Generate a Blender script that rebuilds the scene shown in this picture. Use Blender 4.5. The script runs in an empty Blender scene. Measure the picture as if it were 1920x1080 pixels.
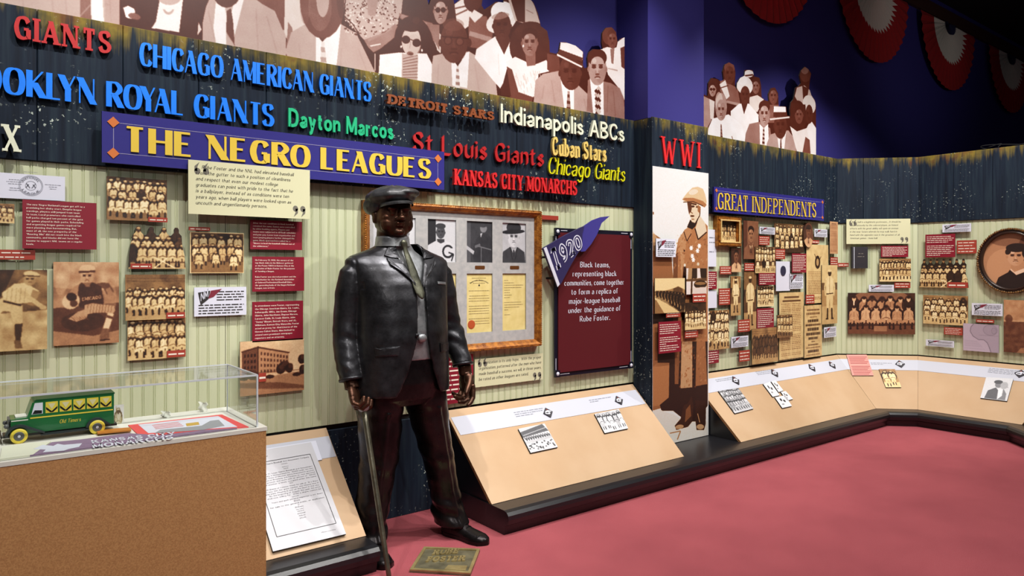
import bpy, math, random
import numpy as np
from mathutils import Vector, Matrix
random.seed(7)
SC = bpy.context.scene
COL = SC.collection
# ------------------------------------------------------------------ camera, world, exposure
F = 1337.0; CX = 960.0; HY = 506.0; HC = 1.46
SA, CA = 0.7904, 0.6126            # sine / cosine of the angle between the long wall and the view axis
cam_d = bpy.data.cameras.new('camera'); cam = bpy.data.objects.new('camera', cam_d); COL.objects.link(cam)
cam.location = (0, 0, HC); cam.rotation_euler = (math.pi/2, 0, -math.atan2(CA, SA))
cam_d.sensor_width = 36; cam_d.lens = 36*F/1920; cam_d.shift_y = -(540-HY)/1920
cam_d.clip_start = .05; cam_d.clip_end = 60
SC.camera = cam
SC.view_settings.view_transform = 'Standard'; SC.view_settings.look = 'None'
SC.view_settings.gamma = 1; SC.view_settings.use_curve_mapping = False
SC.view_settings.exposure = 0.0
w = bpy.data.worlds.new('world'); SC.world = w; w.use_nodes = True
w.node_tree.nodes['Background'].inputs[0].default_value = (.8, .85, 1, 1)
w.node_tree.nodes['Background'].inputs[1].default_value = .035

def spot(name, loc, aim, power, size=75, blend=.7, r=.03, col=(1, .97, .93)):
    l = bpy.data.lights.new(name, 'SPOT'); o = bpy.data.objects.new(name, l); COL.objects.link(o)
    l.energy = power; l.spot_size = math.radians(size); l.spot_blend = blend; l.shadow_soft_size = r; l.color = col
    o.location = loc; d = Vector(aim)-Vector(loc)
    o.rotation_euler = d.to_track_quat('-Z', 'Y').to_euler()
    return o
def area(name, loc, aim, power, sx, sy, col=(1, .96, .9)):
    l = bpy.data.lights.new(name, 'AREA'); o = bpy.data.objects.new(name, l); COL.objects.link(o)
    l.energy = power; l.shape = 'RECTANGLE'; l.size = sx; l.size_y = sy; l.color = col
    o.location = loc; d = Vector(aim)-Vector(loc)
    o.rotation_euler = d.to_track_quat('-Z', 'Y').to_euler()
    return o
# track spots along the long wall, high in front of it
for i, (x, p) in enumerate([(-.1, 150), (1.1, 150), (2.5, 150), (3.7, 150), (5.3, 150), (6.4, 140)]):
    spot('track_or_fill_spot', (x, 2.35, 4.2), (x+.1, 3.75, 1.35), p*1.35, 80, .8, .025)
spot('track_or_fill_spot', (6.3, 1.9, 4.2), (7.5, 3.4, 1.3), 230, 70, .8, .025)
spot('track_or_fill_spot', (6.2, 1.3, 4.2), (7.7, 2.5, 1.2), 200, 70, .8, .025)
# statue
spot('track_or_fill_spot', (2.9, 1.3, 4.2), (1.9, 3.3, 1.1), 190, 40, .6, .04)
spot('track_or_fill_spot', (.7, 1.2, 4.2), (1.8, 3.3, 1.2), 90, 40, .6, .04)
# carpet and display case
spot('track_or_fill_spot', (4.5, 1.2, 4.4), (4.8, 1.9, 0), 620, 100, 1, .1)
spot('track_or_fill_spot', (2.6, 1.6, 4.4), (2.6, 2.6, 0), 120, 70, 1, .1)
spot('track_or_fill_spot', (.9, -.3, 3.0), (.3, 2.3, .5), 250, 70, .9, .05)  # added fill from the camera side to brighten the case front, no fixture
# purple column and pictures above the wall
spot('track_or_fill_spot', (4.2, 1.2, 4.3), (4.3, 3.7, 3.0), 45, 44, .9, .05)
spot('track_or_fill_spot', (8.6, 1.4, 3.4), (9.4, 3.9, 4.3), 20, 80, 1, .1)  # added weak fill that lifts the buntings, not a track fixture
area('overhead_fill', (2.6, .6, 4.2), (2.9, 1.8, 0), 60, 4, 2)  # added soft fill from above; the black ceiling carries no such source

# ------------------------------------------------------------------ measuring helpers (photo pixel -> point on a real plane)
def ray(u, v):
    q = (u-CX)/F
    return Vector((CA+SA*q, SA-CA*q, (HY-v)/F))
CAM = Vector((0, 0, HC))
class Frame:
    """a plane in the room: origin, horizontal direction, up direction, normal into the room"""
    def __init__(s, o, x, y):
        s.o = Vector(o); s.x = Vector(x).normalized(); s.y = Vector(y).normalized(); s.n = s.x.cross(s.y)
    def px(s, u, v, off=0.0):
        d = ray(u, v); o = s.o + s.n*off
        k = (o-CAM).dot(s.n)/d.dot(s.n)
        p = CAM + d*k - s.o
        return (p.dot(s.x), p.dot(s.y))
    def at(s, a, b, off=0.0):
        return s.o + s.x*a + s.y*b + s.n*off
T1 = 3.75
R2 = math.sqrt(.5)
W1 = Frame((0, T1, 0), (1, 0, 0), (0, 0, 1))
WC = Frame((0, 3.55, 0), (1, 0, 0), (0, 0, 1))
CA_ = Vector((7.12, 3.75, 0)); CB_ = Vector((7.678, 3.192, 0)); CC_ = Vector((7.678, 1.94, 0))
W2 = Frame(CA_, (R2, -R2, 0), (0, 0, 1))
W3 = Frame(CB_, (0, -1, 0), (0, 0, 1))
W4 = Frame(CC_, (-R2, -R2, 0), (0, 0, 1))
DZ0, DZ1, DOFF = .137, .60, .50
def deskframe(W):
    return Frame(W.o + W.n*DOFF + Vector((0, 0, DZ0)), W.x, -W.n*DOFF + Vector((0, 0, DZ1-DZ0)))
D1, D2, D3 = deskframe(W1), deskframe(W2), deskframe(W3)
FL = Frame((0, 0, 0), (1, 0, 0), (0, 1, 0))

# ------------------------------------------------------------------ objects
def origin_of(o):
    p = Vector((0, 0, 0))
    while o is not None:
        p = p + o.location; o = o.parent
    return p
def tag(o, label=None, cat=None, group=None, kind=None):
    if label: o['label'] = label
    if cat: o['category'] = cat
    if group: o['group'] = group
    if kind: o['kind'] = kind
    return o
def empty(name, loc, label=None, cat=None, group=None):
    o = bpy.data.objects.new(name, None); COL.objects.link(o); o.location = loc; o.empty_display_size = .1
    return tag(o, label, cat, group)
def mk(name, verts, faces, mats, parent=None, mi=None, uvs=None, smooth=False, loc=None):
    """one mesh object from world-space vertices"""
    V = np.array([tuple(v) for v in verts], dtype=float)
    if loc is None:
        lo, hi = V.min(0), V.max(0); loc = Vector(((lo[0]+hi[0])/2, (lo[1]+hi[1])/2, lo[2]))
    loc = Vector(loc); V = V - np.array(loc)
    me = bpy.data.meshes.new(name); me.from_pydata(V.tolist(), [], [list(f) for f in faces])
    if not isinstance(mats, (list, tuple)): mats = [mats]
    for m in mats: me.materials.append(m)
    if mi is not None: me.polygons.foreach_set('material_index', mi)
    if uvs is not None:
        l = me.uv_layers.new(name='UVMap'); flat = []
        for f in uvs:
            for c in f: flat += [c[0], c[1]]
        l.data.foreach_set('uv', flat)
    if smooth: me.polygons.foreach_set('use_smooth', [True]*len(me.polygons))
    me.update()
    o = bpy.data.objects.new(name, me); COL.objects.link(o)
    if parent is not None:
        o.parent = parent; o.location = loc-origin_of(parent)
    else: o.location = loc
    return o
class MB:
    """collects shapes for one mesh"""
    def __init__(s): s.v = []; s.f = []; s.m = []; s.uv = []
    def add(s, vs, fs, m=0, uv=None):
        b = len(s.v); s.v += [Vector(v) for v in vs]
        for i, f in enumerate(fs):
            s.f.append([b+k for k in f]); s.m.append(m if isinstance(m, int) else m[i])
            s.uv.append(uv[i] if uv else [(0, 0)]*len(f))
        return s
    def box(s, fr, a0, a1, b0, b1, c0, c1, m=0, fm=None):
        """box in a frame: a along, b up, c out of the plane"""
        P = [fr.at(a, b, c) for c in (c0, c1) for (a, b) in ((a0, b0), (a1, b0), (a1, b1), (a0, b1))]
        fs = [(3, 2, 1, 0), (4, 5, 6, 7), (0, 1, 5, 4), (1, 2, 6, 5), (2, 3, 7, 6), (3, 0, 4, 7)]
        ms = [m, m if fm is None else fm, m, m, m, m]
        q = [(0, 0), (1, 0), (1, 1), (0, 1)]
        return s.add(P, fs, ms, [q]*6)
    def prism(s, fr, poly, c0, c1, m=0, fm=None, uvbox=None, uvs=None):
        n = len(poly); P = [fr.at(a, b, c0) for a, b in poly]+[fr.at(a, b, c1) for a, b in poly]
        if uvs is None:
            if uvbox is None:
                xs = [p[0] for p in poly]; ys = [p[1] for p in poly]; uvbox = (min(xs), min(ys), max(xs), max(ys))
            x0, y0, x1, y1 = uvbox
            uvs = [((a-x0)/(x1-x0+1e-9), (b-y0)/(y1-y0+1e-9)) for a, b in poly]
        fs = [list(range(n-1, -1, -1)), list(range(n, 2*n))]; uv = [[(0, 0)]*n, uvs]
        for i in range(n):
            j = (i+1) % n; fs.append((i, j, n+j, n+i)); uv.append([(0, 0)]*4)
        return s.add(P, fs, [m, m if fm is None else fm]+[m]*n, uv)
    def loft(s, rings, m=0, cap=True, closed=True):
        n = len(rings[0]); vs = [p for r in rings for p in r]; fs = []
        for i in range(len(rings)-1):
            for j in range(n if closed else n-1):
                k = (j+1) % n; fs.append((i*n+j, i*n+k, (i+1)*n+k, (i+1)*n+j))
        if cap: fs.append(list(range(n-1, -1, -1))); fs.append([(len(rings)-1)*n+j for j in range(n)])
        return s.add(vs, fs, m)
    def tube(s, pts, rad, n=12, m=0, flat=1.0):
        pts = [Vector(p) for p in pts]
        if not isinstance(rad, (list, tuple)): rad = [rad]*len(pts)
        rings = []; up = Vector((0, 0, 1))
        T = [(pts[min(i+1, len(pts)-1)]-pts[max(i-1, 0)]).normalized() for i in range(len(pts))]
        if abs(T[0].dot(up)) > .9: up = Vector((0, 1, 0))
        x = T[0].cross(up).normalized()
        for i, p in enumerate(pts):
            x = (x-T[i]*x.dot(T[i])).normalized(); y = T[i].cross(x)
            rings.append([p+(x*math.cos(2*math.pi*j/n)+y*flat*math.sin(2*math.pi*j/n))*rad[i] for j in range(n)])
        return s.loft(rings, m)
    def ball(s, c, r, n=16, m=0, rot=None):
        if not isinstance(r, (list, tuple)): r = (r, r, r)
        rings = []; k = max(6, n//2)
        for i in range(1, k):
            a = math.pi*i/k; ring = []
            for j in range(n):
                b = 2*math.pi*j/n; p = Vector((r[0]*math.sin(a)*math.cos(b), r[1]*math.sin(a)*math.sin(b), -r[2]*math.cos(a)))
                if rot: p = rot @ p
                ring.append(Vector(c)+p)
            rings.append(ring)
        return s.loft(rings, m)
    def lathe(s, c, prof, axis=Vector((0, 0, 1)), n=24, m=0):
        axis = Vector(axis).normalized(); t = Vector((1, 0, 0)) if abs(axis.x) < .9 else Vector((0, 1, 0))
        x = axis.cross(t).normalized(); y = axis.cross(x)
        return s.loft([[Vector(c)+axis*h+(x*math.cos(2*math.pi*j/n)+y*math.sin(2*math.pi*j/n))*max(r, 1e-4) for j in range(n)] for r, h in prof], m)
    def build(s, name, mats, parent=None, smooth=False, loc=None):
        return mk(name, s.v, s.f, mats, parent, s.m, s.uv, smooth, loc)

# ------------------------------------------------------------------ materials
def lin(c):
    c = [x/255 for x in c[:3]]
    return tuple(x/12.92 if x <= .04045 else ((x+.055)/1.055)**2.4 for x in c)+(1,)
MC = {}
def mat(name, rgb, rough=.5, metal=0.0, noise=0.0, nscale=40, bump=0.0, bscale=200, spec=.5, coat=0, rgb2=None, stretch=None):
    if name in MC: return MC[name]
    m = bpy.data.materials.new(name); m.use_nodes = True; nt = m.node_tree; b = nt.nodes['Principled BSDF']; L = nt.links
    b.inputs['Base Color'].default_value = lin(rgb); b.inputs['Roughness'].default_value = rough
    b.inputs['Metallic'].default_value = metal; b.inputs['Specular IOR Level'].default_value = spec
    b.inputs['Coat Weight'].default_value = coat
    tc = nt.nodes.new('ShaderNodeTexCoord'); mp = nt.nodes.new('ShaderNodeMapping'); L.new(tc.outputs['Object'], mp.inputs[0])
    if stretch: mp.inputs['Scale'].default_value = stretch
    if noise or rgb2:
        n = nt.nodes.new('ShaderNodeTexNoise'); n.inputs['Scale'].default_value = nscale; n.inputs['Detail'].default_value = 5
        L.new(mp.outputs[0], n.inputs['Vector'])
        r = nt.nodes.new('ShaderNodeValToRGB'); L.new(n.outputs[0], r.inputs[0])
        c = lin(rgb); c2 = lin(rgb2) if rgb2 else tuple(x*(1-noise) for x in c[:3])+(1,)
        r.color_ramp.elements[0].position = .35; r.color_ramp.elements[0].color = c2
        r.color_ramp.elements[1].position = .65; r.color_ramp.elements[1].color = c
        L.new(r.outputs[0], b.inputs['Base Color'])
    if bump:
        n2 = nt.nodes.new('ShaderNodeTexNoise'); n2.inputs['Scale'].default_value = bscale; n2.inputs['Detail'].default_value = 4
        L.new(mp.outputs[0], n2.inputs['Vector'])
        bp = nt.nodes.new('ShaderNodeBump'); bp.inputs['Strength'].default_value = bump; bp.inputs['Distance'].default_value = .01
        L.new(n2.outputs[0], bp.inputs['Height']); L.new(bp.outputs[0], b.inputs['Normal'])
    MC[name] = m; return m
def imgmat(name, arr, rough=.45):
    """arr: h x w x 3 floats (0..1 sRGB), row 0 at the top; drawn in this script"""
    h, wd = arr.shape[:2]
    im = bpy.data.images.new(name, wd, h, alpha=False)
    buf = np.ones((h, wd, 4), dtype=np.float32); buf[..., :3] = np.clip(arr[::-1], 0, 1)
    im.pixels.foreach_set(buf.ravel()); im.update(); im.pack()
    m = bpy.data.materials.new(name); m.use_nodes = True; nt = m.node_tree; b = nt.nodes['Principled BSDF']
    t = nt.nodes.new('ShaderNodeTexImage'); t.image = im; t.extension = 'EXTEND'
    nt.links.new(t.outputs[0], b.inputs['Base Color']); b.inputs['Roughness'].default_value = rough
    return m

# ------------------------------------------------------------------ a small painter for flat prints
class Can:
    def __init__(s, wd, ht, base=.6, tf=None):
        s.w, s.h = int(wd), int(ht); s.a = np.full((s.h, s.w), float(base)); s.tf = tf
        s.rs = np.random.RandomState(int(wd*7+ht*13))
    def T(s, pts):
        if s.tf: return [s.tf(*p) for p in pts]
        return pts
    def poly(s, pts, c, soft=None):
        pts = s.T(pts)
        xs = [p[0] for p in pts]; ys = [p[1] for p in pts]
        x0, x1 = max(0, int(min(xs))-1), min(s.w, int(max(xs))+2); y0, y1 = max(0, int(min(ys))-1), min(s.h, int(max(ys))+2)
        if x1 <= x0 or y1 <= y0: return
        X = np.arange(x0, x1)[None, :]+.5; Y = np.arange(y0, y1)[:, None]+.5
        ins = np.zeros((y1-y0, x1-x0), bool); n = len(pts)
        for i in range(n):
            (ax, ay), (bx, by) = pts[i], pts[(i+1) % n]
            if abs(ay-by) < 1e-9: continue
            cnd = ((ay > Y) != (by > Y)) & (X < (bx-ax)*(Y-ay)/(by-ay)+ax)
            ins ^= cnd
        sub = s.a[y0:y1, x0:x1]
        if soft is None: sub[ins] = c
        else: sub[ins] = sub[ins]*(1-soft)+c*soft
    def ell(s, cx, cy, rx, ry, c, rot=0, soft=None, n=20, a0=0, a1=360):
        pts = []
        r = math.radians(rot)
        for i in range(n+(a1-a0 != 360)):
            t = math.radians(a0+(a1-a0)*i/n); x = rx*math.cos(t); y = ry*math.sin(t)
            pts.append((cx+x*math.cos(r)-y*math.sin(r), cy+x*math.sin(r)+y*math.cos(r)))
        s.poly(pts, c, soft)
    def line(s, pts, wd, c, soft=None):
        for i in range(len(pts)-1):
            (ax, ay), (bx, by) = pts[i], pts[i+1]; d = math.hypot(bx-ax, by-ay)+1e-9; nx, ny = -(by-ay)/d*wd/2, (bx-ax)/d*wd/2
            s.poly([(ax+nx, ay+ny), (bx+nx, by+ny), (bx-nx, by-ny), (ax-nx, ay-ny)], c, soft)
    def grain(s, amp=.05, blotch=.0, bs=12):
        s.a += s.rs.normal(0, amp, s.a.shape)
        if blotch:
            g = s.rs.rand(s.h//bs+3, s.w//bs+3)
            yy = np.linspace(0, g.shape[0]-1.01, s.h); xx = np.linspace(0, g.shape[1]-1.01, s.w)
            yi, xi = yy.astype(int), xx.astype(int); fy, fx = (yy-yi)[:, None], (xx-xi)[None, :]
            G = g[yi][:, xi]*(1-fy)*(1-fx)+g[yi+1][:, xi]*fy*(1-fx)+g[yi][:, xi+1]*(1-fy)*fx+g[yi+1][:, xi+1]*fy*fx
            s.a += (G-.5)*blotch
    def blur(s, k=1):
        for _ in range(k):
            a = np.pad(s.a, 1, mode='edge')
            s.a = (a[1:-1, 1:-1]*4+a[:-2, 1:-1]*2+a[2:, 1:-1]*2+a[1:-1, :-2]*2+a[1:-1, 2:]*2+a[:-2, :-2]+a[2:, 2:]+a[:-2, 2:]+a[2:, :-2])/16
    def tone(s, ramp):
        a = np.clip(s.a, 0, 1); xs = [r[0] for r in ramp]
        return np.stack([np.interp(a, xs, [r[1][k]/255 for r in ramp]) for k in range(3)], -1)
SEPIA = [(0, (16, 10, 10)), (.25, (72, 44, 26)), (.5, (158, 116, 70)), (.75, (216, 188, 132)), (1, (244, 230, 188))]
SEPIR = [(0, (22, 11, 10)), (.3, (92, 50, 34)), (.6, (184, 132, 92)), (.85, (232, 200, 156)), (1, (246, 230, 202))]
BW = [(0, (14, 14, 18)), (1, (232, 232, 236))]
MURAL = [(0, (64, 22, 12)), (.15, (84, 38, 26)), (.3, (112, 62, 50)), (.55, (174, 146, 138)), (.75, (200, 184, 176)), (1, (232, 232, 236))]
# ------------------------------------------------------------------ stroke lettering
GL = {
'A': (7, 'l0,0 3.5,10 7,0;l1.3,3.4 5.7,3.4'), 'B': (5.8, 'l0,0 0,10;c0,10 3.4,10 5.2,7.7 3.4,5.3 0,5.3;c0,5.3 3.6,5.3 5.8,2.7 3.6,0 0,0'),
'C': (6.3, 'c6.3,7.6 5.2,9.5 3.3,10 1.2,8.9 0.1,5 1.2,1.1 3.3,0 5.2,.5 6.3,2.4'), 'D': (6.5, 'l0,0 0,10;c0,10 3,10 5.6,8.6 6.5,5 5.6,1.4 3,0 0,0'),
'E': (5.3, 'l0,0 0,10;l0,10 5.1,10;l0,5.2 4.2,5.2;l0,0 5.3,0'), 'F': (5, 'l0,0 0,10;l0,10 5,10;l0,5 4.2,5'),
'G': (6.6, 'c6.3,7.8 5.2,9.5 3.3,10 1.2,8.9 0.1,5 1.2,1.1 3.3,0 5.2,.4 6.4,1.6;l6.4,0.6 6.4,4.6;l4,4.6 6.6,4.6'),
'H': (6.6, 'l0,0 0,10;l6.6,0 6.6,10;l0,5 6.6,5'), 'I': (0, 'l0,0 0,10'), 'J': (4, 'c4,10 4,2.5 3,.3 1.5,0 0,1.5'),
'K': (6.3, 'l0,0 0,10;l0,4 6,10;l2,5.6 6.3,0'), 'L': (5, 'l0,0 0,10;l0,0 5,0'), 'M': (8, 'tl0,0 0,10;l0,10 4,1.2 8,10;l8,0 8,10'),
'N': (6.8, 'tl0,0 0,10;l0,10 6.8,0;tl6.8,0 6.8,10'), 'O': (7.2, 'c3.6,10 1,8.8 0,5 1,1.2 3.6,0 6.2,1.2 7.2,5 6.2,8.8 3.6,10'),
'P': (5.8, 'l0,0 0,10;c0,10 3.5,10 5.8,7.4 3.5,4.6 0,4.6'), 'Q': (7.2, 'c3.6,10 1,8.8 0,5 1,1.2 3.6,0 6.2,1.2 7.2,5 6.2,8.8 3.6,10;l4,2.5 7,-1'),
'R': (6.2, 'l0,0 0,10;c0,10 3.5,10 5.6,7.5 3.5,5 0,5;l2.8,5 6.2,0'), 'S': (5.6, 'c5.3,7.8 4.4,9.6 2.8,10 .9,9.4 .3,7.6 1.2,5.9 2.8,5.1 4.5,4.2 5.5,2.5 4.5,.6 2.8,0 1,.5 .1,2.3'),
'T': (6.2, 'l3.1,0 3.1,10;l0,10 6.2,10'), 'U': (6.4, 'c0,10 0,3.2 1,.7 3.2,0 5.4,.7 6.4,3.2 6.4,10'), 'V': (6.6, 'l0,10 3.3,0 6.6,10'),
'W': (10, 'l0,10 2.6,0 5,8.5 7.4,0 10,10'), 'X': (6.6, 'l0,10 6.6,0;l0,0 6.6,10'), 'Y': (6.4, 'l0,10 3.2,4.6;l3.2,4.6 6.4,10;l3.2,0 3.2,5'), 'Z': (6, 'l0,10 6,10;l0,0 6,10;l0,0 6,0'),
'a': (4.3, 'c.3,5.2 2,6.6 3.9,5.8 4.2,4.2 4.2,0;c4.2,3.8 1.4,3.5 0,1.8 1.3,0 3,.4 4.2,1.8'), 'b': (4.8, 'l0,0 0,10;c0,.8 2.4,0 4.8,3.3 2.4,6.6 0,5.4'),
'c': (4.3, 'c4.3,5.2 2.5,6.6 .6,5.6 0,3.3 .6,1 2.5,0 4.3,1.3'), 'd': (4.8, 'l4.8,0 4.8,10;c4.8,.8 2.4,0 0,3.3 2.4,6.6 4.8,5.4'),
'e': (4.6, 'l.2,3.5 4.5,3.5;c4.5,3.5 4,5.9 2.4,6.6 .6,5.6 0,3.3 .6,1 2.6,0 4.6,1.3'), 'f': (3, 'c3.5,9.3 2.4,10 1.2,8.8 1.2,7 1.2,0;l-.4,6.6 3,6.6'),
'g': (4.7, 'c4.6,1 2.4,0 0,3.3 2.4,6.6 4.6,5.4;c4.7,6.6 4.7,-1 3.8,-2.9 2,-3.3 .2,-2.2'), 'h': (4.6, 'l0,0 0,10;c0,4.8 1.6,6.4 3.4,6.5 4.6,4.8 4.6,0'),
'i': (0, 'l0,0 0,6.6;d0,8.9'), 'j': (0, 'c0,6.6 0,-1 -.8,-3 -1.8,-3;d0,8.9'), 'k': (4.6, 'l0,0 0,10;l0,2.6 4.2,6.6;l1.4,3.9 4.6,0'), 'l': (0, 'l0,0 0,10'),
'm': (7.8, 'l0,0 0,6.6;c0,4.8 1.4,6.4 3,6.5 3.9,4.8 3.9,0;c3.9,4.8 5.3,6.4 6.9,6.5 7.8,4.8 7.8,0'), 'n': (4.5, 'l0,0 0,6.6;c0,4.8 1.6,6.4 3.4,6.5 4.5,4.8 4.5,0'),
'o': (4.9, 'c2.45,6.6 .6,5.6 0,3.3 .6,1 2.45,0 4.3,1 4.9,3.3 4.3,5.6 2.45,6.6'), 'p': (4.8, 'l0,-3.3 0,6.6;c0,.8 2.4,0 4.8,3.3 2.4,6.6 0,5.4'),
'q': (4.8, 'l4.8,-3.3 4.8,6.6;c4.8,.8 2.4,0 0,3.3 2.4,6.6 4.8,5.4'), 'r': (2.9, 'l0,0 0,6.6;c0,4.4 1.2,6.2 3,6.3'),
's': (3.9, 'c3.7,5.2 2.2,6.6 .5,5.8 .5,4.5 2.1,3.5 3.8,2.4 3.6,.7 2,0 .1,1.2'), 't': (3, 'c1.1,9 1.1,2 1.8,.2 3.2,.5;l-.3,6.6 3,6.6'),
'u': (4.5, 'c0,6.6 0,1.8 1.2,.1 3,.2 4.5,1.9;l4.5,0 4.5,6.6'), 'v': (4.6, 'l0,6.6 2.3,0 4.6,6.6'), 'w': (7, 'l0,6.6 1.8,0 3.5,5.6 5.2,0 7,6.6'),
'x': (4.5, 'l0,6.6 4.5,0;l0,0 4.5,6.6'), 'y': (4.6, 'l0,6.6 2.4,0;c4.6,6.6 2.4,0 1.4,-2.6 0,-3.1'), 'z': (4.2, 'l0,6.6 4.2,6.6;l0,0 4.2,6.6;l0,0 4.2,0'),
'0': (5.2, 'c2.6,10 .7,8.8 0,5 .7,1.2 2.6,0 4.5,1.2 5.2,5 4.5,8.8 2.6,10'), '1': (2.6, 'l2,0 2,10;l0,8.2 2,10'),
'2': (5.2, 'c.1,7.6 1,9.6 2.8,10 4.8,8.8 4.8,6.9 3.4,4.4 .1,0;l0,0 5.2,0'), '3': (5, 'c.2,8.6 2.3,10 4.6,8.8 4.3,6.2 2.2,5.3;c2.2,5.3 4.6,4.4 5,2 2.6,0 0,1.3'),
'4': (5.4, 'l4,0 4,10;l0,3 4,10;l0,3 5.4,3'), '5': (5, 'l.6,10 4.8,10;l.6,5.4 .6,10;c.6,5.4 3,6.3 5,3.3 3,0 0,1.2'), '6': (5, 'c4.4,9.6 1.5,8.6 0,3.6 2.5,0 5,3 2.8,6 .3,4'),
'7': (5, 'l0,10 5,10;l1.6,0 5,10'), '8': (5, 'c2.5,10 .5,8.9 .6,6.6 2.5,5.3 4.4,6.6 4.5,8.9 2.5,10;c2.5,5.3 .1,4 .1,1.4 2.5,0 4.9,1.4 4.9,4 2.5,5.3'), '9': (5, 'c.6,.4 3.5,1.4 5,6.4 2.5,10 0,7 2.2,4 4.7,6'),
'.': (0, 'd0,.7'), ',': (0, 'd0,.7;l-.5,-1.6 .1,.6'), '-': (3, 'l0,3.6 3,3.6'), "'": (0, 'l0,7.4 0,10'), '"': (1.8, 'l0,7.4 0,10;l1.8,7.4 1.8,10'), '&': (6, 'c6,3 3,0 0,2.4 4,7.6 2.4,10 .8,7.8 6,0'),
}
def crom(P, n):
    out = []; m = len(P); closed = P[0] == P[-1]
    for i in range(m-1):
        p1, p2 = P[i], P[i+1]
        p0 = P[i-1] if i > 0 else (P[-2] if closed else (2*p1[0]-p2[0], 2*p1[1]-p2[1]))
        p3 = P[i+2] if i+2 < m else (P[1] if closed else (2*p2[0]-p1[0], 2*p2[1]-p1[1]))
        for k in range(n):
            t = k/n
            out.append(tuple(.5*((2*p1[j])+(-p0[j]+p2[j])*t+(2*p0[j]-5*p1[j]+4*p2[j]-p3[j])*t*t+(-p0[j]+3*p1[j]-3*p2[j]+p3[j])*t**3) for j in (0, 1)))
    out.append(P[-1]); return out
def clipy(poly, y0, y1):
    for sgn, lim in ((1, y0), (-1, y1)):
        out = []
        for i in range(len(poly)):
            a, b = poly[i], poly[(i+1) % len(poly)]; ia, ib = sgn*(a[1]-lim) >= -1e-9, sgn*(b[1]-lim) >= -1e-9
            if ia: out.append(a)
            if ia != ib:
                t = (lim-a[1])/(b[1]-a[1]); out.append((a[0]+(b[0]-a[0])*t, lim))
        poly = out
        if len(poly) < 3: return []
    return poly
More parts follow.
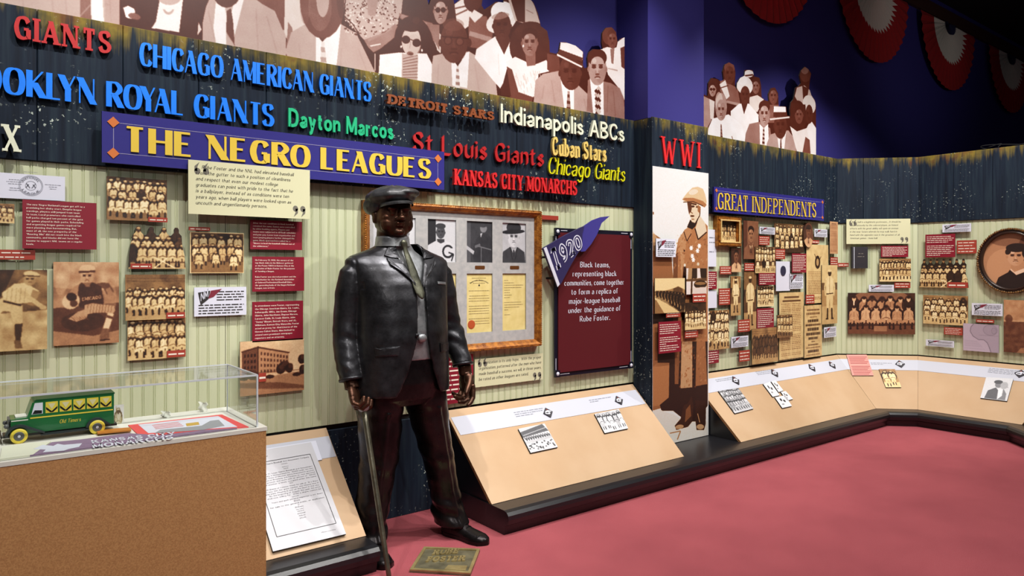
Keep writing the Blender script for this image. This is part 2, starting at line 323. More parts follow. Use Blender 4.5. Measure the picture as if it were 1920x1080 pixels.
def glyph(ch, st):
    """list of polygons in 10-unit cap height"""
    if ch not in GL: return []
    TH, tn = st['th'], st['tn']; ser = st.get('ser', 0); nib = st.get('nib'); res = []; seg = st.get('n', 4); sh = st.get('sh', max(tn, .8))
    for s in GL[ch][1].split(';'):
        thin = s[0] == 't'
        if thin: s = s[1:]
        kind = s[0]; P = [tuple(float(q) for q in p.split(',')) for p in s[1:].split(' ')]
        if kind == 'd':
            x, y = P[0]; r = TH*.55; rr = [(x+r*math.cos(2*math.pi*i/10), y+r*math.sin(2*math.pi*i/10)) for i in range(10)]; res.append(rr); continue
        if nib:
            Q = crom(P, seg) if kind == 'c' else P; nx, ny = nib*math.cos(.75), nib*math.sin(.75)
            for a, b in zip(Q[:-1], Q[1:]):
                q = [(a[0]-nx, a[1]-ny), (a[0]+nx, a[1]+ny), (b[0]+nx, b[1]+ny), (b[0]-nx, b[1]-ny)]
                res.append(q)
            continue
        if kind == 'c':
            y0, y1 = min(p[1] for p in P), max(p[1] for p in P); H = y1-y0
            P = [(p[0], y0+tn/2+(p[1]-y0)*(H-tn)/H) for p in P]
            Q = crom(P, seg); L = []; R = []
            for i, p in enumerate(Q):
                a = Q[max(0, i-1)]; b = Q[min(len(Q)-1, i+1)]
                if Q[0] == Q[-1] and i in (0, len(Q)-1): a = Q[-2]; b = Q[1]
                dx, dy = b[0]-a[0], b[1]-a[1]; d = math.hypot(dx, dy)+1e-9; dx /= d; dy /= d
                f = abs(math.sin(math.atan2(dy, dx)-st.get('phi', .22)))**1.3; wd = (tn+(TH-tn)*f)/2
                L.append((p[0]-dy*wd, p[1]+dx*wd)); R.append((p[0]+dy*wd, p[1]-dx*wd))
            for i in range(len(Q)-1): res.append([L[i], R[i], R[i+1], L[i+1]])
            if st.get('ball') and Q[0] != Q[-1] and ch in 'CGSacfrsy':
                p = Q[0]; r = TH*.5; res.append([(p[0]+r*math.cos(2*math.pi*i/10)-r*.3, p[1]+r*math.sin(2*math.pi*i/10)) for i in range(10)])
            continue
        for a, b in zip(P[:-1], P[1:]):
            dx, dy = b[0]-a[0], b[1]-a[1]; d = math.hypot(dx, dy)+1e-9; ux, uy = dx/d, dy/d
            if abs(dy) < .01:
                y = a[1]
                if y == 0: y = tn/2
                elif y in (10, 6.6): y = y-tn/2
                q = [(a[0], y-tn/2), (b[0]+.0, y-tn/2), (b[0], y+tn/2), (a[0], y+tn/2)]
                res.append(q)
                if ser and a[1] in (0, 10) and ch not in 'I1':
                    e = st.get('beak', 2.0)
                    for x in ([b[0]] if ch not in 'TZ' else [a[0], b[0]]):
                        x = x-tn*.4 if x > 1 else x+tn*.4
                        yy = (0, e) if a[1] == 0 else (10-e, 10)
                        res.append([(x-tn*.5, yy[0]), (x+tn*.5, yy[0]), (x+tn*.5, yy[1]), (x-tn*.5, yy[1])])
                continue
            if thin: wd = tn
            elif abs(dx) < .35*abs(dy)*.3: wd = TH
            elif dx*dy < 0: wd = TH*1.02
            else: wd = TH if ch in 'Zz7' else tn*1.1
            ww = wd/max(abs(uy), .35)/2
            ex = .6
            A = (a[0]-dx/abs(dy)*ex, a[1]-dy/abs(dy)*ex); B = (b[0]+dx/abs(dy)*ex, b[1]+dy/abs(dy)*ex)
            q = clipy([(A[0]-ww, A[1]), (A[0]+ww, A[1]), (B[0]+ww, B[1]), (B[0]-ww, B[1])], min(a[1], b[1]), max(a[1], b[1]))
            if q: res.append(q)
        if ser:
            for p, o in ((P[0], P[1]), (P[-1], P[-2])):
                if abs(p[1]-o[1]) < .01: continue
                if p[1] in (0, 10, 6.6, -3.3):
                    if ch.islower() and p[1] in (6.6, 10) and ch in 'abdhiklmnpruj': ext = (ser, 0)
                    else: ext = (ser, ser)
                    wv = tn if thin else (TH if abs(p[0]-o[0]) < .35*abs(p[1]-o[1])*.3 or (p[0]-o[0])*(p[1]-o[1]) < 0 else tn)
                    y0, y1 = (p[1], p[1]+sh) if o[1] > p[1] else (p[1]-sh, p[1])
                    res.append([(p[0]-wv/2-ext[0], y0), (p[0]+wv/2+ext[1], y0), (p[0]+wv/2+ext[1], y1), (p[0]-wv/2-ext[0], y1)])
    sl = st.get('sl', 0)
    if sl: res = [[(x+y*sl, y) for x, y in q] for q in res]
    sx = st.get('sx', 1)
    if sx != 1: res = [[(x*sx, y) for x, y in q] for q in res]
    return res
KERN = {k: 1.7 for k in ('YA', 'AY', 'LY', 'TA', 'AT', 'LT', 'VA', 'AV', 'OY', 'EA')}; KERN.update({'LY': 2.6, 'YA': 2.6, 'CT': .9, 'TS': .9, 'YN': .7, 'RO': .7, 'KL': .4, 'CA': .9, 'GA': .9, 'RY': .8, 'TR': 1.1, 'ET': .9, 'ST': .6, 'FO': .8})
def layout(text, st):
    """[(char, x)], total width - in 10-unit cap height"""
    x = 0; out = []; TH = st['th']; sp = st.get('sp', 1.2); ser = st.get('ser', 0); sx = st.get('sx', 1)
    pv_ = ''
    for ch in text:
        if pv_+ch in KERN: x -= KERN[pv_+ch]*sx
        pv_ = ch
        if ch == ' ': x += st.get('space', 4.5)*sx; continue
        wd = GL[ch][0] if ch in GL else 3
        out.append((ch, x+(TH/2+ser*.6)*sx)); x += (wd+TH+ser*1.2+sp)*sx
    return out, x-sp*sx
GC = {}
def gpoly(ch, st):
    k = (ch, id(st))
    if k not in GC: GC[k] = glyph(ch, st)
    return GC[k]
ST = dict(
 deco=dict(th=2.9, tn=.7, n=6, sp=.25, phi=.0, space=4.5),
 gold=dict(th=3.0, tn=.95, n=6, sp=.5, phi=.0, space=4.5),
 slab=dict(th=2.5, tn=1.2, n=6, ser=.9, sh=.9, sp=.5, beak=2.6),
 west=dict(th=2.7, tn=2.0, n=5, ser=.9, sh=2.1, sp=.2, beak=3.2),
 sans=dict(th=1.55, tn=1.4, n=6, sp=1.1, sx=.8, phi=0),
 impact=dict(th=2.2, tn=1.7, n=6, sp=1.0, sx=.75, phi=0),
 fat=dict(th=2.9, tn=1.2, n=5, ser=.7, sh=.9, sp=.3, sx=.7),
 ital=dict(th=1.25, tn=.5, n=6, ser=.4, sh=.45, sp=.7, sl=.2, sx=.85),
 black=dict(th=1.6, tn=.5, n=6, nib=1.15, sp=1.5, sx=.9),
 thinlatin=dict(th=1.7, tn=.8, n=6, ser=.9, sh=.5, sp=.8, beak=2.4, space=1.5, sx=.9),
 latin=dict(th=1.6, tn=.6, n=6, ser=1.0, sh=.5, sp=.8, beak=2.4),
 book=dict(th=1.7, tn=.75, n=3, ser=.5, sh=.6, sp=.9, sx=.92),
 bookit=dict(th=1.4, tn=.7, n=3, ser=.3, sh=.5, sp=1.0, sl=.2, sx=.95),
 small=dict(th=2.3, tn=1.4, n=2, ser=.45, sh=.8, sp=.8),
 smallr=dict(th=1.2, tn=.9, n=2, sp=1.0),
 caps=dict(th=1.9, tn=1.1, n=4, ser=.6, sh=.9, sp=.8),
)
def raised(name, fr, text, st, u0, vtop, vbase, u1, mats, label, cat='lettering', off0=.012, off1=.03, peg=True, parent=None, prefix='', group=None, sub=None):
    """cut-out letters: first letter's top and base at u0, last letter ends at u1. One object per letter."""
    st = ST[st]; a0, bb = fr.px(u0, vbase, off1); _, bt = fr.px(u0, vtop, off1); a1, _ = fr.px(u1, vbase, off1)
    H = (bt-bb)/10; L, W = layout(text, st); sx = (a1-a0)/W
    if prefix:
        L0, W0 = layout(prefix, st); L = [(c, x-W0-st['sp']) for c, x in L0]+L
    root = parent or empty(name, fr.at((a0+a1)/2, bb, off0), label, cat, group)
    for ch, x in L:
        mb = MB()
        for k, q in enumerate(gpoly(ch, st)):
            poly = [(a0+(x+p[0])*sx, bb+p[1]*H) for p in q]
            ar = sum(poly[i][0]*poly[(i+1) % len(poly)][1]-poly[(i+1) % len(poly)][0]*poly[i][1] for i in range(len(poly)))
            if ar < 0: poly = poly[::-1]
            # hair's breadth of depth between overlapping strokes
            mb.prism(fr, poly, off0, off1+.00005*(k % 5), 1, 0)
        if not mb.v: continue
        if peg and off0 > .001:
            q = gpoly(ch, st)[0]; cx = sum(p[0] for p in q)/len(q); cy = sum(p[1] for p in q)/len(q)
            ca, cb = a0+(x+cx)*sx, bb+cy*H; mb.box(fr, ca-.003, ca+.003, cb-.003, cb+.003, .0, off0+.001, 1)
        mb.build(sub or 'letter', mats, root)
    return root
def flat_text(mb, fr, lines, st, a0, a1, btop, step, capH, off, align='left', justify=False, seed=1):
    """flat printed text. lines: list of str; '~n' = n bars of illegible print"""
    st = ST[st]; rs = random.Random(seed)
    for i, ln in enumerate(lines):
        b = btop-capH-step*i
        if ln == '': continue
        if ln[0] == '~':      # print too small to read: word-length bars
            frac = float(ln[1:]); x = a0; end = a0+(a1-a0)*frac
            if align == 'center': x = (a0+a1)/2-(a1-a0)*frac/2; end = x+(a1-a0)*frac
            while x < end:
                wl = rs.uniform(1.5, 5.5)*capH*.8; e = min(end, x+wl)
                mb.add([fr.at(x, b, off), fr.at(e, b, off), fr.at(e, b+capH*.62, off), fr.at(x, b+capH*.62, off)], [(0, 1, 2, 3)])
                x = e+capH*.6
            continue
        L, W = layout(ln, st); H = capH/10; sx = H
        if W*sx > (a1-a0) or justify: sx = (a1-a0)/W
        x0 = a0 if align == 'left' else ((a0+a1)/2-W*sx/2 if align == 'center' else a1-W*sx)
        for ch, x in L:
            for q in gpoly(ch, st):
                P = [fr.at(x0+(x+p[0])*sx, b+p[1]*H, off) for p in q]
                mb.add(P, [list(range(len(P)))])
    return mb
# ================================================================== THE SETTING
def node_mat(name, build, rough=.6):
    m = bpy.data.materials.new(name); m.use_nodes = True; nt = m.node_tree; b = nt.nodes['Principled BSDF']; b.inputs['Roughness'].default_value = rough
    build(nt, nt.nodes, nt.links, b); return m
def ramp(N, L, src, pts):
    r = N.new('ShaderNodeValToRGB'); L.new(src, r.inputs[0]); e = r.color_ramp.elements
    while len(e) < len(pts): e.new(.5)
    for k, (p, c) in enumerate(pts):
        e[k].position = p; e[k].color = c if len(c) == 4 else tuple(c)+(1,)
    return r.outputs[0]
def noise(N, L, vec, scale, detail=4, rough=.6, dist=0):
    n = N.new('ShaderNodeTexNoise'); n.inputs['Scale'].default_value = scale; n.inputs['Detail'].default_value = detail
    n.inputs['Roughness'].default_value = rough; n.inputs['Distortion'].default_value = dist; L.new(vec, n.inputs['Vector']); return n.outputs[0]
def mapping(N, L, sc, loc=(0, 0, 0)):
    g = N.new('ShaderNodeNewGeometry'); m = N.new('ShaderNodeMapping'); L.new(g.outputs['Position'], m.inputs[0])
    m.inputs['Scale'].default_value = sc; m.inputs['Location'].default_value = loc; return m.outputs[0]
def mix(N, L, fac, a, b):
    m = N.new('ShaderNodeMix'); m.data_type = 'RGBA'
    for sock, v in ((m.inputs[0], fac), (m.inputs[6], a), (m.inputs[7], b)):
        if isinstance(v, bpy.types.NodeSocket): L.new(v, sock)
        else: sock.default_value = v
    return m.outputs[2]
def math_(N, L, op, a, b=0.0):
    m = N.new('ShaderNodeMath'); m.operation = op
    for sock, v in ((m.inputs[0], a), (m.inputs[1], b)):
        if isinstance(v, bpy.types.NodeSocket): L.new(v, sock)
        else: sock.default_value = v
    return m.outputs[0]
def carpet(nt, N, L, b):
    v = mapping(N, L, (1, 1, 1))
    c = ramp(N, L, noise(N, L, v, 420, 3, .8), [(.3, lin((118, 48, 58))), (.5, lin((162, 76, 84))), (.72, lin((204, 132, 134)))])
    big = ramp(N, L, noise(N, L, v, 2.2, 3), [(.3, (.82, .8, .82)), (.7, (1, 1, 1))])
    m = N.new('ShaderNodeMix'); m.data_type = 'RGBA'; m.blend_type = 'MULTIPLY'; m.inputs[0].default_value = 1
    L.new(c, m.inputs[6]); L.new(big, m.inputs[7]); L.new(m.outputs[2], b.inputs['Base Color'])
    b.inputs['Specular IOR Level'].default_value = .1
    bp = N.new('ShaderNodeBump'); bp.inputs['Strength'].default_value = .7; bp.inputs['Distance'].default_value = .004
    L.new(noise(N, L, v, 500, 2), bp.inputs['Height']); L.new(bp.outputs[0], b.inputs['Normal'])
M_CARPET = node_mat('carpet', carpet, 1)
def navy(nt, N, L, b):
    v = mapping(N, L, (1, 1, 1)); vs = mapping(N, L, (22, 22, 1.1))
    base = ramp(N, L, noise(N, L, vs, 1.5, 6), [(.3, lin((14, 22, 34))), (.5, lin((22, 33, 48))), (.72, lin((36, 50, 60)))])
    g = N.new('ShaderNodeNewGeometry'); sx = N.new('ShaderNodeSeparateXYZ'); L.new(g.outputs['Position'], sx.inputs[0])
    # olive and rust weathering running down from the top edge
    run = noise(N, L, mapping(N, L, (14, 14, .7)), 1.2, 5, .7)
    h = math_(N, L, 'MULTIPLY', math_(N, L, 'SUBTRACT', sx.outputs[2], 2.38), 1.9)
    f = math_(N, L, 'ADD', run, h)
    f = math_(N, L, 'ADD', f, math_(N, L, 'MULTIPLY', noise(N, L, mapping(N, L, (1.6, 1.6, .6)), 1.0, 3), .55))
    st = ramp(N, L, math_(N, L, 'MULTIPLY', f, .5), [(.515, (0, 0, 0)), (.62, (1, 1, 1))])
    oc = ramp(N, L, noise(N, L, v, 7, 3), [(.35, lin((92, 84, 34))), (.55, lin((150, 128, 44))), (.7, lin((122, 78, 34)))])
    c = mix(N, L, math_(N, L, 'MULTIPLY', st, .7), base, oc)
    # splashes of pale paint
    big = ramp(N, L, noise(N, L, v, 2.6, 2), [(.50, (0, 0, 0)), (.66, (1, 1, 1))])
    sp = ramp(N, L, noise(N, L, v, 62, 2, .5), [(.655, (0, 0, 0)), (.70, (1, 1, 1))])
    c = mix(N, L, math_(N, L, 'MULTIPLY', big, sp), c, lin((200, 212, 200)))
    b.inputs['Specular IOR Level'].default_value = .2
    L.new(c, b.inputs['Base Color'])
    bp = N.new('ShaderNodeBump'); bp.inputs['Strength'].default_value = .25; bp.inputs['Distance'].default_value = .004
    L.new(noise(N, L, vs, 3, 5), bp.inputs['Height']); L.new(bp.outputs[0], b.inputs['Normal'])
M_NAVY = node_mat('navy_boards', navy, .68)
def bead(nt, N, L, b):
    v = mapping(N, L, (1, 1, 1)); vs = mapping(N, L, (9, 9, .4))
    c = ramp(N, L, noise(N, L, vs, 2, 4), [(.3, lin((190, 195, 160))), (.7, lin((204, 208, 174)))])
    L.new(c, b.inputs['Base Color'])
M_BEAD = node_mat('beadboard_paint', bead, .55)
M_JOINT = mat('dark_joint', (18, 18, 18), .8)
M_PURPLE = mat('purple_paint', (48, 43, 116), .75, spec=.3, bump=.08, bscale=30)
M_BLACK = mat('black_paint', (10, 10, 12), .8)
M_LAM = mat('black_laminate', (20, 20, 24), .33, spec=.5, bump=.03, bscale=120)
M_TAN = mat('tan_board', (192, 162, 130), .55, rgb2=(184, 152, 118), nscale=2.5, spec=.25)
M_TANEDGE = mat('board_edge', (150, 104, 62), .6)
M_CEIL = mat('black_ceiling', (6, 6, 7), .9)
M_RAIL = mat('brown_rail', (58, 28, 20), .6)

# floor, ceiling, outer walls
tag(MB().box(FL, -3, 16, -3, 9, -.1, 0).build('floor', M_CARPET), kind='structure')
tag(MB().box(FL, -3, 16, -3, 9, 4.95, 5.05).build('ceiling', M_CEIL), kind='structure')
tag(MB().box(FL, 15.9, 16, -3, 9, 0, 4.95).build('wall_right_end', M_BLACK), kind='structure')
tag(MB().box(FL, -3, 15.9, 3.92, 4.02, 0, 4.95).build('wall_upper', M_PURPLE), kind='structure')
tag(MB().box(FL, -3, 14, 3.88, 3.918, 4.70, 4.86).build('trim_1', M_RAIL), kind='structure')

ZB, ZN, ZT = .60, 1.935, 2.60
def bead_panel(fr, a0, a1, z0, z1, parent):
    prof = []; p = .049; a = a0; prof.append((a0, 0.0)); g = math.ceil((a0+.004)/p)*p
    while g < a1-.006:
        prof += [(g-.0045, 0), (g-.002, -.0035), (g, -.0035), (g+.0015, .0005), (g+.005, .001), (g+.0075, -.0035), (g+.0095, 0)]; g += p
    prof.append((a1, 0.0)); prof = sorted(prof); n = len(prof)
    vs = [fr.at(x, z0, d) for x, d in prof]+[fr.at(x, z1, d) for x, d in prof]+[fr.at(a0, z0, -.012), fr.at(a1, z0, -.012), fr.at(a0, z1, -.012), fr.at(a1, z1, -.012)]
    fs = [(i, i+1, n+i+1, n+i) for i in range(n-1)]
    k = 2*n; fs += [(k, 0, n, k+2), (n-1, k+1, k+3, 2*n-1), (k+1, k, k+2, k+3)]
    fs += [[k]+list(range(0, n))[::1]+[k+1]][0:1]+[[k+3]+list(range(2*n-1, n-1, -1))+[k+2]]
    return mk('panel', vs, fs, M_BEAD, parent)
def plank(fr, a0, a1, z0, z1, parent, off=.015):
    mb = MB(); c = .003
    P0 = [fr.at(a0, z0, -.01), fr.at(a1, z0, -.01), fr.at(a1, z1, -.01), fr.at(a0, z1, -.01)]
    P1 = [fr.at(a0, z0, off-c), fr.at(a1, z0, off-c), fr.at(a1, z1, off-c), fr.at(a0, z1, off-c)]
    P2 = [fr.at(a0+c, z0+c, off), fr.at(a1-c, z0+c, off), fr.at(a1-c, z1-c, off), fr.at(a0+c, z1-c, off)]
    mb.add(P0+P1+P2, [(3, 2, 1, 0)]+[(i, (i+1) % 4, 4+(i+1) % 4, 4+i) for i in range(4)]+[(4+i, 4+(i+1) % 4, 8+(i+1) % 4, 8+i) for i in range(4)]+[(8, 9, 10, 11)])
    return mb.build('plank', M_NAVY, parent)
def wall_piece(name, fr, a0, a1, pw_first, seam_first, low=()):
    w_ = tag(MB().box(fr, a0, a1, 0, ZT-.004, -.09, -.0125).build(name, M_JOINT), kind='structure')
    e = seam_first; xs = [a0]
    while e < a1-.05:
        if e > a0+.05: xs.append(e)
        e += 1.22
    xs.append(a1)
    for x0, x1 in zip(xs[:-1], xs[1:]): bead_panel(fr, x0+.0015, x1-.0015, ZB, ZN, w_)
    e = pw_first; xs = [a0]
    while e < a1-.04:
        if e > a0+.04: xs.append(e)
        e += .3335
    xs.append(a1)
    for i, (x0, x1) in enumerate(zip(xs[:-1], xs[1:])): plank(fr, x0+.0012, x1-.0012, ZN+.001, ZT, w_, .015+.0012*((i*7) % 3-1))
    for x0, x1 in low: plank(fr, x0+.001, x1-.001, .0, ZB-.03, w_, .004)
    return w_
wall_piece('wall_back', W1, -1.4, 7.12, .269-.3335*5, 1.067-2.44, [(1.6, 1.95), (1.95, 2.36)])
wall_piece('wall_corner', W2, 0, .789, .26, 3)
wall_piece('wall_right', W3, 0, 1.25, .33, 1.22)
wall_piece('wall_right_return', W4, 0, 1.6, .33, 1.22)
# the column: navy box with the poster, purple shaft above
col = tag(MB().box(FL, 4.070, 4.737, 3.562, 3.735, .135, ZT-.005).build('wall_column', M_NAVY), kind='structure')
for x0, x1 in ((4.068, 4.40), (4.40, 4.739)): plank(WC, x0+.0008, x1-.0008, 2.20, ZT, col, 0)
tag(MB().box(FL, 4.078, 4.748, 3.60, 3.918, ZT, 4.95).build('wall_column_upper', M_PURPLE), kind='structure')

# the low plinth that follows the wall
def pv(i, d):
    k = d/math.cos(math.pi/8)
    def bis(n1, n2): return (n1+n2).normalized()
    return [None, CA_+bis(W1.n, W2.n)*k, CB_+bis(W2.n, W3.n)*k, CC_+bis(W3.n, W4.n)*k, CC_+W4.x*1.6+W4.n*d][i]
PROF = [(.0, .0), (.62, .0), (.63, .05), (.652, .062), (.662, .09), (.66, .112), (.645, .128), (.62, .135), (0.0, .135)]
def sec(fn): return [fn(d)+Vector((0, 0, z)) for d, z in PROF]
def straight(x): return lambda d: Vector((x, T1-d-.0, 0))
mb = MB(); mb.loft([sec(straight(-1.4)), sec(straight(1.595))]); mb.build('trim_2', M_LAM)['kind'] = 'structure'
mb = MB(); mb.loft([sec(straight(2.37)), sec(lambda d: pv(1, d)), sec(lambda d: pv(2, d)), sec(lambda d: pv(3, d)), sec(lambda d: pv(4, d))]); mb.build('trim_3', M_LAM)['kind'] = 'structure'

# sloping reader panels
def slope_pt(base, n, d):
    z = DZ1-(DZ1-DZ0)*d/DOFF
    return base+n*d+Vector((0, 0, z))
def desk(label, corners, side=(True, True), nrm=None):
    """corners: back-left, back-right, front-right, front-left (top surface, world)"""
    root = empty('sloping_reader', Vector(((corners[0].x+corners[2].x)/2, (corners[0].y+corners[2].y)/2, .137)), label, 'reader board', 'sloping tan reader boards along the wall')
    n = (corners[1]-corners[0]).cross(corners[3]-corners[0]).normalized()
    if n.z < 0: n = -n
    mb = MB(); lo = [c-n*.019 for c in corners]
    mb.add([*lo, *corners], [(0, 1, 2, 3), (7, 6, 5, 4), (0, 4, 5, 1), (1, 5, 6, 2), (2, 6, 7, 3), (3, 7, 4, 0)], [1, 0, 1, 1, 1, 1])
    mb.build('panel', [M_TAN, M_TANEDGE], root)
    for k, on in enumerate(side):
        if not on: continue
        a, f = (corners[0], corners[3]) if k == 0 else (corners[1], corners[2])
        inw = (corners[1]-corners[0]).normalized()*(1 if k == 0 else -1)
        dn = Vector((0, 0, -.022)); ha = a+dn+inw*.004; hf = f+dn+inw*.004; g = Vector((ha.x, ha.y, .136)); gf = Vector((hf.x, hf.y, .136)); t = inw*.016
        mb = MB(); mb.add([ha, hf, gf, g, ha+t, hf+t, gf+t, g+t], [(0, 1, 2, 3), (7, 6, 5, 4), (0, 4, 5, 1), (1, 5, 6, 2), (2, 6, 7, 3), (3, 7, 4, 0)])
        mb.build('side_panel', M_LAM, root)
    return root
B0 = .012
def q(x, y): return lambda d: slope_pt(Vector((x, y, 0)), Vector((0, -1, 0)), d)
def bq(i): return lambda d: (lambda p: Vector((p.x, p.y, DZ1-(DZ1-DZ0)*d/DOFF)))(pv(i, d))
K0 = desk('tan sloping reader board holding the big printed company notice', [q(-1.35, T1)(B0), q(1.60, T1)(B0), q(1.60, T1)(DOFF), q(-1.35, T1)(DOFF)])
K1 = desk('long tan sloping reader board just right of the bronze statue', [q(2.375, T1)(B0), q(4.062, T1)(B0), q(4.062, T1)(DOFF), q(2.375, T1)(DOFF)])
K2 = desk('tan sloping reader board right of the soldier poster', [q(4.745, T1)(B0), bq(1)(B0)+Vector((-.002, 0, 0)), bq(1)(DOFF)+Vector((-.002, 0, 0)), q(4.745, T1)(DOFF)], (True, False))
K3 = desk('short trapezoid reader board in the corner of the walls', [bq(1)(B0)+Vector((.002, 0, 0)), bq(2)(B0), bq(2)(DOFF), bq(1)(DOFF)+Vector((.002, 0, 0))], (False, False))
K4 = desk('reader board under the oval framed portrait', [bq(2)(B0)+Vector((0, -.002, 0)), bq(3)(B0), bq(3)(DOFF), bq(2)(DOFF)+Vector((0, -.002, 0))], (False, True))
# white timeline strips on the readers
M_WHITE = mat('white_print', (192, 194, 206), .55, spec=.25)
M_INKB = mat('ink_black', (24, 22, 24), .6)
M_GREY = mat('ink_grey', (120, 122, 134), .6)
_, b_hi = D1.px(960, 766); _, b_lo = D1.px(960, 800)
def strip(fr, poly, par, texts):
    mb = MB(); mb.prism(fr, poly, .0, .0025); o = mb.build('timeline_strip', M_WHITE, par)
    t = MB()
    for (u, v, wdt, lines) in texts:
        a, b = fr.px(u, v); flat_text(t, fr, lines, 'smallr', a, a+wdt, b, .016, .009, .0030, seed=int(u))
    if t.v: t.build('lettering', M_GREY, o)['kind'] = 'stuff'
    return o
def dpt(fr, p):
    r = p-fr.o; return (r.dot(fr.x), r.dot(fr.y))
strip(D1, [(-1.3, b_lo), (1.596, b_lo), (1.596, b_hi), (-1.3, b_hi)], K0, [])
strip(D1, [(2.40-.005, b_lo), (4.05, b_lo), (4.05, b_hi), (2.40-.012, b_hi)], K1, [(962, 773, .25, ['~1', '~.95', '~.6']), (1103, 750, .22, ['~1', '~.4'])])
def bz(i, b): # point on bisector at slope coordinate b
    L_ = math.hypot(DOFF, DZ1-DZ0); d = DOFF*(1-b/L_); p = pv(i, d); return Vector((p.x, p.y, DZ1-(DZ1-DZ0)*d/DOFF))
strip(D1, [(4.76, b_lo), dpt(D1, bz(1, b_lo)), dpt(D1, bz(1, b_hi)), (4.76, b_hi)], K2, [(1340, 712, .28, ['~1', '~.8']), (1415, 697, .3, ['~1', '~.9', '~.7'])])
strip(D2, [dpt(D2, bz(1, b_lo)), dpt(D2, bz(2, b_lo)), dpt(D2, bz(2, b_hi)), dpt(D2, bz(1, b_hi))], K3, [(1632, 680, .2, ['~1', '~.6'])])
strip(D3, [dpt(D3, bz(2, b_lo)), dpt(D3, bz(3, b_lo)), dpt(D3, bz(3, b_hi)), dpt(D3, bz(2, b_hi))], K4, [(1855, 690, .3, ['~1', '~.95', '~.9', '~.7'])])

# pleated fans on the purple wall
M_RED = mat('red_cloth', (150, 16, 22), .9); M_WC = mat('white_cloth', (205, 200, 190), .9); M_BC = mat('blue_cloth', (24, 28, 70), .9)
def bunting(x, z, r, label):
    root = empty('bunting', (x, 3.88, z-r), label, 'bunting', 'pleated fan buntings on the purple wall')
    n = 44
    def ring(rr, amp, jag=0):
        out = []
        for i in range(n+1):
            t = math.pi+math.pi*i/n; s_ = 1 if i % 2 else -1; R = rr*(1+jag*s_)
            out.append(Vector((x+R*math.cos(t)*.97, 3.875-.012-amp*(1+s_), z+R*math.sin(t))))
        return out
    for nm, m, r0, r1, j0, j1 in (('blue_ring', M_BC, .02, .17, 0, .06), ('white_ring', M_WC, .15, .58, .10, .085), ('red_ring', M_RED, .58, 1.0, .085, .004)):
        A = ring(r*r0, .004+.02*r0, j0); B = ring(r*r1, .024-.014*r1, j1)
        mb = MB(); mb.add(A+B, [(i, i+1, n+1+i+1, n+1+i) for i in range(n)]); mb.build(nm, m, root)
for x, lab in ((6.06, 'red fan bunting at the top edge, left of the others'), (8.17, 'large red and white fan bunting, second from the left'), (10.2, 'red and white fan bunting between the large one and the darkest'), (12.4, 'darkest red and white fan bunting, far right'), (14.5, 'fan bunting hanging past the right edge')):
    if x < 14: bunting(x, 4.67, .86, lab)
# small pieces of loose cable above the right wall
c = MB(); c.tube([W3.at(.7+.25*math.cos(t*.7)*t/8, ZT+.012+.03*abs(math.sin(t*.8)), -.03+.012*math.cos(t)) for t in np.linspace(0, 9, 60)], .004, 6)
tag(c.build('cable', M_BLACK), 'thin black cable coiled on top of the right wall', 'cable')
# ================================================================== CROWD PICTURES standing on the wall top
def face(c, cx, cy, w_, h_, skin=.3, rot=0, hair=.06, glasses=0, hairtop=.35, eyes=None):
    c.ell(cx, cy, w_, h_, skin, rot)
    c.ell(cx+w_*.35, cy+h_*.1, w_*.6, h_*.8, skin*.82, rot, .5)
    if hair is not None:
        c.ell(cx, cy-h_*.62, w_*1.04, h_*(.42+hairtop*.3), hair, rot)
        c.ell(cx, cy-h_*.28, w_*.74, h_*.42, skin*1.05, rot)
    e = skin*.35 if eyes is None else eyes; y = cy-h_*.08
    for s in (-1, 1):
        ox = cx+s*w_*.38
        if glasses: c.ell(ox, y+h_*.02, w_*.36, h_*.2, .06)
        else:
            c.ell(ox, y, w_*.24, h_*.09, e); c.ell(ox, y-h_*.12, w_*.28, h_*.045, e)
        c.ell(cx+s*w_*.98, cy+h_*.05, w_*.13, h_*.17, skin*.85)
    if glasses: c.line([(cx-w_*.9, y), (cx+w_*.9, y)], h_*.05, .06)
    c.poly([(cx-w_*.05, y), (cx+w_*.16, cy+h_*.3), (cx-w_*.12, cy+h_*.3)], skin*1.25, .6)
    c.ell(cx, cy+h_*.34, w_*.24, h_*.06, skin*.6)
    c.ell(cx, cy+h_*.53, w_*.33, h_*.075, skin*.5); c.ell(cx, cy+h_*.57, w_*.25, h_*.04, skin*1.2)
    c.ell(cx-w_*.35, cy-h_*.45, w_*.25, h_*.15, min(1, skin*1.5), rot, .5)
def tie(c, x, y0, x1, y1, w_, col=.3, alt=.8):
    n = max(3, int(abs(y1-y0)/w_))
    for i in range(n):
        t0, t1 = i/n, (i+1)/n; ww = w_*(.35+.4*t0)
        p = lambda t: (x+(x1-x)*t, y0+(y1-y0)*t)
        (ax, ay), (bx, by) = p(t0), p(t1)
        c.poly([(ax-ww, ay), (ax+ww, ay+1), (bx+ww, by+1), (bx-ww, by)], col if i % 2 else alt)
def folds(c, pts, wd, col, soft=.35): c.line(pts, wd, col, soft)
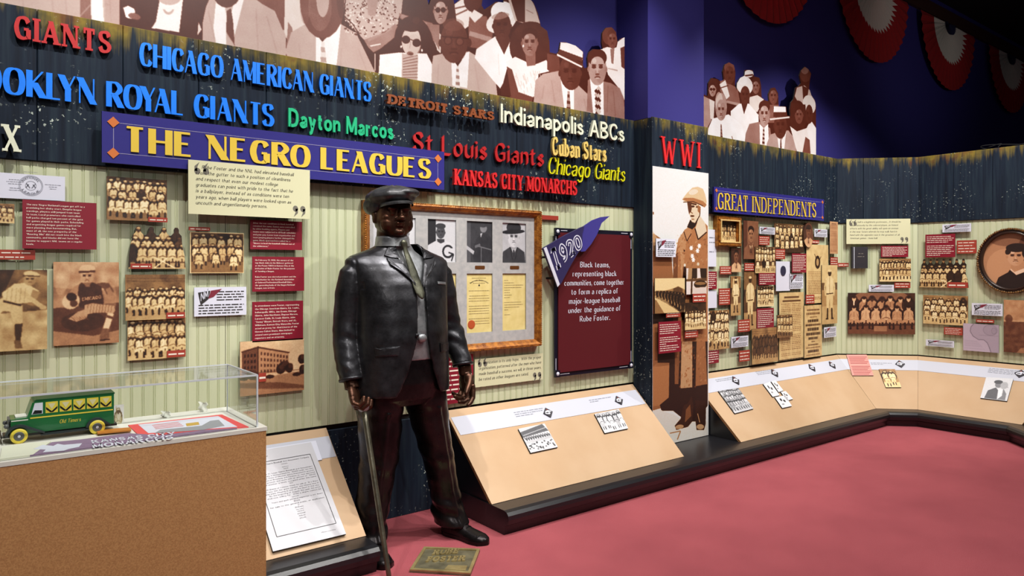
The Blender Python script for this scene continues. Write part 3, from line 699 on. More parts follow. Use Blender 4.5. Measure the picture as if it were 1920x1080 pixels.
def paint_crowd_a(c):
    c.poly([(-60, -300), (1200, -300), (1200, 300), (-60, 300)], .04)
    # far left suit
    c.poly([(-60, -60), (60, -70), (150, -60), (222, 0), (225, 60), (-60, 60)], .62)
    for x in (95, 120, 40): folds(c, [(x, -30), (x+6, 36)], 3, .48)
    c.poly([(150, -20), (172, -10), (176, 40), (150, 34)], .38); c.poly([(170, -10), (192, -10), (196, 60), (172, 60)], .93)
    folds(c, [(150, 30), (170, 8)], 2.5, .7); c.poly([(196, -10), (224, -10), (224, 60), (198, 60)], .56); folds(c, [(206, 0), (208, 40)], 2, .45)
    c.poly([(231, 14), (240, 10), (252, 16), (254, 27), (247, 35), (236, 32)], .97); c.ell(252, 30, 12, 6, .35, 15)
    # white dress
    c.poly([(296, -60), (350, -60), (343, 0), (336, 60), (284, 52), (292, 40), (299, 0)], .9); c.ell(318, -6, 22, 15, .6)
    c.ell(316, 12, 11, 15, .45, 0, .7, a0=20, a1=160); c.ell(316, 9, 9, 13, .9, 0, None, a0=10, a1=170)
    c.poly([(372, 40), (378, 55), (370, 66)], .8)
    # tan jacket man
    c.poly([(386, 12), (400, -20), (470, -40), (500, 5), (522, 22), (536, 62), (536, 110), (380, 80), (380, 40)], .6)
    c.poly([(405, 0), (420, 6), (425, 30), (424, 90), (404, 80), (400, 50)], .93); c.poly([(442, -10), (458, -5), (440, 65), (432, 30)], .93)
    c.poly([(425, 20), (433, 15), (437, 40), (440, 85), (424, 60)], .22); folds(c, [(424, 60), (438, 82)], 3, .55)
    c.ell(425, -28, 30, 42, .16)
    for p in ([(480, 15), (484, 100)], [(390, 20), (404, 78)], [(500, 30), (520, 100)]): folds(c, p, 3, .46)
    c.poly([(455, -20), (500, -40), (540, -40), (545, 60), (530, 55), (515, 20), (490, 6)], .3); folds(c, [(535, 0), (541, 70)], 3, .1)
    # big man with tie
    c.poly([(533, 60), (534, -20), (575, -20), (578, 52), (548, 60), (548, 100)], .8); c.poly([(540, 40), (548, 52), (550, 110), (536, 100)], .42)
    c.poly([(546, 60), (572, 45), (600, 55), (640, 45), (668, 62), (705, 138), (705, 160), (545, 130), (535, 95)], .6)
    c.poly([(592, 60), (640, 40), (631, 122), (592, 122)], .94); tie(c, 605, 78, 607, 125, 9, .55, .85)
    c.poly([(592, 62), (604, 78), (617, 66), (618, 50)], .2)
    c.ell(605, 0, 43, 72, .26); c.ell(572, 5, 10, 40, .36, 0, .5); c.ell(600, 14, 22, 44, .42, 0, .5); c.ell(605, -2, 12, 34, .75, 0, .6)
    c.ell(640, -20, 10, 55, .16, 0, .7)
    for p in ([(640, 90), (638, 125)], [(560, 80), (565, 115)], [(672, 90), (690, 140)]): folds(c, p, 3, .5)
    # flowered dress
    c.poly([(648, -60), (735, -60), (750, 20), (746, 45), (700, 70), (682, 74), (664, 55), (646, 33), (645, 10)], .62)
    for i in range(420):
        x, y = 646+104*c.rs.rand(), -20+95*c.rs.rand()
        if y < 74-(abs(x-690)*.35): c.ell(x, y, 1.1+c.rs.rand()*1.3, .8+c.rs.rand(), .12 if i % 2 else .85, c.rs.rand()*180, None, 6)
    c.poly([(686, -20), (712, -20), (704, 30), (690, 28)], .5)
    c.line([(648, -5), (645, 30), (662, 45), (680, 76), (708, 128)], 1.6, .02)
    c.poly([(682, 74), (722, 60), (740, 44), (750, 52), (742, 68), (712, 92), (700, 98), (690, 88)], .45)
    c.line([(694, 86), (714, 82)], 2, .9); c.line([(703, 100), (703, 132)], 2, .7); folds(c, [(690, 76), (735, 52)], 5, .58)
    # people at the back
    c.poly([(738, -10), (756, -10), (752, 30), (746, 28)], .6); c.poly([(748, 24), (800, 40), (822, 46), (818, 66), (800, 130), (784, 60), (750, 34)], .4)
    folds(c, [(752, 30), (800, 46)], 7, .62)
    c.poly([(812, 50), (828, 66), (826, 100), (816, 90)], .8)
    # woman behind with sunglasses
    c.ell(830, 15, 26, 44, .06); face(c, 826, 20, 13, 25, .5, 0, .06, 1)
    c.poly([(806, 45), (824, 46), (824, 95), (805, 60)], .42)
    # man back with striped collar
    c.poly([(852, 8), (870, -5), (884, 12), (884, 45), (870, 55), (856, 40)], .85); c.line([(852, 16), (878, 10)], 3, .3); c.line([(854, 28), (876, 18)], 3, .3)
    c.poly([(880, 30), (912, 30), (924, 60), (920, 95), (880, 88), (878, 52)], .34); c.ell(886, -2, 17, 24, .14); c.poly([(880, 30), (889, 18), (906, 28), (890, 42)], .85)
    c.line([(880, 62), (920, 74)], 9, .5)
    # woman in white jacket with sunglasses
    c.ell(776, 84, 37, 55, .05, -8); c.ell(800, 100, 20, 30, .05); c.ell(780, 38, 7, 7, .1)
    c.poly([(712, 102), (748, 98), (800, 100), (812, 124), (808, 170), (709, 150)], .93)
    c.poly([(754, 100), (784, 104), (782, 152), (753, 148)], .6)
    for i in range(9): c.line([(755, 110+i*5), (783, 103+i*6)], 1.4, .3)
    c.ell(771, 77, 18, 28, .72); c.ell(776, 84, 13, 21, .66, 0, .6)
    c.ell(761, 74, 8, 7.5, .05, 15); c.ell(781, 80, 8, 7.5, .05, 15); c.line([(766, 72), (776, 76)], 1.6, .1)
    c.ell(769, 100, 6.5, 4, .36, 8); c.ell(770, 101, 4, 1.4, .2, 8); c.ell(752, 87, 1.6, 2.5, .9); c.ell(791, 94, 1.6, 3, .95)
    c.ell(768, 50, 20, 9, .05, 8); c.line([(770, 78), (768, 90)], 1.5, .5)
    # older man with glasses
    c.poly([(810, 120), (812, 104), (838, 98), (880, 96), (905, 112), (928, 140), (934, 190), (808, 175)], .62)
    c.poly([(846, 112), (880, 96), (876, 165), (848, 160)], .94); tie(c, 858, 122, 858, 165, 6, .45, .85); c.poly([(850, 112), (858, 124), (866, 112), (860, 104)], .08)
    face(c, 851, 78, 26, 40, .2, 0, None, 0); c.ell(850, 46, 20, 12, .34, 0, .5)
    c.line([(828, 68), (876, 72)], 2.2, .03); c.ell(840, 76, 8, 8, .1); c.ell(840, 76, 6, 6, .25); c.ell(862, 78, 8, 8, .1); c.ell(862, 78, 6, 6, .25); c.ell(880, 80, 4, 8, .16)
    for p in ([(890, 120), (900, 180)], [(822, 120), (820, 160)]): folds(c, p, 3, .52)
    # man, white shirt and white hat
    c.poly([(893, 92), (928, 68), (960, 76), (962, 105), (950, 130), (940, 168), (924, 150), (890, 108)], .93)
    c.poly([(929, 70), (945, 102), (957, 76), (950, 60)], .16); folds(c, [(934, 100), (936, 140)], 1.5, .7)
    c.ell(940, 40, 30, 20, .88, -25); c.ell(942, 22, 22, 20, .93); face(c, 941, 48, 17, 26, .17, 0, None); c.ell(938, 30, 17, 6, .5, -10, .7)
    c.poly([(950, -10), (985, -20), (1002, 10), (1014, 48), (985, 45), (965, 38)], .68); c.poly([(952, -20), (984, -20), (984, 42), (970, 40)], .12); c.line([(986, 18), (1000, 25)], 1.2, .4)
    # woman, long hair
    c.ell(993, 86, 38, 46, .1); c.ell(996, 70, 34, 30, .13); c.poly([(960, 60), (1030, 62), (1030, 110), (1010, 124), (962, 112)], .1)
    c.poly([(948, 116), (966, 106), (1000, 122), (1024, 112), (1037, 132), (1010, 138), (1004, 178), (990, 190), (970, 176), (962, 150)], .9)
    for i in range(30): x = 966+c.rs.rand()*45; y = 125+c.rs.rand()*45; c.line([(x, y), (x+2, y+9)], 1, .72)
    c.poly([(984, 98), (1004, 98), (1004, 122), (988, 124)], .35); face(c, 993, 80, 15, 25, .42, 0, .08); c.ell(981, 86, 1.5, 2.5, .9)
    c.poly([(950, 124), (960, 130), (972, 172), (1000, 182), (996, 194), (956, 182)], .26)
    c.poly([(938, 165), (952, 140), (958, 180), (940, 178)], .1)
    # man with boater
    c.poly([(1026, 100), (1048, 104), (1050, 130), (1038, 140), (1026, 130)], .25)
    c.poly([(1004, 150), (1018, 138), (1050, 132), (1075, 165), (1085, 160), (1104, 178), (1114, 222), (1000, 195)], .55)
    c.poly([(1050, 138), (1066, 160), (1076, 168), (1076, 215), (1058, 204)], .93); tie(c, 1066, 170, 1066, 212, 6, .2, .5)
    face(c, 1069, 136, 20, 33, .2, -6, None)
    c.poly([(1046, 94), (1046, 100), (1092, 126), (1094, 120)], .18); c.poly([(1051, 79), (1074, 81), (1093, 97), (1092, 112), (1049, 96)], .92); c.poly([(1049, 92), (1092, 108), (1091, 116), (1047, 99)], .2); c.poly([(1044, 100), (1092, 124), (1091, 127), (1044, 104)], .9)
    for p in ([(1034, 150), (1040, 192)], [(1095, 185), (1100, 210)], [(1020, 160), (1016, 185)]): folds(c, p, 2.5, .45)
    # woman at the right with raised arm
    c.poly([(1126, 92), (1138, 88), (1152, 90), (1156, 88), (1158, 78), (1172, 68), (1172, 190), (1160, 165), (1140, 140)], .88); c.poly([(1163, 90), (1172, 86), (1172, 130), (1165, 125)], .2); c.poly([(1144, 92), (1152, 90), (1150, 120), (1146, 118)], .4)
    c.ell(1142, 67, 13, 17, .24); face(c, 1148, 74, 9, 17, .3, 0, .2); c.line([(1140, 128), (1158, 132)], 2, .55)
    # man in dark jacket, patterned tie
    c.poly([(1102, 150), (1108, 145), (1130, 152), (1145, 155), (1162, 165), (1170, 185), (1172, 228), (1100, 208)], .42)
    c.poly([(1106, 146), (1122, 158), (1131, 152), (1132, 217), (1112, 212)], .94)
    for i in range(7): y = 166+i*7; c.poly([(1118, y), (1122, y-6), (1127, y+1), (1123, y+8)], .12 if i % 2 else .7); c.poly([(1114+i*.3, y+4), (1118, y), (1123, y+8), (1118, y+10)], .6 if i % 2 else .1)
    face(c, 1120, 128, 17, 32, .52, 0, .12)
    for p in ([(1150, 170), (1154, 218)], [(1140, 160), (1138, 210)]): folds(c, p, 2, .3)
OUT_A = [(1171, 224), (1171, 70), (1164, 72), (1158, 79), (1155, 60), (1147, 51), (1136, 52), (1129, 62), (1128, 80), (1130, 92), (1122, 93), (1112, 92), (1104, 98), (1101, 108), (1102, 126), (1096, 128), (1093, 122), (1094, 104), (1093, 97), (1080, 86), (1060, 79), (1051, 79), (1048, 96), (1044, 101), (1031, 98), (1030, 78), (1026, 58), (1014, 49), (1009, 25), (1000, 4), (985, -8), (975, -30), (955, -34), (948, -14), (944, 5), (930, 3), (917, 12), (908, 18), (903, 10), (908, -20), (898, -36), (880, -38), (868, -22), (866, -4), (852, 8), (846, -20), (828, -36), (812, -20), (808, -2), (804, 10), (800, -6), (790, -70), (745, -80), (705, -90), (660, -95), (640, -130), (600, -150), (560, -130), (540, -60), (500, -90), (460, -100), (425, -110), (395, -95), (372, -60), (345, -100), (315, -110), (285, -90), (240, -60), (200, -110), (150, -130), (90, -120), (30, -140), (-60, -150)]
def crowd_board(name, fr_off, poly_px, paint, ppm, label, base_z):
    fr = Frame((0, fr_off, 0), (1, 0, 0), (0, 0, 1))
    poly = [fr.px(u, v) for u, v in poly_px]
    poly = [(a, max(b, base_z)) for a, b in poly]
    a0, a1 = min(p[0] for p in poly), max(p[0] for p in poly); b0, b1 = base_z, max(p[1] for p in poly)
    if poly_px is OUT_A: poly = [(a1, base_z)]+poly[1:]+[(poly[-1][0], base_z)]
    else: poly = [(a1, base_z)]+poly[1:]+[(poly[-1][0], base_z)]
    def tf(u, v):
        a, b = fr.px(u, v); return ((a-a0)*ppm, (b1-b)*ppm)
    c = Can((a1-a0)*ppm, (b1-b0)*ppm, .04, tf); paint(c); c.grain(.02, .05, 20); c.blur(1)
    m = imgmat(name+'_print', c.tone(MURAL), .35)
    mb = MB(); mb.prism(fr, poly[::-1], -.012, 0, 1, 0, (a0, b0, a1, b1))
    return tag(mb.build(name, [m, mat('board_core', (70, 60, 55), .7)]), label, 'picture')
crowd_board('crowd_picture', 3.762, OUT_A, paint_crowd_a, 420, 'long brown and white cut-out photograph of seated spectators above the lettered navy boards', ZT)
def paint_crowd_b(c):
    c.poly([(1300, 80), (1560, 80), (1560, 320), (1300, 320)], .06)
    c.poly([(1316, 178), (1330, 185), (1334, 225), (1326, 240), (1316, 235)], .5)
    c.ell(1336, 165, 9, 18, .08); face(c, 1336, 168, 6.5, 13, .48, 0, .06, 1); c.poly([(1330, 185), (1340, 190), (1338, 225), (1332, 222)], .8)
    c.poly([(1350, 152), (1358, 148), (1370, 158), (1383, 165), (1388, 195), (1362, 190), (1350, 170)], .36); c.poly([(1349, 158), (1360, 150), (1368, 180), (1362, 186)], .85); c.line([(1350, 165), (1366, 160)], 2, .2); face(c, 1368, 138, 10, 20, .2, 0, .3)
    c.line([(1362, 190), (1386, 196)], 5, .5)
    c.ell(1404, 138, 9, 7, .9); c.line([(1397, 142), (1412, 140)], 3, .15); c.ell(1419, 164, 11, 22, .1); face(c, 1417, 162, 7, 14, .36, 0, .1); c.poly([(1405, 182), (1420, 178), (1432, 186), (1420, 210), (1405, 205)], .8)
    c.poly([(1370, 208), (1386, 194), (1404, 194), (1422, 215), (1424, 290), (1370, 250)], .92); c.poly([(1389, 190), (1395, 214), (1403, 190)], .14)
    c.ell(1396, 160, 15, 18, .88, -20); c.ell(1392, 150, 9, 9, .92); face(c, 1397, 178, 9, 17, .17, 0, None)
    face(c, 1450, 180, 8, 16, .3, 0, .12); c.poly([(1440, 196), (1460, 196), (1462, 230), (1440, 230)], .35)
    c.poly([(1328, 240), (1336, 222), (1352, 218), (1366, 214), (1392, 235), (1400, 275), (1326, 258)], .95); c.ell(1352, 200, 11, 26, .5); c.ell(1348, 190, 7, 18, .78, 0, .6); face(c, 1352, 206, 9, 20, .5, 0, None); tie(c, 1352, 232, 1353, 260, 3, .2, .4); c.line([(1372, 255), (1374, 262)], 1.5, .4)
    c.poly([(1398, 250), (1405, 232), (1424, 228), (1444, 240), (1450, 284), (1396, 270)], .42); c.poly([(1424, 232), (1432, 240), (1440, 232), (1442, 278), (1425, 274)], .92); tie(c, 1432, 238, 1431, 276, 3.5, .15, .6)
    face(c, 1433, 214, 10, 23, .5, 0, .1)
    c.poly([(1438, 268), (1444, 252), (1460, 246), (1478, 244), (1490, 260), (1494, 290), (1436, 280)], .52); c.poly([(1457, 250), (1466, 262), (1474, 246), (1470, 282), (1460, 280)], .92); tie(c, 1464, 260, 1464, 284, 2.5, .15, .3)
    face(c, 1463, 235, 12, 25, .17, 0, None); c.poly([(1451, 199), (1473, 200), (1474, 216), (1450, 216)], .93); c.poly([(1450, 210), (1475, 210), (1475, 218), (1450, 219)], .15); c.poly([(1443, 222), (1480, 218), (1480, 221), (1444, 225)], .85)
    c.poly([(1490, 180), (1494, 164), (1508, 160), (1522, 172), (1524, 200), (1498, 195)], .6); c.poly([(1504, 160), (1516, 166), (1512, 196), (1506, 190)], .1)
    c.ell(1510, 140, 10, 14, .2); c.ell(1509, 132, 7, 7, .5, 0, .6)
    c.ell(1517, 196, 12, 18, .8, -10); c.poly([(1512, 240), (1520, 225), (1530, 240), (1530, 290), (1518, 290)], .88); face(c, 1517, 214, 7, 18, .13, 0, None)
    c.ell(1496, 218, 15, 30, .08); c.poly([(1482, 192), (1510, 196), (1512, 230), (1504, 246), (1484, 236)], .09); face(c, 1498, 216, 7.5, 16, .3, 0, .08)
    c.poly([(1481, 236), (1494, 246), (1512, 240), (1516, 255), (1508, 288), (1494, 284)], .85); c.poly([(1510, 256), (1518, 262), (1520, 292), (1504, 288)], .3)
OUT_B = [(1530, 294), (1530, 200), (1528, 188), (1521, 178), (1517, 165), (1519, 148), (1521, 138), (1516, 130), (1509, 125), (1502, 132), (1499, 142), (1502, 156), (1497, 162), (1492, 164), (1488, 186), (1483, 192), (1481, 205), (1482, 218), (1476, 216), (1474, 200), (1460, 199), (1459, 175), (1453, 164), (1446, 165), (1441, 176), (1442, 190), (1434, 188), (1428, 182), (1427, 160), (1424, 146), (1414, 143), (1411, 131), (1397, 131), (1396, 142), (1388, 146), (1382, 156), (1381, 170), (1378, 160), (1379, 135), (1376, 122), (1367, 117), (1359, 121), (1355, 134), (1357, 150), (1350, 152), (1344, 148), (1334, 146), (1328, 156), (1327, 180), (1317, 176)]
crowd_board('crowd_picture', 3.762, OUT_B, paint_crowd_b, 420, 'smaller cut-out photograph of spectators standing right of the purple column', ZT)
# ================================================================== PRINT ARTWORK (flat pictures drawn here)
def can_for(wm, hm, ppm=420, base=.6, u=100.0):
    """canvas wm x hm metres; drawing units: width = 100"""
    pw, ph = max(24, wm*ppm), max(24, hm*ppm); k = pw/u
    c = Can(pw, ph, base, lambda x, y: (x*k, y*k)); c.U = u; c.H = u*hm/wm
    return c
def person_small(c, x, y, h, lum, rs, sit=False, sock=True, cap=True, skin=None):
    """small figure of a group picture: head top at y"""
    r = h*.075; sk = rs.uniform(.12, .3) if skin is None else skin
    w_ = h*.17
    c.ell(x, y+h*.34, w_*1.5, h*.3, .04, 0, .75); c.ell(x, y+h*.1, r*1.8, r*2.0, .06, 0, .6)
    c.poly([(x-w_, y+h*.22), (x-w_*.5, y+h*.15), (x+w_*.5, y+h*.15), (x+w_, y+h*.22), (x+w_*1.12, y+h*.5), (x+w_*.7, y+h*.56), (x-w_*.7, y+h*.56), (x-w_*1.12, y+h*.5)], lum)
    c.line([(x-w_*1.1, y+h*.48), (x-w_*.6, y+h*.28)], h*.02, lum*.5, .7); c.line([(x+w_*1.1, y+h*.48), (x+w_*.62, y+h*.28)], h*.02, lum*.5, .7)
    c.line([(x, y+h*.18), (x, y+h*.5)], h*.014, lum*.55, .7)
    c.line([(x-w_*.9, y+h*.5), (x, y+h*.44), (x+w_*.9, y+h*.5)], h*.03, sk, .8)
    if sit:
        c.ell(x-w_*.7, y+h*.6, w_*.62, h*.1, lum*.92); c.ell(x+w_*.7, y+h*.6, w_*.62, h*.1, lum*.92)
        c.line([(x-w_*.8, y+h*.64), (x-w_*.7, y+h*.86)], h*.07, .1 if sock else lum*.8); c.line([(x+w_*.8, y+h*.64), (x+w_*.7, y+h*.86)], h*.07, .1 if sock else lum*.8)
        c.ell(x-w_*.8, y+h*.88, h*.05, h*.022, .06); c.ell(x+w_*.8, y+h*.88, h*.05, h*.022, .06)
    else:
        c.poly([(x-w_*.75, y+h*.54), (x+w_*.75, y+h*.54), (x+w_*.7, y+h*.8), (x+w_*.12, y+h*.8), (x, y+h*.6), (x-w_*.12, y+h*.8), (x-w_*.7, y+h*.8)], lum*.9)
        for s in (-1, 1): c.line([(x+s*w_*.42, y+h*.78), (x+s*w_*.42, y+h*.97)], h*.055, .1)
    c.ell(x, y+h*.09, r, r*1.3, sk); c.ell(x, y+h*.17, r*.5, r*.5, sk)
    c.ell(x-r*.3, y+h*.085, r*.25, r*.12, sk*.4); c.ell(x+r*.35, y+h*.085, r*.25, r*.12, sk*.4)
    if cap: c.ell(x, y+h*.035, r*1.05, r*.62, lum*1.02); c.line([(x-r*1.1, y+h*.05), (x+r*1.1, y+h*.05)], r*.25, lum*.4)
    else: c.ell(x, y+h*.03, r*1.0, r*.55, .08)
def team(c, rows, seed, bg=.5, lum=.82, ground=.62, mid=None, crest=False, trees=.25, dark=False):
    rs = random.Random(seed); U, H = c.U, c.H
    c.a[:] = bg; c.poly([(0, H*.72), (U, H*.72), (U, H), (0, H)], ground)
    for _ in range(14): c.ell(rs.uniform(0, U), rs.uniform(0, H*.3), rs.uniform(6, 18), rs.uniform(3, H*.16), rs.uniform(bg-trees, bg+.1), rs.uniform(0, 60), .5)
    for y in (H*.08, H*.14): c.line([(0, y), (U, y+1)], H*.012, bg*.5, .6)
    n = len(rows)
    for i, (cnt, yt, h, sit) in enumerate(rows):
        st = U/(cnt+.3)
        for k in range(cnt):
            x = st*(k+.65)+rs.uniform(-1, 1)*st*.15; l = lum*rs.uniform(.8, 1.06)
            if mid and (i, k) == mid: l = .12
            if dark and rs.random() < .8: l = rs.uniform(.08, .16)
            person_small(c, x, H*(yt+rs.uniform(-.03, .03)), H*h*rs.uniform(.92, 1.08), l, rs, sit, cap=not dark or rs.random() < .4, skin=.55 if dark and rs.random() < .5 else None)
    c.line([(0, H*.03), (0, H)], 1, bg*1.3); c.grain(.035, .1, 14)
def border(c, wd=1.6, v=.93):
    U, H = c.U, c.H
    for p in ([(0, 0), (U, 0), (U, wd), (0, wd)], [(0, H-wd), (U, H-wd), (U, H), (0, H)], [(0, 0), (wd, 0), (wd, H), (0, H)], [(U-wd, 0), (U, 0), (U, H), (U-wd, H)]): c.poly(p, v)
def p_team(rows, seed, tone_=SEPIA, brd=0, **k):
    def f(c):
        if tone_ is SEPIA: k['bg'] = k.get('bg', .5)*.72; k['lum'] = min(1, k.get('lum', .82)*1.12)
        team(c, rows, seed, **k)
        if brd: border(c, brd)
        c.blur(1)
        return c.tone(tone_)
    return f
def p_catcher(c):
    U, H = c.U, c.H; y = lambda t: t*H
    c.a[:] = .52; c.poly([(0, 0), (100, 0), (100, y(.3)), (60, y(.36)), (0, y(.3))], .66); c.grain(0, .3, 16)
    c.poly([(0, y(.55)), (100, y(.5)), (100, H), (0, H)], .3); c.poly([(0, y(.82)), (60, y(.9)), (100, y(.84)), (100, H), (0, H)], .68, .7)
    c.ell(45, y(.72), 34, y(.12), .16, 0, .7); c.ell(14, y(.2), 10, y(.2), .85, 10, .3); c.ell(86, y(.45), 10, y(.2), .8, 0, .3)
    c.poly([(34, y(.3)), (44, y(.24)), (60, y(.25)), (76, y(.33)), (84, y(.45)), (90, y(.47)), (92, y(.36)), (84, y(.26)), (74, y(.25))], .35)
    c.poly([(32, y(.3)), (46, y(.23)), (60, y(.25)), (72, y(.3)), (76, y(.5)), (70, y(.56)), (40, y(.56)), (32, y(.44))], .2)
    c.poly([(30, y(.3)), (38, y(.27)), (36, y(.4)), (26, y(.46)), (20, y(.4))], .6); c.ell(26, y(.47), 13, y(.1), .82, 25); c.ell(27, y(.42), 8, y(.05), .15, 25); c.ell(30, y(.5), 6, y(.04), .3)
    c.ell(88, y(.42), 7, y(.05), .6); c.line([(82, y(.32)), (88, y(.42))], 8, .55)
    c.poly([(46, y(.52)), (58, y(.5)), (92, y(.54)), (94, y(.6)), (88, y(.66)), (78, y(.62)), (60, y(.62)), (46, y(.64))], .7)
    for i in range(9): c.line([(52+i*4.6, y(.51)), (50+i*4.6, y(.62))], .9, .4)
    c.poly([(36, y(.6)), (52, y(.56)), (50, y(.68)), (34, y(.72)), (22, y(.68))], .68)
    for i in range(6): c.line([(26+i*4, y(.66)), (32+i*4, y(.7))], .9, .4)
    c.poly([(82, y(.62)), (92, y(.64)), (84, y(.82)), (74, y(.82))], .86); c.poly([(81, y(.65)), (92, y(.68)), (91, y(.71)), (80, y(.68))], .3)
    c.poly([(74, y(.81)), (84, y(.82)), (84, y(.94)), (70, y(.96)), (70, y(.9))], .42); c.line([(70, y(.96)), (85, y(.95))], 2, .08)
    face(c, 50, y(.175), 10.5, y(.1), .72, 0, None, eyes=.15); c.ell(50, y(.085), 12.5, y(.055), .8, -6); c.poly([(37, y(.11)), (63, y(.1)), (62, y(.125)), (38, y(.135))], .25); c.poly([(44, y(.25)), (56, y(.25)), (54, y(.3)), (48, y(.3))], .5)
    st = ST['caps']; L, W = layout('CHICAGO', st)
    for ch, x in L:
        for q_ in gpoly(ch, st): c.poly([(42+(x+a)*30/W, y(.47)-b*.55+(x/W)*-4) for a, b in q_], .92)
    c.grain(.03, .08, 9); c.blur(1); return c.tone(SEPIR)
def p_pitcher(c):
    U, H = c.U, c.H; y = lambda t: t*H
    c.a[:] = .35; c.poly([(0, 0), (55, 0), (40, y(.3)), (0, y(.5))], .14, .8); c.poly([(0, y(.55)), (100, y(.5)), (100, H), (0, H)], .66); c.ell(85, y(.25), 30, y(.2), .55, 0, .5); c.grain(0, .25, 14)
    c.poly([(38, y(.28)), (55, y(.17)), (70, y(.16)), (88, y(.26)), (82, y(.4)), (56, y(.42)), (40, y(.38))], .8)
    c.poly([(80, y(.24)), (90, y(.28)), (84, y(.38)), (76, y(.34))], .55); c.line([(60, y(.24)), (92, y(.46))], 7, .74); c.ell(94, y(.47), 5, y(.03), .7)
    c.poly([(38, y(.34)), (56, y(.4)), (66, y(.44)), (62, y(.54)), (40, y(.5)), (24, y(.62)), (8, y(.66)), (2, y(.6)), (20, y(.46))], .76)
    c.poly([(50, y(.42)), (66, y(.44)), (66, y(.66)), (54, y(.68)), (50, y(.55))], .72); c.poly([(55, y(.67)), (66, y(.66)), (63, y(.88)), (56, y(.88))], .2); c.poly([(54, y(.87)), (63, y(.87)), (66, y(.97)), (56, y(.97))], .36)
    c.line([(40, y(.38)), (64, y(.44))], 3, .15)
    for i in range(5): c.line([(46+i*6, y(.22)), (44+i*6, y(.4))], 1, .5, .6)
    face(c, 76, y(.12), 9, y(.075), .6, 10, None, eyes=.2); c.ell(78, y(.055), 11, y(.04), .78, 8); c.line([(66, y(.075)), (90, y(.08))], 2, .25)
    c.grain(.03, .08, 9); c.blur(1); return c.tone(SEPIA)
def p_portrait(tone_, skin=.5, suit=.3, bg=.6, hat=None, cap=False, pale=False, fs=1.0):
    def f(c):
        U, H = c.U, c.H; cx = 50; cy = H*.36; w_ = 19*fs; h_ = min(H*.2, 30)*fs
        c.a[:] = bg; c.poly([(0, 0), (26, 0), (26, H), (0, H)], bg*.5, .7 if not pale else .1)
        c.poly([(2, H), (6, H*.72), (34, H*.6), (66, H*.6), (94, H*.72), (98, H)], suit)
        c.poly([(36, H*.58), (50, H*.8), (64, H*.58)], .85); c.poly([(47, H*.66), (53, H*.66), (54, H*.84), (46, H*.84)], .15)
        c.poly([(40, H*.48), (60, H*.48), (62, H*.62), (50, H*.68), (38, H*.62)], skin*.75)
        face(c, cx, cy, w_, h_, skin, 0, None if (hat or cap) else .07, eyes=skin*.3)
        if hat: c.ell(cx, cy-h_*.95, w_*1.25, h_*.62, hat); c.ell(cx-2, cy-h_*.55, w_*2.0, h_*.22, hat*.7, -4)
        if cap: c.ell(cx, cy-h_*.75, w_*1.12, h_*.42, .12); c.ell(cx-2, cy-h_*.5, w_*1.2, h_*.14, .05)
        c.line([(34, H*.6), (44, H*.9)], 2.5, suit*.5); c.line([(66, H*.6), (56, H*.9)], 2.5, suit*.5)
        c.grain(.02, .06, 12); c.blur(1); return c.tone(tone_)
    return f
def p_player_cg(c):
    U, H = c.U, c.H; c.a[:] = .85; c.poly([(0, 0), (30, 0), (30, H*.62), (0, H*.62)], .12); c.poly([(0, H*.62), (30, H*.5), (70, H*.5), (100, H*.62), (100, H), (0, H)], .88)
    face(c, 47, H*.3, 15, H*.15, .28, 0, None); c.ell(47, H*.16, 17, H*.065, .2); c.poly([(34, H*.46), (60, H*.46), (60, H*.52), (47, H*.56), (36, H*.52)], .2)
    for r in (20, 14): c.ell(72, H*.74, r, r, .1 if r == 20 else .88)
    c.poly([(76, H*.66), (96, H*.66), (96, H*.8), (76, H*.8)], .88); c.line([(74, H*.76), (92, H*.8), (84, H*.96)], 4, .1)
    c.grain(.02); c.blur(1); return c.tone(BW)
def p_seated(c):
    U, H = c.U, c.H; c.a[:] = .2; c.poly([(0, 0), (18, 0), (18, H), (0, H)], .3); c.poly([(30, H), (24, H*.7), (40, H*.42), (60, H*.3), (84, H*.3), (98, H*.42), (98, H), (20, H)], .15); c.ell(66, H*.17, 13, H*.1, .5); c.ell(64, H*.1, 14, H*.05, .2)
    c.poly([(54, H*.3), (62, H*.28), (56, H*.4)], .8); c.line([(34, H*.62), (54, H*.56)], 8, .4); c.poly([(2, H*.58), (32, H*.72), (28, H*.8), (0, H*.66)], .75); c.line([(46, H*.6), (96, H*.68)], 3, .45); c.line([(58, H*.62), (58, H)], 3, .4)
    c.grain(.02, .05); c.blur(1); return c.tone(BW)
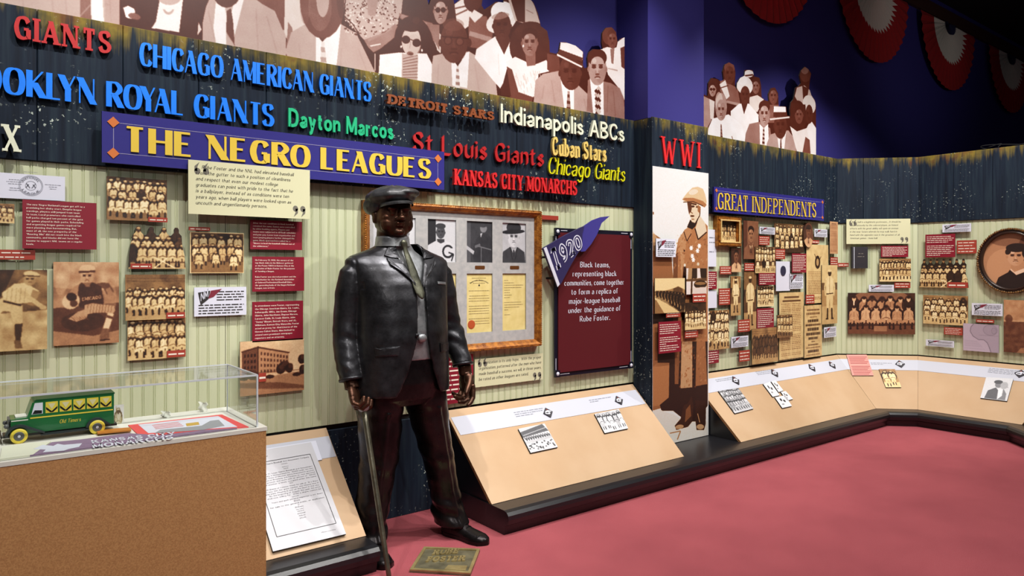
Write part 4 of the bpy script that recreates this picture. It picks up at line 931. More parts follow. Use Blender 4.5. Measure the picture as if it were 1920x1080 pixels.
def p_hotel(c):
    U, H = c.U, c.H; c.a[:] = .8; c.grain(0, .1, 14); c.poly([(0, H*.72), (100, H*.62), (100, H), (0, H)], .55); c.poly([(0, H*.75), (60, H*.8), (100, H*.9), (100, H*.96), (40, H*.9), (0, H*.84)], .28, .7)
    c.poly([(3, H*.2), (27, H*.13), (75, H*.27), (75, H*.62), (27, H*.62), (3, H*.66)], .6); c.poly([(3, H*.2), (27, H*.13), (27, H*.64), (3, H*.68)], .34); c.line([(2, H*.19), (27, H*.12), (76, H*.26)], 2.2, .2)
    for r_ in range(4):
        for k in range(9):
            x = 31+k*5; t = (x-27)/48; yt = H*(.13+.14*t); yb = H*.62; yy = yt+(yb-yt)*(.14+r_*.23); c.poly([(x, yy), (x+2.6, yy+.4), (x+2.6, yy+H*.055), (x, yy+H*.055)], .25)
        for k in range(4): x = 6+k*5; yy = H*(.24+.11*r_); c.poly([(x, yy), (x+2.4, yy-.6), (x+2.4, yy+H*.05), (x, yy+H*.05)], .08)
    c.line([(27, H*.1), (27, H*.64)], 1.6, .12)
    for x, y_, r_ in ((68, .5, 9), (62, .56, 7), (76, .55, 6), (18, .62, 8), (96, .4, 6), (97, .6, 5)): c.ell(x, H*y_, r_, H*.09, .08); c.ell(x+2, H*(y_-.04), r_*.6, H*.05, .22)
    for x in (6, 22, 45, 88): c.ell(x, H*.68, 7, H*.035, .12)
    c.line([(0, H*.58), (100, H*.6)], .8, .2); c.grain(.04); c.blur(1); return c.tone(SEPIR)
def p_street(c):
    U, H = c.U, c.H; c.a[:] = .82; c.poly([(0, H*.42), (50, H*.32), (78, H*.24), (100, H*.34), (100, H*.5), (0, H*.5)], .5); c.poly([(60, H*.3), (76, H*.24), (92, H*.32), (92, H*.46), (60, H*.46)], .3)
    c.poly([(0, H*.6), (50, H*.85), (40, H), (0, H)], .45); c.poly([(0, H*.55), (100, H*.8), (100, H), (30, H)], .75)
    rs = random.Random(3)
    for i in range(26): x = 3+i*3.6; person_small(c, x, H*(.36+.0008*i*i*.2), H*(.2+.016*i), .1 if i % 3 else .6, rs, skin=.3)
    c.grain(.03); c.blur(1); return c.tone(SEPIA)
def p_standing(tone_=SEPIA, arms=0, lum=.85, bg=.5, dark=False, lean=0):
    def f(c):
        U, H = c.U, c.H; rs = random.Random(int(H*7)); c.a[:] = bg; c.poly([(0, 0), (U, 0), (U, H*.3), (0, H*.3)], min(1, bg*1.35)); c.poly([(0, H*.3), (U, H*.3), (U, H*.42), (0, H*.42)], bg*.4, .6); c.poly([(0, H*.7), (U, H*.68), (U, H), (0, H)], .7, .7)
        l = .12 if dark else lum; x = 50
        c.poly([(x-26, H*.24), (x-10, H*.19), (x+10, H*.19), (x+26, H*.24), (x+24, H*.5), (x-22, H*.5)], l)
        c.poly([(x-22, H*.49), (x+22, H*.49), (x+20, H*.74), (x+5, H*.76), (x, H*.56), (x-6, H*.76), (x-20, H*.74)], l*.93)
        c.line([(x-22, H*.49), (x+22, H*.48)], H*.015, .1)
        for s in (-1, 1): c.line([(x+s*13, H*.73), (x+s*15, H*.9)], 9, .14); c.ell(x+s*17, H*.91, 9, H*.013, .08); c.line([(x+s*24, H*.25), (x+s*32, H*.38), (x+s*26, H*.52)], 9, l*.9)
        if arms: c.line([(x-26, H*.24), (x-20, H*.06)], 9, l*.9); c.line([(x+26, H*.24), (x+16, H*.06)], 9, l*.9); c.ell(x, H*.04, 13, H*.025, .2)
        c.line([(x, H*.2), (x, H*.48)], 2, l*.55); face(c, x, H*.135, 11, H*.055, .2, 0, None); c.ell(x, H*.095, 12, H*.022, l)
        c.grain(.035, .08); c.blur(1); return c.tone(tone_)
    return f
def p_paper(tone_=SEPIA, base=.72, head=1, seed=1, pic=None, cols=1):
    def f(c):
        U, H = c.U, c.H; rs = random.Random(seed); c.a[:] = base; c.grain(0, .1, 14); y = H*.06
        if head: 
            for w_ in (60, 74): c.poly([(50-w_/2, y), (50+w_/2, y), (50+w_/2, y+4), (50-w_/2, y+4)], .3); y += 8
        if pic: c.ell(50, H*.3, 12, 16, .12); c.ell(50, H*.3, 6, 9, .6); c.line([(36, H*.16), (44, H*.24)], 2, .2); c.line([(66, H*.2), (58, H*.27)], 2, .2); y = H*.46
        while y < H*.95:
            for k in range(cols):
                a = 8+k*84/cols; b = a+84/cols-4
                x = a
                while x < b: e = min(b, x+rs.uniform(3, 10)); c.poly([(x, y), (e, y), (e, y+1.4), (x, y+1.4)], base*.55); x = e+1.6
            y += 4 if rs.random() < .93 else 9
        c.grain(.015); c.blur(1); return c.tone(tone_)
    return f
def p_handbill(c):
    U, H = c.U, c.H; rs = random.Random(5); c.a[:] = .7; c.grain(0, .12, 12); y = H*.08
    for w_, h_, v in ((70, 4, .3), (76, 7, .35), (40, 3, .35), (60, 8, .12), (84, 6, .2), (62, 9, .1), (80, 8, .15), (52, 7, .15), (20, 3, .3), (56, 4, .3), (80, 3, .35), (60, 7, .12), (78, 3, .4)):
        x = 50-w_/2
        while x < 50+w_/2: e = min(50+w_/2, x+rs.uniform(3, 8)); c.poly([(x, y), (e, y), (e, y+h_), (x, y+h_)], v); x = e+1.5
        y += h_+H*.035
    c.grain(.02); c.blur(1); return c.tone(SEPIA)
def p_map(c):
    U, H = c.U, c.H; c.a[:] = .72; P = [(30, 0), (22, H*.12), (20, H*.28), (28, H*.45), (44, H*.57), (58, H*.56), (68, H*.66), (74, H*.84), (78, H)]
    c.poly(P+[(100, H), (100, 0)], .56, .6); c.line(P, 1.6, .25); c.line([(46, 0), (46, H*.4), (98, H*.4)], .7, .4)
    c.ell(76, H*.2, 20, 17, .45); c.ell(76, H*.2, 18.5, 15.5, .58); c.ell(86, H*.22, 7, 10, .4); c.ell(86, H*.22, 6, 9, .56)
    for i in range(9): c.line([(4, H*(.62+.04*i)), (40+i*3, H*(.62+.04*i))], .5, .55)
    c.grain(.015); c.blur(1); return c.tone([(0, (60, 50, 60)), (1, (235, 215, 232))])
def p_field(c):
    U, H = c.U, c.H; c.a[:] = .62; c.poly([(0, H*.42), (100, H*.4), (100, H), (0, H)], .32); c.line([(0, H*.4), (100, H*.38)], 2, .7); c.poly([(52, H*.28), (62, H*.22), (78, H*.28), (80, H*.6), (66, H*.86), (52, H*.84), (54, H*.6)], .08); c.ell(64, H*.2, 8, H*.06, .15); c.ell(12, H*.36, 9, H*.08, .35); c.poly([(40, H*.9), (80, H*.86), (90, H), (30, H)], .5)
    c.grain(.03, .15); c.blur(1); return c.tone(SEPIR)
def p_shoes(c):
    U, H = c.U, c.H; c.a[:] = .9; c.poly([(10, 0), (30, 0), (28, H*.4), (6, H*.46)], .55); c.poly([(28, 0), (52, 0), (52, H*.38), (26, H*.4)], .14); c.poly([(66, 0), (100, 0), (100, H*.45), (70, H*.36)], .12); c.poly([(0, H*.42), (100, H*.36), (100, H*.5), (0, H*.5)], .3); c.ell(68, H*.62, 32, H*.16, .12, 0); c.ell(68, H*.58, 28, H*.06, .45); c.poly([(22, H*.5), (30, H*.5), (28, H), (20, H)], .2)
    c.poly([(30, H*.74), (100, H*.72), (100, H), (30, H)], .85); c.grain(.02); c.blur(1); return c.tone(SEPIA[:3]+[(1, (236, 232, 236))])
def p_oval(c):
    U, H = c.U, c.H; c.a[:] = .56; c.ell(40, H*.62, 34, H*.34, .66, 0, .6); c.ell(84, H*.3, 22, H*.3, .2, 0, .6); c.ell(50, H*.1, 40, H*.14, .3, 0, .5)
    c.poly([(20, H), (28, H*.8), (46, H*.7), (56, H*.66), (76, H*.7), (96, H*.84), (100, H)], .07); c.poly([(50, H*.62), (76, H*.58), (78, H*.68), (58, H*.76), (48, H*.7)], .9); c.poly([(48, H*.66), (60, H*.76), (52, H*.8), (44, H*.72)], .05)
    c.poly([(50, H*.5), (74, H*.5), (76, H*.62), (56, H*.7), (50, H*.64)], .58); face(c, 58, H*.42, 15, H*.17, .68, 0, None, eyes=.22); c.ell(60, H*.265, 19, H*.08, .08); c.ell(75, H*.36, 6, H*.09, .08); c.ell(45, H*.33, 5, H*.06, .1, 20); c.ell(77, H*.43, 3.5, H*.04, .6)
    c.grain(.015); c.blur(1); return c.tone([(0, (20, 14, 16)), (.3, (90, 50, 35)), (.6, (196, 140, 100)), (1, (245, 215, 190))])
def p_oldteam(c):
    U, H = c.U, c.H; c.a[:] = .2; c.poly([(0, 0), (12, 0), (10, H), (0, H)], .1); c.ell(50, H*.2, 44, H*.3, .6, 0, .6); c.poly([(0, H*.82), (100, H*.78), (100, H), (0, H)], .34)
    rs = random.Random(4)
    for k, x in enumerate((9, 24, 36, 51, 63, 78, 90)):
        l = .12 if k in (0, 6) else rs.uniform(.55, .7); person_small(c, x, H*(.09+.02*(k % 2)), H*.62, l, rs, cap=False, skin=.75 if k not in (2, 3) else .2)
        if k == 0: c.poly([(8, H*.2), (10, H*.2), (9.6, H*.34), (8, H*.34)], .95)
    for k, x in enumerate((9, 27, 42, 57, 73, 90)): person_small(c, x, H*(.33-.015*(k % 2)), H*.62, rs.uniform(.58, .72), rs, True, cap=False, skin=.7 if k not in (3,) else .3)
    c.poly([(39, H*.8), (58, H*.8), (58, H*.93), (39, H*.93)], .5); c.grain(.025, .05); c.blur(1); return c.tone(SEPIR)
def p_soldier(c):
    """tall poster of a soldier; drawn in photo coordinates through c.tf"""
    pass
def p_bw_crowd(c): team(c, [(9, .02, .4, 0), (8, .22, .45, 0), (8, .45, .5, 1)], 31, bg=.75, lum=.9, ground=.8); c.blur(1); return c.tone(BW)
def p_profile(c):
    U, H = c.U, c.H; c.a[:] = .88; c.ell(54, H*.3, 14, H*.17, .5); c.ell(50, H*.2, 16, H*.09, .3); c.ell(74, H*.34, 14, H*.16, .7); c.poly([(85, H*.34), (92, H*.42), (85, H*.44)], .7); c.poly([(14, H*.98), (20, H*.62), (46, H*.46), (60, H*.62), (62, H*.98)], .35); c.poly([(56, H*.6), (76, H*.5), (90, H*.7), (92, H*.98), (60, H*.98)], .5); c.poly([(56, H*.5), (74, H*.52), (76, H*.8), (62, H*.98)], .95); c.grain(.03); c.blur(1); return c.tone(BW)
def p_stadium(c):
    U, H = c.U, c.H; c.a[:] = .86; c.poly([(0, H*.15), (90, 0), (100, H*.3), (0, H*.38)], .3); c.line([(4, H*.3), (96, H*.16)], 2, .8)
    for i in range(22): c.ell(5+i*4.3, H*(.42+.05*(i % 2)), 2.2, H*.07, .12 if i % 2 else .45)
    c.poly([(0, H*.55), (100, H*.5), (100, H*.6), (0, H*.66)], .75)
    rs = random.Random(2)
    for i in range(50): c.ell(rs.uniform(3, 97), rs.uniform(H*.64, H*.92), 3, 2.2, rs.choice([.1, .9, .3]))
    c.grain(.04); c.blur(1); return c.tone(BW)
def p_actions(c):
    U, H = c.U, c.H; c.a[:] = .93; c.ell(36, H*.3, 8, H*.13, .12); c.ell(60, H*.45, 10, H*.1, .1, 30); c.ell(30, H*.7, 12, H*.06, .55); c.grain(.02); c.blur(1); return c.tone(BW)

# ================================================================== BOARDS
M_EDGE = mat('board_black_edge', (26, 22, 22), .6); M_MOUNT = mat('mount_block', (60, 55, 50), .7)
M_MAR = mat('maroon_print', (132, 26, 44), .45, spec=.35); M_MARE = mat('maroon_edge', (70, 14, 24), .6)
M_CAP = mat('rust_caption', (160, 60, 46), .5, spec=.35); M_CREAM = mat('cream_print', (212, 210, 172), .5); M_CREAMT = mat('cream_ink', (238, 226, 210), .6)
M_INK = mat('dark_ink', (38, 34, 34), .6); M_QUO = mat('quote_grey', (112, 108, 96), .6); M_WP = mat('white_card', (216, 218, 232), .5)
def rect(fr, u0, v0, u1, v1, off):
    a0, b1 = fr.px(u0, v0, off); a1, b0 = fr.px(u1, v1, off)
    return a0, b0, a1, b1
def board(name, fr, R, art, label, cat, off=.03, th=.006, edge=None, group=None, parent=None, poly=None, ppm=430):
    """flat print on a thin board held off the wall by a block"""
    a0, b0, a1, b1 = R; edge = edge or M_EDGE
    if callable(art):
        c = can_for(a1-a0, b1-b0, ppm); m = imgmat(name+'_print', art(c))
    else: m = art
    mb = MB()
    if poly is None: mb.box(fr, a0, a1, b0, b1, off-th, off, 1, 0)
    else: mb.prism(fr, poly, off-th, off, 1, 0, (a0, b0, a1, b1))
    if off-th > .004 and parent is None:
        cx, cy = (a0+a1)/2, (b0+b1)/2; w_, h_ = (a1-a0)*.12, (b1-b0)*.12
        mb.box(fr, cx-w_, cx+w_, cy-h_, cy+h_, .0015, off-th, 2)
    o = mb.build(name, [m, edge, M_MOUNT], parent)
    if parent is None: tag(o, label, cat, group)
    return o
def lettering(fr, o, off, mat_, *calls, name='lettering'):
    t = MB()
    for kw in calls: flat_text(t, fr, **kw, off=off+.0008)
    t = t.build(name, mat_, o); t['kind'] = 'stuff'; return t
def text_board(name, fr, R, lines, st, label, off=.03, m=None, e=None, ink=None, capf=.5, margin=.05, align='left', topf=None, cat='sign', seed=3, th=.006):
    a0, b0, a1, b1 = R; o = board(name, fr, R, m or M_MAR, label, cat, off, th, e or M_MARE)
    n = len(lines); mh = (b1-b0)*(topf or .06); step = (b1-b0-2*mh)/max(n, 1); mw = (a1-a0)*margin
    lettering(fr, o, off, ink or M_CREAMT, dict(lines=lines, st=st, a0=a0+mw, a1=a1-mw, btop=b1-mh-step*(1-capf)*.5, step=step, capH=step*capf, align=align, seed=seed))
    return o
def caption(fr, px, label, off=.02, n=2, parent=None, m=None, seed=5):
    R = rect(fr, *px, off) if parent is None else px
    name = 'caption_plate'
    if parent is None:
        return text_board(name, fr, R, ['~%.2f' % (1-.12*(i % 2)) for i in range(n)], 'smallr', label, off, m or M_CAP, M_MARE, M_CREAMT, .42, .07, cat='label', seed=seed)
    o = board(name, fr, R, m or M_CAP, None, None, off, .004, M_MARE, parent=parent)
    t = MB(); a0, b0, a1, b1 = R; h = (b1-b0)*.3/n*1.2; flat_text(t, fr, ['~1']*n, 'smallr', a0+(a1-a0)*.08, a1-(a1-a0)*.08, b1-(b1-b0)*.3, (b1-b0)*.36, h, off+.0007, seed=seed)
    t.build('lettering', M_CREAMT, parent)['kind'] = 'stuff'
    return o
def pennant_card(fr, px, label, off=.025, red=True, cat='sign'):
    R = rect(fr, *px, off); a0, b0, a1, b1 = R; W_, H_ = a1-a0, b1-b0
    o = board('note_card', fr, R, M_WP, label, cat, off)
    P = lambda x, y: (a0+W_*x, b1-H_*y)
    mb = MB(); mb.prism(fr, [P(.07, .18), P(.12, .62), P(.26, .42), P(.3, .12)][::1], off, off+.001, 0)
    mb.prism(fr, [P(.26, .40), P(.31, .12), P(.52, .06), P(.36, .34)], off, off+.001, 1)
    mb.build('pennant_print', [M_INK, mat('pennant_red', (120, 30, 50), .6)], o)
    t = MB(); st = ST['sans']; L, W = layout('NM', st)
    for ch, x in L:
        for q_ in gpoly(ch, st): t.add([fr.at(a0+W_*(.12+(x+p[0])/W*.14), b1-H_*(.48-.028*p[1]-.01*(x+p[0])), off+.0016) for p in q_], [list(range(len(q_)))])
    t.build('pennant_letters', M_WP, o)['kind'] = 'stuff'
    lettering(fr, o, off, M_INK if W_ > .2 else M_GREY, dict(lines=['~1', '~.97', '~1', '~.9'], st='smallr', a0=a0+W_*.42, a1=a0+W_*.95, btop=b1-H_*.12, step=H_*.095, capH=H_*.06, seed=2),
              dict(lines=['~1', '~.95', '~1', '~.9'], st='smallr', a0=a0+W_*.08, a1=a0+W_*.95, btop=b1-H_*.58, step=H_*.095, capH=H_*.06, seed=9))
    return o
def quote_board(fr, px, lines, label, off, st='bookit', q=.2, capf=.5):
    R = rect(fr, *px, off); a0, b0, a1, b1 = R; W_, H_ = a1-a0, b1-b0
    o = board('quote_board', fr, R, M_CREAM, label, 'sign', off, .008, mat('cream_edge', (120, 118, 88), .6))
    mb = MB()
    def qm(ax, ay, s, up):
        for k in (0, 1):
            x = ax+k*s*.85; c_ = [(x+s*.3*math.cos(t), ay+s*.34*math.sin(t)) for t in np.linspace(0, 2*math.pi, 14)[:-1]]
            mb.add([fr.at(a, b, off+.0005) for a, b in c_], [list(range(13))])
            tl = [(x-up*s*.3, ay), (x-up*s*.28, ay+up*s*.5), (x+up*s*.2, ay+up*s*.95), (x-up*s*.02, ay+up*s*.4), (x, ay)]
            mb.add([fr.at(a, b, off+.0005) for a, b in tl], [list(range(5))])
    s = H_*q; qm(a0+W_*.045+s*.3, b1-H_*.2, s, 1); qm(a1-W_*.13, b0+H_*.2, s, -1)
    mb.build('quotation_mark', M_QUO, o)['kind'] = 'stuff'
    n = len(lines); step = H_*.78/n
    lettering(fr, o, off, M_INK, dict(lines=lines, st=st, a0=a0+W_*.055, a1=a1-W_*.03, btop=b1-H_*.085, step=step, capH=step*capf, seed=4))
    return o
def quad_board(name, fr, P, art, label, cat, th=.012, up=.0, wm=.15, hm=.15, edge=None, parent=None):
    """P: 4 photo points (top-left, top-right, bottom-right, bottom-left) of the top face"""
    poly = [fr.px(u, v, up+th) for u, v in P]
    if callable(art):
        w_ = math.dist(poly[0], poly[1]); h_ = math.dist(poly[0], poly[3]); c = can_for(w_, h_, 500); m = imgmat(name+'_print', art(c))
    else: m = art
    mb = MB(); mb.prism(fr, [poly[3], poly[2], poly[1], poly[0]], up, up+th, 1, 0, uvs=[(0, 0), (1, 0), (1, 1), (0, 1)])
    o = mb.build(name, [m, edge or M_EDGE], parent)
    return tag(o, label, cat) if parent is None else o
# ================================================================== LONG WALL, LEFT PART
def R1(u0, v0, u1, v1, off=.03): return rect(W1, u0, v0, u1, v1, off)
R = R1(-150, 313, 122, 377)
o = board('letterhead_board', W1, R, M_WP, 'white letterhead board with a round line-drawn crest, top left', 'sign', .03)
a0, b0, a1, b1 = R
t = MB(); ca, cb = W1.px(58, 348, .031)
for r in (.044, .040, .020):
    n = 40
    for i in range(n):
        t0, t1 = 2*math.pi*i/n, 2*math.pi*(i+1)/n; rr = r-.0013
        t.add([W1.at(ca+r*math.cos(t0), cb+r*math.sin(t0), .0312), W1.at(ca+r*math.cos(t1), cb+r*math.sin(t1), .0312), W1.at(ca+rr*math.cos(t1), cb+rr*math.sin(t1), .0312), W1.at(ca+rr*math.cos(t0), cb+rr*math.sin(t0), .0312)], [(0, 1, 2, 3)])
st = ST['sans']; 
for word, base, flip in (('NATIONAL', math.pi/2, 1), ('LEAGUE', -math.pi/2, -1)):
    L, W = layout(word, st)
    for ch, x in L:
        for q_ in gpoly(ch, st):
            P = []
            for p in q_:
                ang = base-flip*((x+p[0])/W-.5)*2.1; rr = (.030+p[1]*.0008) if flip > 0 else (.038-p[1]*.0008)
                P.append(W1.at(ca+rr*math.cos(ang), cb+rr*math.sin(ang), .0312))
            t.add(P, [list(range(len(P)))])
for s in (-1, 1):
    t.add([W1.at(ca+s*.004, cb-.012, .0312), W1.at(ca+s*.018, cb+.008, .0312), W1.at(ca+s*.016, cb+.011, .0312), W1.at(ca+s*.002, cb-.009, .0312)], [(0, 1, 2, 3)])
    t.add([W1.at(ca+s*.006, cb+.004, .0312), W1.at(ca+s*.016, cb-.01, .0312), W1.at(ca+s*.019, cb-.008, .0312), W1.at(ca+s*.009, cb+.006, .0312)], [(0, 1, 2, 3)])
t.build('crest_print', M_GREY, o)['kind'] = 'stuff'
x0, y0 = W1.px(12, 335, .031); x1, y1 = W1.px(84, 345, .031)
lettering(W1, o, .03, M_GREY, dict(lines=['~.7', '~1', '~.8', '', '~.6', '~.7'], st='smallr', a0=x0, a1=x0+.06, btop=y0, step=.009, capH=.003, seed=3, align='center'), dict(lines=['~1', '~.5', '~.4'], st='smallr', a0=x1, a1=x1+.06, btop=y1, step=.009, capH=.003, seed=6, align='center'),
          dict(lines=['~1'], st='smallr', a0=ca-.025, a1=ca+.025, btop=cb+.06, step=.009, capH=.003, seed=6))
board('photo_board', W1, R1(-120, 376, 27, 419), p_team([(12, .1, .6, 0), (12, .38, .55, 1)], 21, ground=.75, bg=.7, lum=.9), 'sepia team photograph cut by the left edge, under the letterhead board', 'photograph', .03)
text_board('text_panel', W1, R1(42, 374, 181, 468, .045), ['The new Negro National League got off to a', 'promising but shaky start. Despite league', 'warnings, players still jumped from team', 'to team. Local promoters who controlled', 'ball parks charged ten percent of the gate', 'for games played in their parks. Scheduling', 'and organizing league games required far', 'more planning than barnstorming. But,', 'most of all, the new prosperity of the', '"Roaring 20s" did not reach into the black', 'community, and blacks did not have the', 'income to support NNL teams on a regular', 'basis.'], 'small', 'big maroon text panel with thirteen lines, under the letterhead board', .045)
caption(W1, (-60, 467, 66, 487), 'rust caption plate touching the lower left of the maroon text panel', .03, 2)
board('photo_board', W1, R1(-52, 506, 88, 654), p_pitcher, 'sepia photograph of a baseball pitcher leaning forward, cut by the left edge', 'photograph', .04)
board('photo_board', W1, R1(100, 491, 223, 642, .025), p_catcher, 'large sepia photograph of a crouching catcher in a striped uniform', 'photograph', .025)
def photo(px, art, label, off=.035, cap=None, cat='photograph', fr=None, group=None, poly=None):
    fr = fr or W1; o = board('photo_board', fr, rect(fr, *px, off), art, label, cat, off, poly=poly)
    if cap: caption(fr, rect(fr, *cap, off+.004), None, off+.004, 1, parent=o)
    return o
photo((200, 330, 313, 416), p_team([(9, .06, .5, 0), (6, .26, .45, 0), (7, .46, .52, 1)], 1, bg=.42, lum=.88, ground=.45, mid=(1, 3)), 'upper left sepia team photograph of three rows, one player in black', .045, (278, 407, 314, 417))
# cut-out team
def cut_team(seed, n1, n2, dark=False, bg=.8):
    def f(c):
        rs = random.Random(seed); c.a[:] = .3; U, H = c.U, c.H; c.poly([(0, H*.86), (U, H*.86), (U, H), (0, H)], .66)
        for k in range(n1): person_small(c, (k+.75)*U/(n1+.5), H*.02, H*.6, rs.choice([.12, .2, .75]) if not dark else .1, rs, skin=.2 if not dark else .5, cap=not dark)
        for k in range(n2): person_small(c, (k+.6)*U/(n2+.2), H*.24, H*.6, rs.choice([.3, .7, .85]), rs, True)
        for k in range(n2+1): person_small(c, (k+.4)*U/(n2+.8), H*.42, H*.6, rs.choice([.15, .8, .85]), rs, True)
        c.line([(U*.44, H*.72), (U*.8, H*.98)], 2.2, .95); c.line([(U*.66, H*.74), (U*.44, H*.98)], 2.2, .95)
        c.grain(.05); c.blur(1); return c.tone(SEPIA)
    return f
def cut_poly(R, n1, ybase=.55):
    a0, b0, a1, b1 = R; W_, H_ = a1-a0, b1-b0; P = [(a0, b0), (a1, b0), (a1-W_*.02, b0+H_*ybase*.6), (a1-W_*.06, b0+H_*ybase)]
    for k in range(n1-1, -1, -1):
        x = a0+W_*(k+.75)/(n1+.5); h = W_/(n1+.5); r = h*.2
        P += [(x+h*.42, b1-H_*.2), (x+h*.2, b1-H_*.13), (x+r, b1-H_*.05), (x+r*.5, b1), (x-r*.5, b1), (x-r, b1-H_*.05), (x-h*.2, b1-H_*.13), (x-h*.42, b1-H_*.2)]
    P += [(a0+W_*.03, b0+H_*ybase), (a0+W_*.01, b0+H_*ybase*.6)]
    return P
R = R1(241, 424, 348, 504, .035)
photo((241, 424, 348, 504), cut_team(5, 4, 5), 'cut-out sepia team photograph with crossed bats, second down in its column', .035, (245, 494, 285, 504), poly=cut_poly(R, 4))
photo((235, 515, 347, 597), p_team([(8, .3, .45, 0), (9, .44, .5, 1)], 3, bg=.6, lum=.85, ground=.62), 'sepia team photograph of players before a wide sky, third down in its column', .045, (312, 586, 347, 596))
photo((239, 599, 348, 669), p_team([(7, .06, .6, 0), (7, .4, .58, 1)], 4, bg=.66, lum=.85, ground=.72), 'pale sepia team photograph, lowest of the column of four team pictures', .03, (313, 658, 348, 668))
caption(W1, (354, 425, 394, 433), 'tiny rust plate on the top corner of the twelve-man team photograph', .04, 1)
photo((356, 434, 457, 512), p_team([(6, .08, .5, 0), (6, .3, .5, 0), (3, .5, .45, 1)], 6, bg=.4, lum=.8, ground=.45, brd=1.6), 'sepia team photograph with a pale border, left of the maroon panels', .03)
R = R1(364, 539, 462, 590, .03)
pennant_card(W1, (364, 539, 462, 590), 'white note card with a black and red pennant, left of the lower maroon panels')
quote_board(W1, (353, 299, 581, 411), ['    Rube Foster and the NNL had elevated baseball', 'From the gutter to such a position of cleanliness', 'and respect that even our modest college', 'graduates can point with pride to the fact that he', 'is a ballplayer, instead of as conditions were ten', 'years ago, when ball players were looked upon as', 'uncouth and ungentlemanly persons.'], 'big cream quote board overlapping the long blue sign', .105, q=.18, capf=.56)
text_board('text_panel', W1, R1(468, 412, 565, 469), ['After the war conditions in black baseball', 'remained the same. Games were controlled', 'by white booking agents. Players and', 'teams were subjected to difficult schedules', 'and poor pay. Loose team organization and', 'team jumping players further damaged the', 'game. Black sportswriters called for a', '"Moses to lead the baseball children out of', 'the wilderness."'], 'small', 'maroon text panel, upper of the three beside the statue', .04)
text_board('text_panel', W1, R1(472, 481, 569, 545), ['On February 13, 1920, the owners of the', 'top black clubs in the Midwest gathered', 'at the Paseo YMCA in Kansas City at the', 'invitation of Rube Foster for the purpose', 'of forming a league.', '', 'Rube Foster was elected president and the', 'constitution for the National Association', 'of Colored Professional Baseball Clubs,', 'the governing body of the Negro National', 'League, was written.'], 'small', 'maroon text panel, middle of the three beside the statue', .04)
text_board('text_panel', W1, R1(472, 566, 567, 636), ['In attendance were Foster, representing', 'the Chicago American Giants, C.I. Taylor,', 'Indianapolis ABCs, Joe Green, Chicago', 'Giants, John Matthews, Dayton Marcos,', 'Lorenzo Cobb, St. Louis Giants, John', '"Tenny" Blount, Detroit Stars, and J.L.', 'Wilkinson, Kansas City Monarchs. Foster', 'acted as proxy for Abel Linares of the', 'Havana Cuban Stars. Also invited to', 'attend were prominent newspaper', 'reporters and an attorney.'], 'small', 'maroon text panel, lowest of the three beside the statue', .04)
photo((450, 641, 570, 731), p_hotel, 'sepia photograph of a four-storey corner building, below the maroon panels', .04, (485, 700, 499, 715))
text_board('text_panel', W1, R1(832, 669, 889, 752), ['~.9']*2+['~.8', '~1', '~.9', '~1', '~.7', '~.9', '~.85'], 'smallr', 'maroon panel behind the hanging hand of the statue', .02)
quote_board(W1, (890, 674, 1018, 711), ['    rganization is its only hope.  With the proper', 'organization, patterned after the men who have', 'made baseball a success, we will, in three years,', 'be rated as other leagues are rated.'], 'cream quote board under the gilt frame', .02, q=.28, capf=.55)
# small rust rod beside the frame
R = R1(1014, 403, 1047, 413, .02)
board('caption_plate', W1, R, M_CAP, 'thin rust plate sticking out right of the gilt frame', 'label', .02, .01, M_MARE)

# ---- gilt frame with windows
M_GOLD = mat('gilt_moulding', (184, 118, 44), .35, metal=.35, rgb2=(120, 66, 24), nscale=30, bump=.3, bscale=90)
M_MAT = mat('grey_mat_board', (176, 174, 172), .8, rgb2=(160, 160, 160), nscale=30)
M_DOC = mat('document_paper', (222, 204, 138), .6, rgb2=(210, 190, 120), nscale=18)
fa0, fb1 = W1.px(684, 374, .05); fa1, fb0 = W1.px(1016, 648, .05); _, fb1 = W1.px(1016, 396, .05)
fr_root = empty('picture_frame', W1.at((fa0+fa1)/2, fb0, 0), 'wide gilt picture frame with portraits and certificates behind the statue', 'picture frame')
mw = .045
for nm, (x0, x1, y0, y1), horiz in (('top', (fa0, fa1, fb1-mw, fb1), 1), ('bottom', (fa0, fa1, fb0, fb0+mw), 1), ('left', (fa0, fa0+mw, fb0+mw, fb1-mw), 0), ('right', (fa1-mw, fa1, fb0+mw, fb1-mw), 0)):
    mb = MB(); prof = [(0, .0), (0, .035), (.006, .052), (.014, .055), (.026, .044), (.034, .04), (.045, .022), (.045, 0)]
    def P(t, d, h):
        if nm == 'top': return W1.at(fa0+d+t*(fa1-fa0-2*d), fb1-d, h)
        if nm == 'bottom': return W1.at(fa0+d+t*(fa1-fa0-2*d), fb0+d, h)
        if nm == 'left': return W1.at(fa0+d, fb0+d+t*(fb1-fb0-2*d), h)
        return W1.at(fa1-d, fb0+d+t*(fb1-fb0-2*d), h)
    mb.loft([[P(0, d, h) for d, h in prof], [P(1, d, h) for d, h in prof]]); mb.build('frame_rail', M_GOLD, fr_root)
    mb = MB(); L_ = (fa1-fa0) if horiz else (fb1-fb0); n = int(L_/.0125)
    for i in range(n):
        p = P((i+.5)/n, .004, .05); p2 = P((i+.5)/n, .0415, .026)
        mb.ball(p, (.0055, .0055, .0055), 6); mb.ball(p2, (.003, .003, .003), 5)
    mb.build('beading', M_GOLD, fr_root)['kind'] = 'stuff'
